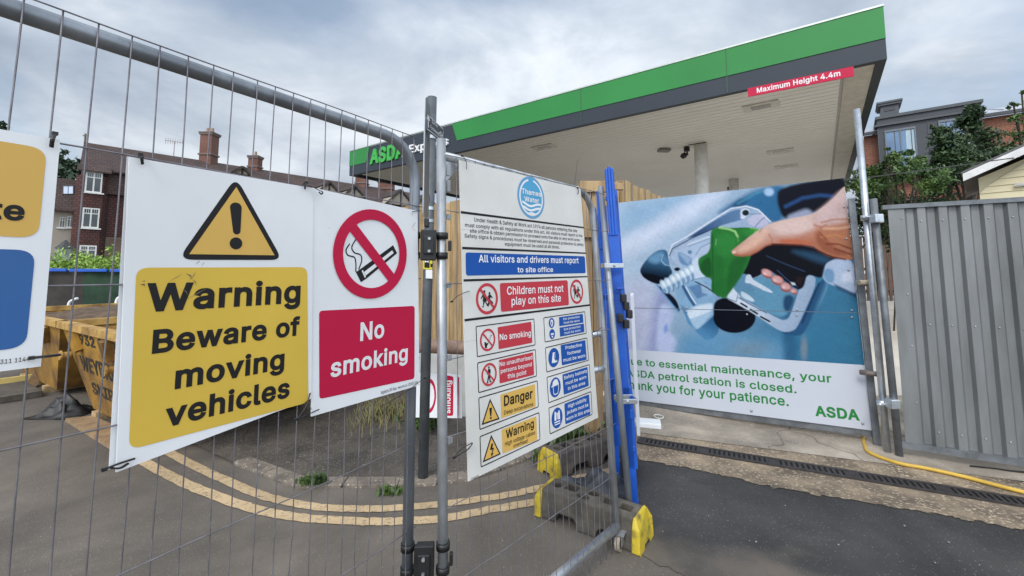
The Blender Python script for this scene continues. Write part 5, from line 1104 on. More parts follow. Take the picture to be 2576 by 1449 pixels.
mb.bar(CP.pt(-.01, 2.052, -.01), CP.pt(-2.62, 2.052, -.01), .035, .05, X=(0, 0, 1)); mb.bar(CP.pt(-.01, .105, -.01), CP.pt(-2.62, .105, -.01), .05, .05, X=(0, 0, 1)); mb.bar(CP.pt(-2.64, .08, -.01), CP.pt(-2.64, 2.07, -.01), .05, .05, X=CP.u)
ob('gate_frame', mb, rail, t)
for k in range(9):
    for v in (.24, 1.08, 1.92): ob('screw_head', MB().ball(CP.pt(-.17 - PITCH * (k + .62), v, .003), .006, 4), galv_new, t)
for v in (1.95, 1.32, .9, .45): ob('rivet', MB().ball(CP.pt(-.13, v, .002), .006, 4), galv_new, t)
for i, (x, y) in enumerate(((2205, 550), (2246, 1015))):
    p = at(x, y, GB[1] - .03); q = at(x - 28, y - 2, s0[1] - .03)
    t = thing('scaffold_clamp', ('upper' if i == 0 else 'lower') + ' zinc clamp tying the scaffold tube to the corrugated gate post', 'clamp', p, 'zinc scaffold clamps')
    ob('clamp_block', MB().box(p, (.075, .07, .075)), galv_new, t, bevel=.008)
    ob('clamp_collar', MB().tube([q - A3([0, 0, .022]), q + A3([0, 0, .022])], .035, 14), galv_new, t, smooth=True)
    ob('clamp_bolt', MB().tube([q + A3([-.075, -.045, 0]), q + A3([.06, -.05, .004])], .008, 8), galv_new, t); ob('clamp_nut', MB().ball(q + A3([-.055, -.05, 0]), .016, 5), galv_new, t)
# hose
hs = [ground(2172, 1092, .25), ground(2170, 1105, .09) , ground(2172, 1118, .03), ground(2190, 1140, .024), ground(2260, 1165, .024), ground(2330, 1178, .024), ground(2420, 1198, .024), ground(2500, 1219, .024), ground(2600, 1244, .024), ground(2760, 1280, .024)]
hs = [at(2172, 1000, 4.02), at(2171, 1070, 3.99), ground(2171, 1099, .016), ground(2176, 1123, .016)] + hs[3:]
o = ob('hose', MB().tube(curve(hs, 10), .0135, 12), mat('orange yellow hose', (.66, .42, .06), .5, 0, col2=(.54, .34, .05), scale=10), smooth=True); tag(o, 'orange yellow hose curling out from under the poster and along the concrete', 'hose')
h2 = [at(2192, 810, 5.2), at(2182, 850, 5.0), at(2180, 890, 4.9), ground(2182, 930, .15)]
h2 = [ground(2230, 800, .2), ground(2196, 830, .2), ground(2182, 880, .12), ground(2180, 930, .05), ground(2174, 1050, .03), hs[0]]
o = ob('rear_hose', MB().tube(curve(h2, 8), .0125, 10), MATS['orange yellow hose'], smooth=True); tag(o, 'loop of orange yellow hose on the concrete behind the frame posts', 'hose')
cbl = [ground(2440, 1172, .02), ground(2500, 1178, .02), ground(2560, 1186, .02), ground(2700, 1196, .02)]
o = ob('ground_cable', MB().tube(curve(cbl, 6), .006, 6), blackplastic); tag(o, 'thin black cable on the concrete beyond the hose', 'cable')
# ---------------------------------------------------------------- petrol station canopy
CPY = 6.3; CC = at(2232, 150, CPY); CN = Plane(CC, -234)
ZB, ZM, ZT = 4.745, 5.07, 5.565; CL = 13.78; CD = 13.4
CW = ray(2065, 685); CW[2] = 0; CW /= np.linalg.norm(CW); CW = CW - CN.u * (CW @ CN.u) * 0      # depth direction
canopy_grey = mat('slate grey cladding', (.036, .046, .060), .45, 0, col2=(.031, .039, .051), scale=.6, spec=.3)
canopy_green = mat('bright green cladding', (.030, .245, .055), .45, 0, col2=(.026, .215, .049), scale=.5, spec=.3)
soffit_m = mat('off white soffit panel', (.88, .87, .82), .55, 0, col2=(.84, .825, .775), scale=.8)
t = thing('station_canopy', 'petrol station canopy with green and grey fascia and a ribbed pale underside', 'canopy', zl(CC, ZB))
def cp(u, s_, z): return CN.P + CN.u * u + CW * s_ + A3([0, 0, z])
mb = MB()
ft = .12
for a, b, c, d in (((0, 0), (CL, 0), (CL, ft), (0, ft)), ((0, CD - ft), (CL, CD - ft), (CL, CD), (0, CD)), ((0, ft), (ft, ft), (ft, CD - ft), (0, CD - ft)), ((CL - ft, ft), (CL, ft), (CL, CD - ft), (CL - ft, CD - ft))):
    mb.prism([cp(*q, ZB) for q in (a, b, c, d)], (0, 0, ZT - ZB))
ob('fascia', mb, canopy_grey, t)
mb = MB(); mb.prism([cp(*q, ZT - .12) for q in ((ft, ft), (CL - ft, ft), (CL - ft, CD - ft), (ft, CD - ft))], (0, 0, .06)); ob('roof', mb, canopy_grey, t)
mb = MB(); s_ = ft + .02; i = 0
while s_ < CD - ft - .2:
    mb.prism([cp(.55, s_, ZB + .05), cp(CL - .3, s_, ZB + .05), cp(CL - .3, s_ + .184, ZB + .05), cp(.55, s_ + .184, ZB + .05)], (0, 0, .012 + .004 * (i % 2))); s_ += .2; i += 1
mb.prism([cp(*q, ZB + .105) for q in ((.1, .1), (CL - .1, .1), (CL - .1, CD - .1), (.1, CD - .1))], (0, 0, .01))
ob('soffit', mb, soffit_m, t)
mb = MB(); mb.prism([cp(*q, ZB + .03) for q in ((.125, ft), (.50, ft), (.50, CD - ft), (.125, CD - ft))], (0, 0, .03)); ob('soffit_edge', mb, mat('pale trim', (.60, .57, .50), .5), t)
class _CB(Board):
    def __init__(s, pl, root, d): s.pl = pl; s.d = d; s.root = root
S = _CB(CN, t, 0.0)
Q_ = T_
def fpoly(name, uvs, m, off, thick):
    mb = MB(); mb.prism([CN.pt(u, v, off) for u, v in uvs], CN.N * thick); return ob(name, mb, m, t)
uA = [S.h(Q_(*q))[0] for q in ((375, 541), (340, 673), (1135, 341), (1180, 475))]
fpoly('green_panel', [(CL - .0, ZM), (CL - .0, ZT + .012), (uA[0], ZT + .012), (uA[1], ZM)], canopy_green, .001, .012)
fpoly('green_panel', [(uA[3], ZM), (uA[2], ZT + .012), (-.002, ZT + .012), (-.002, ZM)], canopy_green, .001, .012)
# thin joints between fascia panels and the top trim
Rz = Z(1850, 0, 2.2295)
mb = MB()
for q in ((1035, 400), (5, 700)): u_ = S.h(Rz(*q))[0]; mb.prism([CN.pt(u_ - .008, ZB + .01, .013), CN.pt(u_ + .008, ZB + .01, .013), CN.pt(u_ + .008, ZT, .013), CN.pt(u_ - .008, ZT, .013)], CN.N * .002)
ob('panel_joint', mb, mat('joint line', (.03, .11, .05), .6), t)
fpoly('top_trim', [(CL, ZT + .015), (CL, ZT + .045), (-.01, ZT + .045), (-.01, ZT + .015)], mat('pale metal trim', (.55, .60, .55), .4, .3), -.02, .045)
S.d = .05; lg = mat('glossy green letter', (.045, .42, .06), .35); lw = mat('glossy white letter', (.80, .80, .80), .35)
S.text('shop_letters', 'ASDA', Q_(370, 708), Q_(692, 640), Q_(398, 566), lg, 0, .036, thick=.05)
S.text('shop_letters', 'Express', Q_(733, 604), Q_(1092, 527), Q_(735, 529), lw, 0, .018, thick=.05)
cn = [S.h(Rz(*q)) for q in ((1188, 628), (1942, 470), (1945, 540), (1192, 688))]
S2 = Board(CN, 'height_sign', 'red Maximum Height 4.4m board fixed under the canopy edge', 'height sign', [Rz(1188, 628), Rz(1942, 470), Rz(1945, 540), Rz(1192, 688)], .02, .02, red_p)
S2.text('lettering', 'Maximum Height 4.4m', Rz(1254, 661), Rz(1848, 538), Rz(1254, 625), white_p, 1, .022)
# lights, column and cameras under the canopy
lamp_f = mat('lamp housing', (.68, .66, .60), .5); lamp_g = mat('unlit lamp lens', (.36, .35, .32), .25)
for i, (x, y, sc_, lb) in enumerate((((1283), 755, 1, 'nearest flat lamp set in the canopy underside, below the height board'), (1420, 1075, 1, 'flat canopy lamp right of the column, second from the fascia'), (1463, 1183, 1, 'flat canopy lamp furthest back, low above the poster'), (270, 830, .8, 'flat canopy lamp at the far left of the underside'))):
    px_, py_ = Rz(x, y) if i < 3 else (1370, 370)
    p = ground(px_, py_, ZB + .04); lt = thing('canopy_lamp', lb, 'lamp', p, 'flat lamps under the canopy')
    mb = MB(); mb.box(p, (.62, .40, .03), CN.u, CW); ob('housing', mb, lamp_f, lt); mb = MB(); mb.box(p - A3([0, 0, .017]), (.34, .20, .012), CN.u, CW); ob('lens', mb, lamp_g, lt)
cpos = ground(1762, 362, ZB + .05); ct = thing('canopy_column', 'round off white column carrying the canopy', 'column', zl(cpos, fz(cpos[1])))
ob('shaft', MB().tube([zl(cpos, fz(cpos[1])), zl(cpos, ZB + .05)], .16, 24), mat('off white paint', (.80, .79, .75), .5), ct, smooth=True)
pp = zl(cpos + A3([.08, -.16, 0]), 2.7); mb = MB(); mb.box(pp, (.10, .02, 1.0)); ob('notice_strip', mb, white_w, ct)
c2p = cpos + CW * 5.2; 
c2 = thing('canopy_column', 'second off white canopy column, further back and mostly hidden by the poster', 'column', zl(c2p, fz(c2p[1])))
ob('shaft', MB().tube([zl(c2p, fz(c2p[1])), zl(c2p, ZB + .05)], .16, 24), MATS['off white paint'], c2, smooth=True)
def cctv(px, py, px2, py2, label, yy=None):
    a = ground(px, py, ZB + .03); b = at(px2, py2, a[1] - .05)
    ct_ = thing('security_camera', label, 'camera', a, 'security cameras under the canopy')
    ob('mount', MB().tube([a, a - A3([0, 0, .10])], .075, 14), blackplastic, ct_, smooth=True)
    ob('arm', MB().tube([a - A3([0, 0, .08]), a - A3([-.02, 0, .2]), (a + b) / 2 - A3([0, 0, .02])], .022, 8), blackplastic, ct_)
    mb = MB(); m_ = a - A3([0, 0, .18]); mb.bar(m_ + (b - m_) * .25, b, .11, .11); ob('body', mb, blackplastic, ct_, bevel=.01)
x1, y1 = Rz(755, 1048); x2, y2 = Rz(722, 1112); cctv(x1, y1, x2, y2, 'black camera hanging beside the canopy column')
x1, y1 = Rz(1073, 1305); x2, y2 = Rz(1050, 1338); cctv(x1, y1, x2, y2, 'black camera far back under the canopy, just above the poster')
x1, y1 = Rz(595, 1062); a = ground(x1, y1, ZB + .03); mb = MB(); mb.box(a - A3([0, 0, .03]), (.3, .22, .05)); o = ob('junction_box', mb, mat('grey box', (.25, .24, .22), .6)); tag(o, 'small grey box on the canopy underside left of the column', 'box')
cv = [zl(cpos, ZB + .03) + A3([.05, -.2, 0]), zl(cpos, ZB - .02) + A3([-.2, -.25, 0]), ground(*Rz(770, 1030), ZB + .02)]
o = ob('camera_cable', MB().tube(curve(cv, 5), .012, 6), blackplastic); tag(o, 'thin dark cable running from the column head to the camera', 'cable')
# ---------------------------------------------------------------- foliage builder
def leaf_mat(name, dark, light, sc_=2.5):
    m = mat(name, light, .55, 0, col2=dark, scale=sc_, lo=.35, hi=.65); b = m.node_tree.nodes['Principled BSDF']; b.inputs['Subsurface Weight'].default_value = 0
    return m
def foliage(mb, centres, n, size, flat=.8):
    """leaf shaped faces gathered in clumps"""
    for (c, r) in centres:
        c = A3(c); r = A3(r if hasattr(r, '__len__') else (r, r, r)); k = max(3, n // 45)
        sub_ = c + rng.normal(0, .48, (k, 3)) * r; left = n // k
        for sc_ in sub_:                                              # each clump is a handful of loose sprays
            d = rng.normal(size=(left, 3)); ax_ = rng.normal(size=3); ax_ /= np.linalg.norm(ax_); ax_[2] = abs(ax_[2]) * .6
            P = sc_ + d * r * .17 + np.outer(rng.uniform(-.5, 1, left) ** 2, ax_) * r * .45
            for p, q in zip(P, d):
                q = q / np.linalg.norm(q); a = rng.normal(size=3); a[2] -= .25; a /= np.linalg.norm(a); b = np.cross(a, q + A3([0, 0, .8])); b /= np.linalg.norm(b) + 1e-9
                s = size * rng.uniform(.5, 1.5)
                mb.add([p - a * s, p + b * s * .42, p + a * s, p - b * s * .42], [(0, 1, 2, 3)])
def tree(name, label, base, crown, n, size, m, trunk_r=.12, group=None):
    t = thing(name, label, 'tree' if 'tree' in name else 'bush', base, group)
    mb = MB(); foliage(mb, crown, n, size); ob('crown', mb, m, t)
    top = max(crown, key=lambda c: c[0][2])[0]; mb = MB(); ct_ = A3(crown[0][0])
    mb.tube(curve([base, A3(base) * .5 + ct_ * .5 + A3([.1, 0, 0]), ct_], 5), [trunk_r * .6 * (1 - .07 * i) for i in range(11)], 8)
    for c, r in crown[1:6]:
        mb.tube([A3(base) * .4 + ct_ * .6, A3(c)], trunk_r * .22, 6)
    ob('trunk', mb, mat('bark', (.05, .04, .028), .9, 0, col2=(.025, .02, .016), scale=9, bump=.4), t)
    return t
green_d = leaf_mat('dark green leaves', (.012, .032, .010), (.045, .09, .024), 1.6); green_m = leaf_mat('mid green leaves', (.035, .085, .02), (.12, .20, .045), 1.8); green_b = leaf_mat('bright hedge leaves', (.15, .29, .035), (.36, .52, .09), 3); green_f = leaf_mat('conifer leaves', (.012, .03, .012), (.035, .065, .03), .8); weed_m = leaf_mat('weed leaves', (.03, .06, .015), (.10, .16, .04), 9); straw = leaf_mat('dry grass', (.12, .11, .04), (.36, .32, .16), 9)
# ---------------------------------------------------------------- right: town building with a zinc dormer
Zr = Z(2650, 300, 2.415)
RP = Plane(at(2300, 685, 18.0), -100); zinc = mat('dark zinc cladding', (.048, .054, .062), .5, .1, col2=(.038, .043, .05), scale=1.2); zinc2 = mat('zinc trim', (.062, .069, .077), .5, .1)
rb = brick('red brick', (.27, .085, .045), (.19, .06, .035), (.22, .16, .12), RP.u); rroof = mat('pale standing seam roof', (.50, .52, .56), .4, .2, col2=(.42, .44, .48), scale=.8)
t = thing('brick_building', 'red brick town building with a dark zinc dormer and two tall windows, behind the trees', 'building', RP.pt(0, 0))
R_ = lambda x, y, d=0: RP.pt(*RP.hit(*Zr(x, y), d), d)
uv = lambda x, y, d=0: RP.hit(*Zr(x, y), d)
uL, uR = uv(250, 330)[0], uv(1483, 100)[0] - 14; zE = uv(252, 325)[1]
back = RP.N * -7
mb = MB(); mb.prism([RP.pt(uL, 0), RP.pt(uR, 0), RP.pt(uR, zE), RP.pt(uL, zE)], back); ob('wall', mb, rb, t)
mb = MB(); ez = zE + .06; zR = uv(352, 195, .55)[1] + .30; mb.prism([RP.pt(uL + .2, ez, .25), RP.pt(uR, ez, .25), RP.pt(uR, zR, -2.2), RP.pt(uL + .2, zR, -2.2)], A3([0, 0, .08]))
for k in range(18): u_ = uL + (uR - uL) * k / 18; mb.bar(RP.pt(u_, ez + .10, .25), RP.pt(u_, zR + .10, -2.2), .03, .06)
ob('roof', mb, rroof, t)
mb = MB(); mb.bar(RP.pt(uL + .2, zE + .02, .30), RP.pt(uR, zE + .02, .30), .12, .12, X=(0, 0, 1)); ob('gutter', mb, zinc, t)
DO = .55
dl, dr_ = uv(350, 190, DO)[0], uv(1150, 60, DO)[0]; dt_ = uv(352, 195, DO)[1]; dbm = uv(400, 560, DO)[1] - .5
mb = MB(); mb.prism([RP.pt(dl, dbm, DO), RP.pt(dr_, dbm, DO), RP.pt(dr_, dt_, DO), RP.pt(dl, dt_, DO)], RP.N * -4)
o = ob('dormer', mb, zinc, t)
mb = MB(); mb.prism([RP.pt(dl + .1, dt_ - .35, DO + .12), RP.pt(dr_ - .1, dt_ - .35, DO + .12), RP.pt(dr_ - .1, dt_ - .27, DO + .12), RP.pt(dl + .1, dt_ - .27, DO + .12)], RP.N * -.5); mb.prism([RP.pt(dl + .06, dt_ - .02, DO + .08), RP.pt(dr_ - .06, dt_ - .02, DO + .08), RP.pt(dr_ - .06, dt_ + .1, DO + .08), RP.pt(dl + .06, dt_ + .1, DO + .08)], RP.N * -4)
ob('cornice', mb, zinc2, o)
mb = MB(); u_ = dl
while u_ > dr_: mb.box(RP.pt(u_, (dt_ + dbm) / 2 - .2, DO + .012), (.03, .025, dt_ - dbm - .45), RP.u, RP.N); u_ -= .52
ob('seams', mb, zinc2, o)
glass = mat('sky reflecting glass', (.09, .19, .34), .06, 0, col2=(.05, .11, .21), scale=1.2, spec=.9); blind = mat('pale curtain', (.42, .52, .58), .7, 0, col2=(.30, .40, .46), scale=5, stretch=(6, 6, .5)); frame_g = mat('window frame grey', (.13, .15, .17), .4)
for (a, b, c, d), lb in ((((407, 285), (648, 240), (668, 560), (428, 560)), None), (((822, 208), (1095, 170), (1110, 540), (846, 540)), None)):
    q = [uv(*p, DO) for p in (a, b, c, d)]; u0, u1 = (q[0][0] + q[3][0]) / 2, (q[1][0] + q[2][0]) / 2; v1 = q[0][1]; v0 = v1 - 2.0
    mb = MB(); P4 = [(u0, v0), (u1, v0), (u1, v1), (u0, v1)]; mb.prism([RP.pt(*p, DO + .004) for p in P4], RP.N * .012); w_ = ob('window', mb, glass, t)
    mb = MB()
    for ua, ub in ((u0, u0 + (u1 - u0) * .04), (u0 + (u1 - u0) * .49, u0 + (u1 - u0) * .53), (u1 - (u1 - u0) * .04, u1)): mb.prism([RP.pt(ua, v0, DO + .017), RP.pt(ub, v0, DO + .017), RP.pt(ub, v1, DO + .017), RP.pt(ua, v1, DO + .017)], RP.N * .05)
    for va, vb in ((v1 - .08, v1), (v0, v0 + .07), (v0 + .62, v0 + .69)): mb.prism([RP.pt(u0, va, DO + .018), RP.pt(u1, va, DO + .018), RP.pt(u1, vb, DO + .018), RP.pt(u0, vb, DO + .018)], RP.N * .045)
    ob('frame', mb, frame_g, w_)
    mb = MB(); ua, ub = u0 + (u1 - u0) * .66, u0 + (u1 - u0) * .94; mb.prism([RP.pt(ua, v0 + .07, DO + .0165), RP.pt(ub, v0 + .07, DO + .0165), RP.pt(ub - .0, v1 - .1, DO + .0165), RP.pt(ua + (ub - ua) * .1, v1 - .1, DO + .0165)], RP.N * .004); ob('curtain', mb, blind, w_)
cz = [uv(*p, -.8) for p in ((378, 80), (518, 45), (522, 150), (385, 180))]
mb = MB(); a_, b_ = cz[3][0], cz[2][0]; zb_ = min(cz[2][1], cz[3][1]) - .5; zt_ = cz[0][1] - .1; mb.prism([RP.pt(a_, zb_, -.8), RP.pt(b_, zb_, -.8), RP.pt(b_, zt_, -.8), RP.pt(a_, zt_, -.8)], RP.N * -1.0)
for zz_, e_ in ((zt_ + .001, .10), (zt_ + .09, .14)): mb.prism([RP.pt(a_ + e_, zz_, -.8 + e_), RP.pt(b_ - e_, zz_, -.8 + e_), RP.pt(b_ - e_, zz_ + .085, -.8 + e_), RP.pt(a_ + e_, zz_ + .085, -.8 + e_)], RP.N * -(1 + 2 * e_))
o = ob('roof_vent', mb, zinc2, t); mb = MB(); mb.prism([RP.pt(a_ - .12, zb_ + .75, -.795), RP.pt(b_ + .12, zb_ + .75, -.795), RP.pt(b_ + .12, zt_ - .12, -.795), RP.pt(a_ - .12, zt_ - .12, -.795)], RP.N * .02); ob('louvre', mb, zinc, o)
# trees in front of it
def clumps(px_list, y, rfac=1.0, jit=.6):
    out = []
    for (x, yy, r) in px_list: p = at(x, yy, y + random.uniform(-jit, jit)); rr = r / F * y * rfac; out.append((p, (rr, rr * .8, rr * .85)))
    return out
def basept(x, y): return at(x, 685, y) * A3([1, 1, 0])
tree('leafy_tree', 'leafy dark green tree covering the right dormer window', basept(2430, 12), clumps([(2440, 400, 52), (2400, 352, 34), (2470, 350, 40), (2430, 315, 26), (2390, 420, 42), (2480, 430, 48), (2450, 285, 18), (2365, 330, 16), (2505, 390, 40), (2375, 390, 26), (2350, 450, 40)], 12), 1500, .05, green_d, .14, 'trees behind the corrugated gate')
tree('leafy_bush', 'mid green bush below the left dormer window, above the gate', basept(2270, 10.5), clumps([(2270, 440, 48), (2220, 455, 45), (2320, 440, 44), (2195, 430, 26), (2245, 405, 20), (2310, 405, 16), (2350, 455, 40), (2180, 470, 36), (2285, 385, 9)], 10.5), 1100, .044, green_m, .09, 'trees behind the corrugated gate')
tree('leafy_bush', 'dark shrub low behind the scaffold tube, under the canopy corner', basept(2190, 12), clumps([(2190, 500, 50), (2170, 560, 46), (2240, 520, 60), (2310, 510, 60), (2170, 460, 30), (2380, 500, 60), (2220, 590, 44)], 12), 1300, .052, green_d, .1, 'trees behind the corrugated gate')
tree('slim_tree', 'slim light green sapling top in front of the left dormer window', basept(2235, 9.6), clumps([(2238, 395, 9), (2233, 375, 7), (2246, 412, 14), (2228, 405, 9)], 9.6, 1, .1), 110, .035, green_m, .03, 'trees behind the corrugated gate')
tree('airy_tree', 'airy tree reaching in from the right edge above the shed', basept(2600, 13), clumps([(2580, 330, 34), (2560, 300, 16), (2600, 280, 40), (2568, 350, 22), (2550, 265, 9), (2570, 230, 8)], 13), 200, .05, green_m, .1, 'trees behind the corrugated gate')
# cream shed
SP = Plane(at(2480, 685, 7.5), 300); cream = mat('cream weatherboard', (.66, .60, .40), .6, 0, col2=(.58, .52, .34), scale=1.5); wht = mat('white painted board', (.74, .74, .74), .5)
t = thing('cream_shed', 'cream weatherboarded shed with a white gable edge at the right', 'shed', SP.pt(-1, 0))
su = lambda x, y, d=0: SP.hit(*Zr(x, y), d)
e0 = su(1018, 660); e1 = su(1400, 410); e2 = su(1483, 408); w0 = su(1135, 700)[0]
slope = (e1[1] - e0[1]) / (e1[0] - e0[0]); apex = (e1[0] - .5, e1[1] + .06); lowR = (apex[0] - (e0[0] - apex[0]), e0[1])
mb = MB(); v = 0.0
while v < apex[1] - .1:
    h_ = .115; vm = v + h_
    hw = lambda vv: max(0.0, min(w0 - apex[0], abs((apex[1] - .05 - vv) / slope)))
    b_, t_ = hw(v), hw(vm)
    if b_ > .02: mb.add([SP.pt(apex[0] + b_, v, .022), SP.pt(apex[0] - b_, v, .022), SP.pt(apex[0] - t_, vm, .004), SP.pt(apex[0] + t_, vm, .004), SP.pt(apex[0] + b_, v, -.02), SP.pt(apex[0] - b_, v, -.02)], [(0, 1, 2, 3), (0, 4, 5, 1)])
    v += h_
ob('wall', mb, cream, t)
mb = MB(); mb.prism([SP.pt(w0, 0, -.03), SP.pt(2 * apex[0] - w0, 0, -.03), SP.pt(2 * apex[0] - w0, e0[1], -.03), SP.pt(apex[0], apex[1] - .1, -.03), SP.pt(w0, e0[1], -.03)], SP.N * -3); ob('rear_wall', mb, cream, t)
mb = MB(); z_ = .13
for (a, b) in (((e0[0], e0[1]), apex), (lowR, apex)):
    mb.prism([SP.pt(a[0], a[1] - z_ / 2, .30), SP.pt(b[0], b[1] - z_ / 2, .30), SP.pt(b[0], b[1] + z_ / 2, .30), SP.pt(a[0], a[1] + z_ / 2, .30)], SP.N * -.03)
ob('barge_board', mb, wht, t)
mb = MB()
for (a, b) in (((e0[0] + .02, e0[1]), apex), ((lowR[0] - .02, lowR[1]), apex)):
    mb.prism([SP.pt(a[0], a[1] + .066, .31), SP.pt(b[0], b[1] + .066, .31), SP.pt(b[0], b[1] + .066, -3.2), SP.pt(a[0], a[1] + .066, -3.2)], A3([0, 0, .03]))
ob('roof', mb, mat('grey felt roof', (.14, .14, .15), .8), t)
pa_ = SP.pt(*su(1412, 706), .06); mb = MB(); mb.tube([pa_, pa_ - SP.u * .6 + A3([0, 0, .02])], .03, 10); ob('waste_pipe', mb, wht, t, smooth=True)
# overhead cable
c0_, c1_ = at(*Zr(100, 660), 6.2), at(*Zr(1560, 470), 7.0); pts = [c0_ + (c1_ - c0_) * k / 20 - A3([0, 0, .10 * math.sin(math.pi * k / 20)]) for k in range(21)]
pts = [at(*Zr(100, 660), 6.0), at(*Zr(300, 640), 6.2), at(*Zr(600, 600), 6.4), at(*Zr(1050, 540), 6.7), at(*Zr(1300, 505), 6.9), at(*Zr(1560, 470), 7.1)]
o = ob('overhead_cable', MB().tube(curve(pts, 6), .008, 6), blackplastic); tag(o, 'thin black cable slung from the poster corner across the trees to the shed', 'cable')
# slatted fence at the back of the forecourt
old = mat('weathered brown fence wood', (.17, .125, .095), .85, 0, col2=(.09, .065, .05), scale=4, stretch=(4, 4, .5))
fy = 15.5; fl, fr = at(2080, 685, fy), at(2420, 685, fy); zb_, zt_ = fz(fy), at(2180, 598, fy)[2]
t = thing('slatted_fence', 'weathered brown slatted fence at the back of the forecourt, seen between the posts', 'fence', zl((fl + fr) / 2, zb_))
mb = MB(); x = fl[0]
while x < fr[0]: mb.box((x, fy, (zb_ + zt_) / 2), (.10, .03, zt_ - zb_)); x += .16
ob('slats', mb, old, t); mb = MB()
for zz_ in (.15, .5, .85): mb.box(((fl[0] + fr[0]) / 2, fy + .04, zb_ + (zt_ - zb_) * zz_), (fr[0] - fl[0], .05, .10))
mb.box(((fl[0] + fr[0]) / 2, fy, zt_ + .03), (fr[0] - fl[0], .12, .05)); ob('rails', mb, old, t)
# ---------------------------------------------------------------- yellow skips
skip_m = mat('rusty yellow skip paint', (.50, .265, .03), .75, .05, col2=(.13, .068, .025), scale=1.7, bump=.2, bscale=30, lo=.40, hi=.66, detail=9)
skip_d = mat('skip rim paint', (.58, .36, .10), .6, .1, col2=(.24, .125, .035), scale=5, bump=.2, lo=.34, hi=.6)
letter = mat('faded black stencil', (.028, .024, .018), .7, 0, col2=(.15, .085, .02), scale=7, lo=.36, hi=.5)
rubble = mat('brown soil', (.16, .105, .06), 1, 0, col2=(.07, .045, .028), scale=9, bump=1, bscale=30)
KP = Plane(ground(262, 1074), -440); kl_ = KP.hit(195, 812)[0]
def skip(u0, label, words):
    """u0: the near left top corner along the line of skips; the skip runs to the right of it (towards -u)"""
    Ls, Hs, Wt, Wb = 3.0, .93, 1.70, 1.35; s0 = .55; s1 = .75
    t = thing('builders_skip', label, 'skip', KP.pt(u0 - Ls / 2, 0), 'yellow skips on timber bearers')
    z0 = .08
    def q(u, v, y): return KP.pt(u0 - u, v, .12 - y)
    bot = [(s0, z0, .18), (Ls - s1, z0, .18), (Ls - s1, z0, .18 + Wb), (s0, z0, .18 + Wb)]; top = [(0, Hs, 0), (Ls, Hs, 0), (Ls, Hs, Wt), (0, Hs, Wt)]
    mb = MB(); mb.add([q(*p) for p in bot + top], [(0, 1, 2, 3), (0, 4, 5, 1), (1, 5, 6, 2), (2, 6, 7, 3), (3, 7, 4, 0)])
    o = ob('body', mb, skip_m, t); so = o.modifiers.new('s', 'SOLIDIFY'); so.thickness = .012
    mb = MB(); r = .05
    for a, b in ((0, 1), (1, 2), (2, 3), (3, 0)): mb.bar(q(*top[a]), q(*top[b]), .07, .09, X=(0, 0, 1))
    ob('rim', mb, skip_d, t)
    for f in (.16, .50, .84):
        a, b = A3(top[0]) * (1 - f) + A3(top[1]) * f, A3(bot[0]) * (1 - f) + A3(bot[1]) * f
        a2 = a * .94 + b * .06; m2 = a * .72 + b * .28
        ob('rib', MB().bar(q(a2[0], a2[1], a2[2] - .05), q(m2[0], m2[1], m2[2] - .03), .10, .07, X=KP.u), skip_m, t)
    for f in (.0, .33, .66, 1.0):
        y = .08 + (Wt - .16) * f; ob('rib', MB().bar(q(.02, Hs - .06, y), q(.14, Hs - .27, y * .86 + .12), .05, .06, X=KP.N), skip_m, t)
    for f in (.10, .55):
        mb = MB(); a = A3(top[0]) * (1 - f) + A3(top[1]) * f; a[1] -= .30; p = q(a[0], a[1], a[2] + .02); mb.tube([p, p + KP.N * .07], .032, 10); mb.tube([p + KP.N * .07, p + KP.N * .085], .05, 10); ob('lifting_lug', mb, skip_d, t, smooth=False)
    mb = MB(); n = 14
    for j in range(n + 1):
        for i in range(n + 1):
            x, y = i / n, j / n; h = Hs - .12 + .20 * math.sin(math.pi * x) * math.sin(math.pi * y) + .09 * mnoise.noise(Vector((x * 5, y * 5, u0)))
            mb.v.append(tuple(q(.08 + x * (Ls - .16), h, .06 + y * (Wt - .12))))
    for j in range(n):
        for i in range(n): a = j * (n + 1) + i; mb.f.append((a, a + 1, a + n + 2, a + n + 1)); mb.m.append(0)
    ob('soil', mb, rubble, t, smooth=True)
    # stencilled words on the sloping side
    e1 = A3(q(*bot[0])) - A3(q(*top[0])); 
    for w_, fu, fv, hh, wd in words:
        v, f, _ = glyphs(w_, .03); pts = []
        for x in v:
            fz_ = fv + x[1] * hh; hgt = z0 + (Hs - z0) * fz_; y = .18 * (1 - fz_); pts.append(q(fu + wd * x[0], hgt, y - .012))
        mb = MB(); mb.add(pts, f); ob('lettering', mb, letter, t)
    for u_ in (.75, 1.9): ob('bearer', MB().box(q(u_, .04, .85), (.12, 1.45, .08), KP.u, KP.N), MATS['pale sawn timber'], t)
    return t
skip(kl_, 'front yellow rusty skip with black stencilled letters, behind the yellow warning sign', (('WEYBRIDGE', .44, .46, .19, 1.5), ('SKIPS', .66, .20, .15, .8), ('01932 222', .22, .80, .13, 1.4)))
skip(kl_ + 3.06, 'rear yellow rusty skip heaped with soil, end to end beyond the lettered one', ())
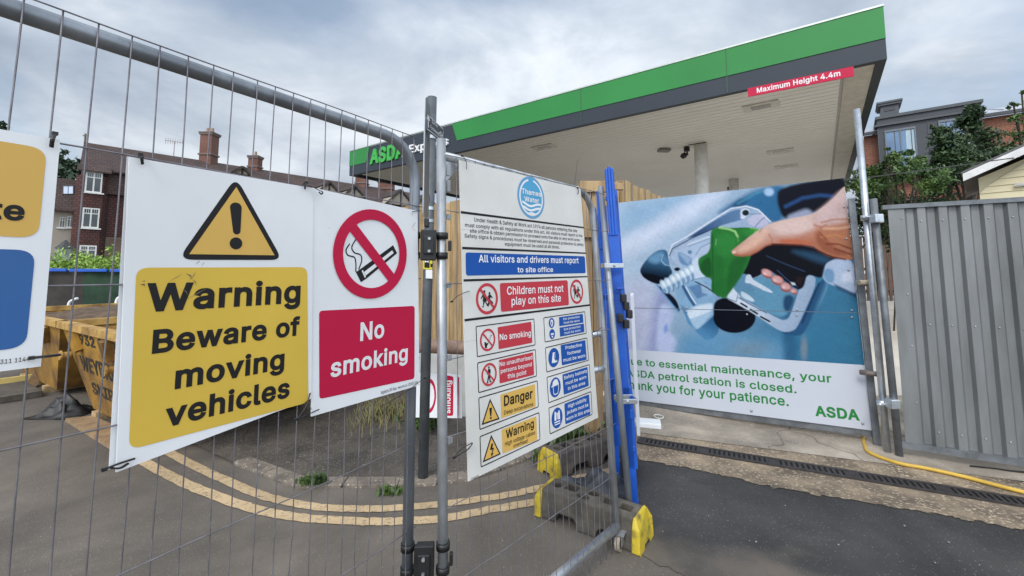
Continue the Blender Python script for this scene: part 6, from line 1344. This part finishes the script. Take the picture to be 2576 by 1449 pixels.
# things round the skips
bagc = ground(165, 1040); o = ob('rubbish_bag', tarp_mesh(bagc, .27, .20, .17, 7.0, 2.6), mat('black bag plastic', (.012, .012, .012), .5, 0, col2=(.05, .043, .034), scale=9, lo=.3, hi=.5), smooth=True); tag(o, 'crumpled black rubbish bag on the road by the front skip', 'bag')
ply = mat('dirty plank wood', (.36, .24, .13), .8, 0, col2=(.22, .145, .08), scale=4, stretch=(3, 3, 3))
mb = MB(); P4 = [ground(165, 1052, .04), ground(235, 1045, .04), ground(420, 1130, .04), ground(330, 1152, .04)]; mb.prism(P4, (0, 0, -.035)); o = ob('plank', mb, ply); tag(o, 'wide dirty plank lying on the road in front of the skip', 'plank')
mb = MB(); mb.bar(ground(75, 972, .03), at(112, 918, ground(75, 972)[1] + .25), .11, .03, X=(0, 1, 0)); o = ob('prop_board', mb, ply); tag(o, 'short board propped at a slant on the yellow kerb strip', 'board')
mb = MB(); mb.bar(ground(-60, 975, .07), ground(132, 948, .07), .14, .05, X=(0, 0, 1)); o = ob('kerb_ramp', mb, mat('pale yellow plastic', (.78, .62, .20), .6, 0, col2=(.62, .47, .16), scale=4)); tag(o, 'long pale yellow kerb strip on the road at the left edge', 'kerb strip')
mb = MB(); mb.box(ground(30, 985, .04), (.9, .35, .07), KP.u, KP.N); o = ob('grey_mat', mb, rub); tag(o, 'low grey rubber slab below the yellow kerb strip', 'slab')
# plastic works barriers behind the skips
teal = mat('teal blue plastic', (.03, .13, .20), .45, 0, col2=(.022, .10, .16), scale=3); redr = mat('red reflective panel', (.48, .03, .03), .3)
by = 7.6
def works(x0, label, dz=0):
    a = at(x0, 685, by) * A3([1, 1, 0]); t = thing('works_barrier', label, 'barrier', a, 'teal works barriers behind the skips'); W_ = 1.9; Hh = 1.5 - (772 - 685) / F * by + dz
    mb = MB(); mb.box(a + A3([W_ / 2, 0, Hh - .05]), (W_, .05, .10)); mb.box(a + A3([W_ / 2, 0, .18]), (W_, .05, .09))
    for k in range(8): mb.box(a + A3([.06 + k * (W_ - .12) / 7, 0, Hh / 2 - .02]), (.05, .035, Hh - .10))
    ob('rails', mb, teal, t, bevel=.006); mb = MB(); mb.box(a + A3([W_ / 2, 0, Hh - .30]), (W_ - .06, .02, .22)); ob('infill', mb, teal, t)
    for k in range(3): ob('red_panel', MB().box(a + A3([.45 + k * .62, -.03, Hh - .20]), (.30, .012, .17)), redr, t)
    for k in range(2): ob('foot', MB().box(a + A3([.4 + k * 1.1, 0, .03]), (.12, .5, .06)), blackplastic, t)
    for k in range(2): ob('hook', MB().tube(curve([a + A3([.35 + k * 1.2, -.02, Hh]), a + A3([.38 + k * 1.2, -.02, Hh + .10]), a + A3([.50 + k * 1.2, -.02, Hh + .16])], 4), .022, 8), white_b, t, smooth=True)
    return t
works(-40, 'teal works barrier with red panels behind the rear skip, further left'); works(250, 'teal works barrier with red panels behind the front skip', .06); works(520, 'teal works barrier with red panels mostly hidden behind the warning sign')
# green netting on a fence with a blue top
netg = mat('green debris netting', (.018, .055, .025), .85, 0, col2=(.008, .026, .013), scale=2.5, bump=.6, bscale=4); netb = mat('brown debris netting', (.048, .040, .032), .85, 0, col2=(.025, .022, .018), scale=2.5, bump=.6, bscale=4)
ny_ = 11.0; ztop = 1.5 + (685 - 679) / F * ny_
t = thing('netted_fence', 'site fence hung with green and brown netting under a blue rail, before the hedge', 'fence', at(300, 685, ny_) * A3([1, 1, 0]))
def net(x0, x1, m, ph):
    a, b = at(x0, 685, ny_)[0], at(x1, 685, ny_)[0]; mb = MB(); n = 60
    for j in range(13):
        for i in range(n + 1):
            x = a + (b - a) * i / n; z = ztop * j / 12; mb.v.append((x, ny_ + .05 * mnoise.noise(Vector((x * 1.7, z * 2.2, ph))), z))
    for j in range(12):
        for i in range(n): k = j * (n + 1) + i; mb.f.append((k, k + 1, k + n + 2, k + n + 1)); mb.m.append(0)
    ob('netting', mb, m, t, smooth=True)
net(-120, 212, netb, 1); net(212, 1000, netg, 4)
mb = MB(); bx = at(-120, 685, ny_)[0]
while bx < at(1000, 685, ny_)[0]: mb.box((bx + .48, ny_ - .08, ztop - .01 + random.uniform(-.01, .01)), (.95, .05, .075)); bx += 1.02
ob('top_rail', mb, bluep, t, bevel=.01)
# hedge
t = thing('hedge', 'bright green clipped hedge along the top of the netted fence', 'hedge', at(250, 685, 13) * A3([1, 1, 0]))
mb = MB(); foliage(mb, [(at(x, 668 + random.uniform(-5, 5), 13.2) + A3([0, random.uniform(-.3, .3), 0]), (.42, .45, .40)) for x in range(60, 900, 26)] + [(at(x, 692, 13.2), (.45, .5, .5)) for x in range(60, 900, 30)], 330, .045); ob('leaves', mb, green_b, t)
mb = MB(); mb.box((at(480, 685, 13.2)[0], 13.2, .7), (at(900, 685, 13.2)[0] - at(60, 685, 13.2)[0], .5, 1.4)); ob('stems', mb, MATS['bark'] if 'bark' in MATS else green_d, t)
# ---------------------------------------------------------------- the tiled terrace on the left
Zh = Z(180, 400, 2.898)
HY = 34.0; TP = Plane(at(212, 685, HY), 2325)
tile_d = brick('dark clay roof tiles', (.090, .052, .042), (.060, .038, .034), (.03, .02, .018), TP.u, .34, .22, .025)
tile_r = brick('red hung tiles', (.115, .042, .033), (.080, .032, .027), (.035, .016, .014), TP.u, .30, .20, .03)
brk = brick('brown brick', (.21, .135, .09), (.15, .095, .068), (.16, .13, .10), TP.u, .45, .15, .015); rend = mat('cream render', (.36, .315, .255), .9, 0, col2=(.30, .26, .21), scale=.4)
wpaint = mat('white window paint', (.68, .68, .64), .5); gl_d = mat('dark glass', (.045, .055, .06), .08, 0, col2=(.025, .03, .035), scale=.8, spec=.8); chim = brick('chimney brick', (.22, .075, .045), (.16, .055, .036), (.14, .10, .08), (1, 0, 0), .30, .12, .02)
h = lambda x, y, d=0: TP.hit(*Zh(x, y), d)
hp = lambda x, y, d=0: TP.pt(*h(x, y, d), d)
t = thing('terrace_house', 'tall dark tiled brick house row with white bay windows and brick chimneys at the left', 'house', TP.pt(4, 0))
e_u, e_v = h(245, 500); rid = at(*Zh(250, 165), HY + 3.2); rv = rid[2]; UE = 34.0
off_r = (rid - TP.P) @ TP.N; ru = (rid - TP.P) @ TP.u
v_mid = h(420, 632)[1]; v_low = h(450, 1030)[1]
mb = MB(); mb.prism([TP.pt(e_u + .1, v_low), TP.pt(UE, v_low), TP.pt(UE, v_mid), TP.pt(e_u + .1, v_mid)], TP.N * -6); ob('tile_hung_wall', mb, tile_r, t)
mb = MB(); mb.prism([TP.pt(e_u + .1, -.1, .02), TP.pt(UE, -.1, .02), TP.pt(UE, v_low, .02), TP.pt(e_u + .1, v_low, .02)], TP.N * -6); ob('brick_wall', mb, brk, t)
# upper hung wall and the pitched roof
mb = MB(); ev = h(400, 430)[1]
mb.prism([TP.pt(e_u, v_mid, .35), TP.pt(UE, v_mid, .35), TP.pt(UE, ev, .15), TP.pt(e_u, ev, .15)], TP.N * -6)
a_, b_ = TP.pt(e_u - .25, ev, .5), TP.pt(UE, ev, .5); c_, d_ = TP.pt(UE, rv, off_r), TP.pt(e_u - .05, rv, off_r)
mb.prism([a_, b_, c_, d_], (0, 0, .12)); e2_, f2_ = TP.pt(UE, ev, 2 * off_r - .5), TP.pt(e_u - .25, ev, 2 * off_r - .5); mb.prism([d_, c_, e2_, f2_], (0, 0, .12))
mb.poly([TP.pt(e_u, ev, .3), TP.pt(e_u, rv, off_r), TP.pt(e_u, ev, 2 * off_r - .3)])
ob('roof', mb, tile_d, t)
fin = TP.pt(e_u, rv, off_r); mb = MB(); mb.box(fin + A3([0, 0, .45]), (.10, .10, .9)); mb.box(fin + A3([0, 0, .72]), (.40, .08, .09)); ob('finial', mb, mat('stone finial', (.16, .13, .11), .8), t)
# bays with white windows
def window(u0, u1, v0, v1, d, parent, cols=2, transom=.28):
    mb = MB(); P4 = [(u0, v0), (u1, v0), (u1, v1), (u0, v1)]; mb.prism([TP.pt(*p, d) for p in P4], TP.N * .03); w_ = ob('window', mb, wpaint, parent)
    fr = (u1 - u0) * .10; mb = MB(); cw = (u1 - u0 - fr * (cols + 1)) / cols
    for k in range(cols):
        a = u0 + fr + k * (cw + fr)
        for b0, b1 in ((v0 + fr, v1 - (v1 - v0) * transom - fr * .4), (v1 - (v1 - v0) * transom + fr * .3, v1 - fr)):
            n_ = 1 if b0 < v0 + fr * 1.5 else 3; g_ = cw * .06
            for m_ in range(n_): aa, bb = a + cw * m_ / n_ + (g_ if m_ else 0), a + cw * (m_ + 1) / n_; mb.poly([TP.pt(aa, b0, d + .034), TP.pt(bb, b0, d + .034), TP.pt(bb, b1, d + .034), TP.pt(aa, b1, d + .034)])
    ob('pane', mb, gl_d, w_); mb = MB(); mb.bar(TP.pt(u0 - .15, v0 - .06, d + .03), TP.pt(u1 + .15, v0 - .06, d + .03), .10, .16, X=(0, 0, 1)); ob('sill', mb, wpaint, w_)
bayw = [(270, 412, 435, 612), (236, 396, 768, 942), (220, 380, 1110, 1260)]
bd_ = .75; u0b, u1b = h(240, 800, bd_)[0], h(400, 800, bd_)[0]
mb = MB(); ub_ = h(280, 500, bd_)[0] - .12
mb.prism([TP.pt(u0b - .1, -.1, bd_), TP.pt(u1b + .1, -.1, bd_), TP.pt(u1b + .5, -.1, 0), TP.pt(u0b - .5, -.1, 0)], (0, 0, h(300, 445, bd_)[1])); ob('bay', mb, tile_r, t)
for x0, x1, y0, y1 in bayw:
    a, b = h(x0, y1, bd_ + .01), h(x1, y0, bd_ + .01); window(u0b, u1b, a[1], b[1], bd_ + .01, t)
mb = MB(); r0 = h(300, 440, bd_)[1]; mb.prism([TP.pt(u0b - .5, r0 + .1, bd_ + .25), TP.pt(u1b + .5, r0 + .1, bd_ + .25), TP.pt(u1b + .5, r0 + .7, .1), TP.pt(u0b - .5, r0 + .7, .1)], (0, 0, .1)); ob('bay_roof', mb, tile_d, t)
mb = MB(); p0 = h(470, 640, .1); mb.bar(TP.pt(p0[0], p0[1], .12), TP.pt(p0[0], 0, .12), .14, .14); ob('downpipe', mb, blackplastic, t)
# chimneys on the ridge
def chimney(x, ybot, ytop, wpx, label=None, pots=2, dy=3.2):
    # depth where the ridge passes under this picture column
    best = min((abs(((lambda p: (p[0] / p[1]))(TP.pt(u_, rv, off_r))) - (x - CX) / F), u_) for u_ in np.linspace(e_u, UE, 1200))[1]
    p = TP.pt(best, rv, off_r); dep = p[1]; wd = wpx / F * dep; zt = at(x, ytop, dep)[2]; zb = at(x, ybot, dep)[2] - .6
    mb = MB(); c_ = A3([p[0], p[1], 0]); mb.box(c_ + A3([0, 0, (zb + zt) / 2]), (wd, wd * .9, zt - zb))
    o = ob('chimney', mb, chim, t); mb = MB(); mb.box(c_ + A3([0, 0, zt - .12]), (wd * 1.14, wd * 1.04, .14)); mb.box(c_ + A3([0, 0, zt + .04]), (wd * 1.22, wd * 1.12, .14)); sh = zb + (zt - zb) * .42; mb.box(c_ + A3([0, 0, sh]), (wd * 1.16, wd * 1.06, .16)); ob('chimney_cap', mb, mat('lead grey band', (.17, .13, .115), .8), o)
    for k in range(pots): mb = MB(); q = c_ + A3([(k - (pots - 1) / 2) * wd * .38, 0, zt + .1]); mb.tube([q, q + A3([0, 0, .55])], [wd * .14, wd * .11], 10); ob('chimney_pot', mb, mat('buff clay pot', (.30, .19, .12), .8), o)
chimney(510, 415, 338, 30, pots=2); chimney(630, 425, 396, 24, pots=1); chimney(905, 470, 436, 26, pots=0); chimney(968, 480, 458, 34, pots=0)
# small half timbered gables along the roof
for x, y, hw in ((600, 420, 16), (825, 458, 20), (890, 468, 24), (1008, 478, 34), (1075, 490, 30)):
    zz_ = 45 + (x - 600) * .02; d_ = min((abs(TP.pt(u_, 9, 1.2)[0] / TP.pt(u_, 9, 1.2)[1] - (x - CX) / F), u_) for u_ in np.linspace(e_u, UE, 900))[1]
    p = TP.pt(d_, 0, .9); ap = at(x, y, p[1])[2]; wd = hw / F * p[1] * 1.25; lo = ap - wd * .9
    m_ = [TP.pt(d_ - wd, lo, .9), TP.pt(d_ + wd, lo, .9), TP.pt(d_, ap, .9)]
    mb = MB(); mb.prism(m_, TP.N * -3); g_ = ob('gable', mb, rend, t)
    mb = MB()
    for a, b in ((m_[0], m_[2]), (m_[1], m_[2])): mb.bar(A3(a) + TP.N * .12 - A3([0, 0, .1]), A3(b) + TP.N * .12, .28, .18, X=TP.N); mb.bar(A3(a) * .5 + A3(b) * .5 - TP.N * 1.4, A3(b) - TP.N * 1.4, .3, 3.0, X=(0, 0, 1))
    mb.bar(TP.pt(d_, lo, .93), TP.pt(d_, ap - .2, .93), .18, .08); ob('gable_timber', mb, mat('dark gable timber', (.05, .038, .032), .8), g_)
# television aerial
au = min((abs(TP.pt(u_, rv, off_r)[0] / TP.pt(u_, rv, off_r)[1] - (420 - CX) / F), u_) for u_ in np.linspace(e_u, UE, 900))[1]; ap_ = TP.pt(au, rv, off_r)
mb = MB(); tz = at(420, 356, ap_[1])[2]; mb.tube([ap_, zl(ap_, tz)], .035, 6); mb.tube([zl(ap_ - A3([.95, 0, 0]), tz + .12), zl(ap_ + A3([.85, 0, 0]), tz - .12)], .028, 6)
for k in range(8): q = ap_ + A3([-.9 + k * .24, 0, 0]); mb.tube([zl(q - A3([.0, .0, 0]), tz + .4 - k * .03), zl(q, tz - .25 - k * .0)], .018, 5)
ob('aerial', mb, mat('aerial metal', (.30, .24, .25), .5, .5), t)
# lower wing with a rooflight
wu0, wu1 = e_u - 7, e_u - .02; wr, we = h(60, 455, -.3)[1], h(150, 790, -.3)[1]
t = thing('rendered_wing', 'lower cream rendered house wing with a dark roof and bright rooflight, left of the bays', 'house', TP.pt(e_u - 3, 0))
mb = MB(); mb.prism([TP.pt(wu0, -.1, -.3), TP.pt(wu1, -.1, -.3), TP.pt(wu1, we, -.3), TP.pt(wu0, we, -.3)], TP.N * -5); ob('wall', mb, rend, t)
mb = MB(); mb.prism([TP.pt(wu0, we - .1, .15), TP.pt(wu1, we - .1, .15), TP.pt(wu1, wr, -3.0), TP.pt(wu0, wr, -3.0)], (0, 0, .12)); ob('roof', mb, tile_d, t)
sk = [(66, 562), (152, 562), (150, 632), (63, 632)]
rn = np.cross(TP.u, TP.pt(0, wr, -3.0) - TP.pt(0, we - .1, .15)); rn /= np.linalg.norm(rn); rn = rn if rn @ (EYEP - TP.P) > 0 else -rn; rp = TP.pt(0, we - .1, .15) + A3([0, 0, .12])
def onroof(x, y, o=0): d = ray(*Zh(x, y)); P_ = rp + rn * o; return EYEP + d * (((P_ - EYEP) @ rn) / (d @ rn))
mb = MB(); mb.prism([onroof(58, 554), onroof(160, 554), onroof(158, 640), onroof(55, 640)], rn * .06); o = ob('rooflight', mb, mat('rooflight frame', (.06, .055, .055), .6), t)
mb = MB(); cx_ = 108
for a, b in ((66, 105), (112, 152)): mb.prism([onroof(a, 564, .062), onroof(b, 564, .062), onroof(b - 1, 630, .062), onroof(a - 1, 630, .062)], rn * .01)
ob('rooflight_glass', mb, mat('rooflight mirror glass', (.80, .86, .92), .03, .95, col2=(.75, .8, .86), scale=1), o)
def wing_win(x0, x1, y0, y1):
    a, b = h(x0, y1, -.28), h(x1, y0, -.28); window(a[0], b[0], a[1], b[1], -.29, t, 2, .3)
wing_win(25, 82, 850, 940); wing_win(95, 158, 842, 938); wing_win(62, 150, 1130, 1240)
# street lamp in front of the houses
ly = 16.0; lb_ = at(158, 685, ly) * A3([1, 1, 0]); t = thing('street_lamp', 'old style street lamp with a glass lantern in front of the cream wing', 'street lamp', lb_)
lampm = mat('dark lamp iron', (.05, .052, .05), .5, .3); lz = at(158, 632, ly)[2]
ob('post', MB().tube([lb_, zl(lb_, lz - .55)], [.08, .05], 12), lampm, t, smooth=True)
lan = MB(); lan.tube([zl(lb_, lz - .50), zl(lb_, lz + .10)], [.13, .24], 6); ob('lantern', lan, mat('cloudy lantern glass', (.34, .37, .38), .2), t)
mb = MB(); mb.tube([zl(lb_, lz + .10), zl(lb_, lz + .32), zl(lb_, lz + .42)], [.29, .10, .03], 6); mb.tube([zl(lb_, lz - .56), zl(lb_, lz - .50)], [.06, .14], 8); ob('lantern_cap', mb, lampm, t)
# trees beyond the houses
tree('dense_tree', 'dark rounded trees rising behind the low rendered wing', at(165, 685, 48) * A3([1, 1, 0]), clumps([(170, 430, 34), (205, 425, 30), (140, 440, 34), (110, 425, 40), (185, 445, 34), (160, 408, 18)], 48), 260, .32, green_f, .3, 'trees behind the houses')
tree('conifer_tree', 'conifer branch tips at the far left edge above the cut off sign', at(-40, 685, 24) * A3([1, 1, 0]), clumps([(0, 312, 10), (-15, 330, 20), (-30, 300, 26), (-50, 350, 50), (8, 322, 6)], 24), 150, .14, green_f, .2, 'trees behind the houses')
# ---------------------------------------------------------------- weeds
def weeds(name, label, cx, cy, wpx, n, hgt, m, z=.035, spread=.3, leaf=.5):
    c = ground(cx, cy, z); mb = MB()
    for i in range(n):
        x, y = rng.normal(0, wpx / F * c[1] * .4), rng.normal(0, spread * .4); b = c + A3([x, y, 0]); H_ = hgt * rng.uniform(.3, 1.1); a = rng.uniform(0, 6.28); l = rng.uniform(.1, .7) * H_
        tip = b + A3([math.cos(a) * l, math.sin(a) * l, H_]); md = b * .5 + tip * .5 + A3([0, 0, H_ * .15]); s = A3([-math.sin(a), math.cos(a), 0]) * rng.uniform(.002, .005) * (1 + 2.5 * leaf)
        mb.add([b - s * .6, b + s * .6, md + s, tip, md - s], [(0, 1, 2, 3, 4)])
        if leaf > .6:
            for k in range(2): q = b + (tip - b) * rng.uniform(.3, 1) ; w_ = rng.normal(0, .085 * hgt, 3); w2 = rng.normal(0, .05 * hgt, 3); mb.add([q, q + w_ + w2, q + w_ * 2, q + w_ - w2], [(0, 1, 2, 3)])
    o = ob(name, mb, m); tag(o, label, 'weeds')
weeds('grass_tuft', 'dry straw coloured grass tuft behind the bottom corner of the no smoking sign', 975, 1046, 90, 420, .16, straw, spread=.5, leaf=.1)
weeds('weed_patch', 'green weeds at the foot of the pale panel beside the fence post', 1078, 1064, 40, 260, .20, weed_m, leaf=.8)
weeds('weed_patch', 'leafy green weeds at the kerb under the lower right of the rules board', 1425, 1100, 90, 800, .20, weed_m, spread=.2, leaf=1)
weeds('weed_patch', 'small weeds in the kerb gap near the kerb corner stone', 790, 1212, 40, 150, .045, weed_m, spread=.08, leaf=.8)
weeds('weed_patch', 'small weed tuft in the gutter between the yellow line and kerb', 985, 1240, 34, 110, .04, weed_m, z=.002, spread=.06, leaf=.8)
weeds('grass_tuft', 'thin grass tuft between the rear rubber foot and kerb', 1370, 1160, 40, 140, .08, weed_m, spread=.1, leaf=.4)
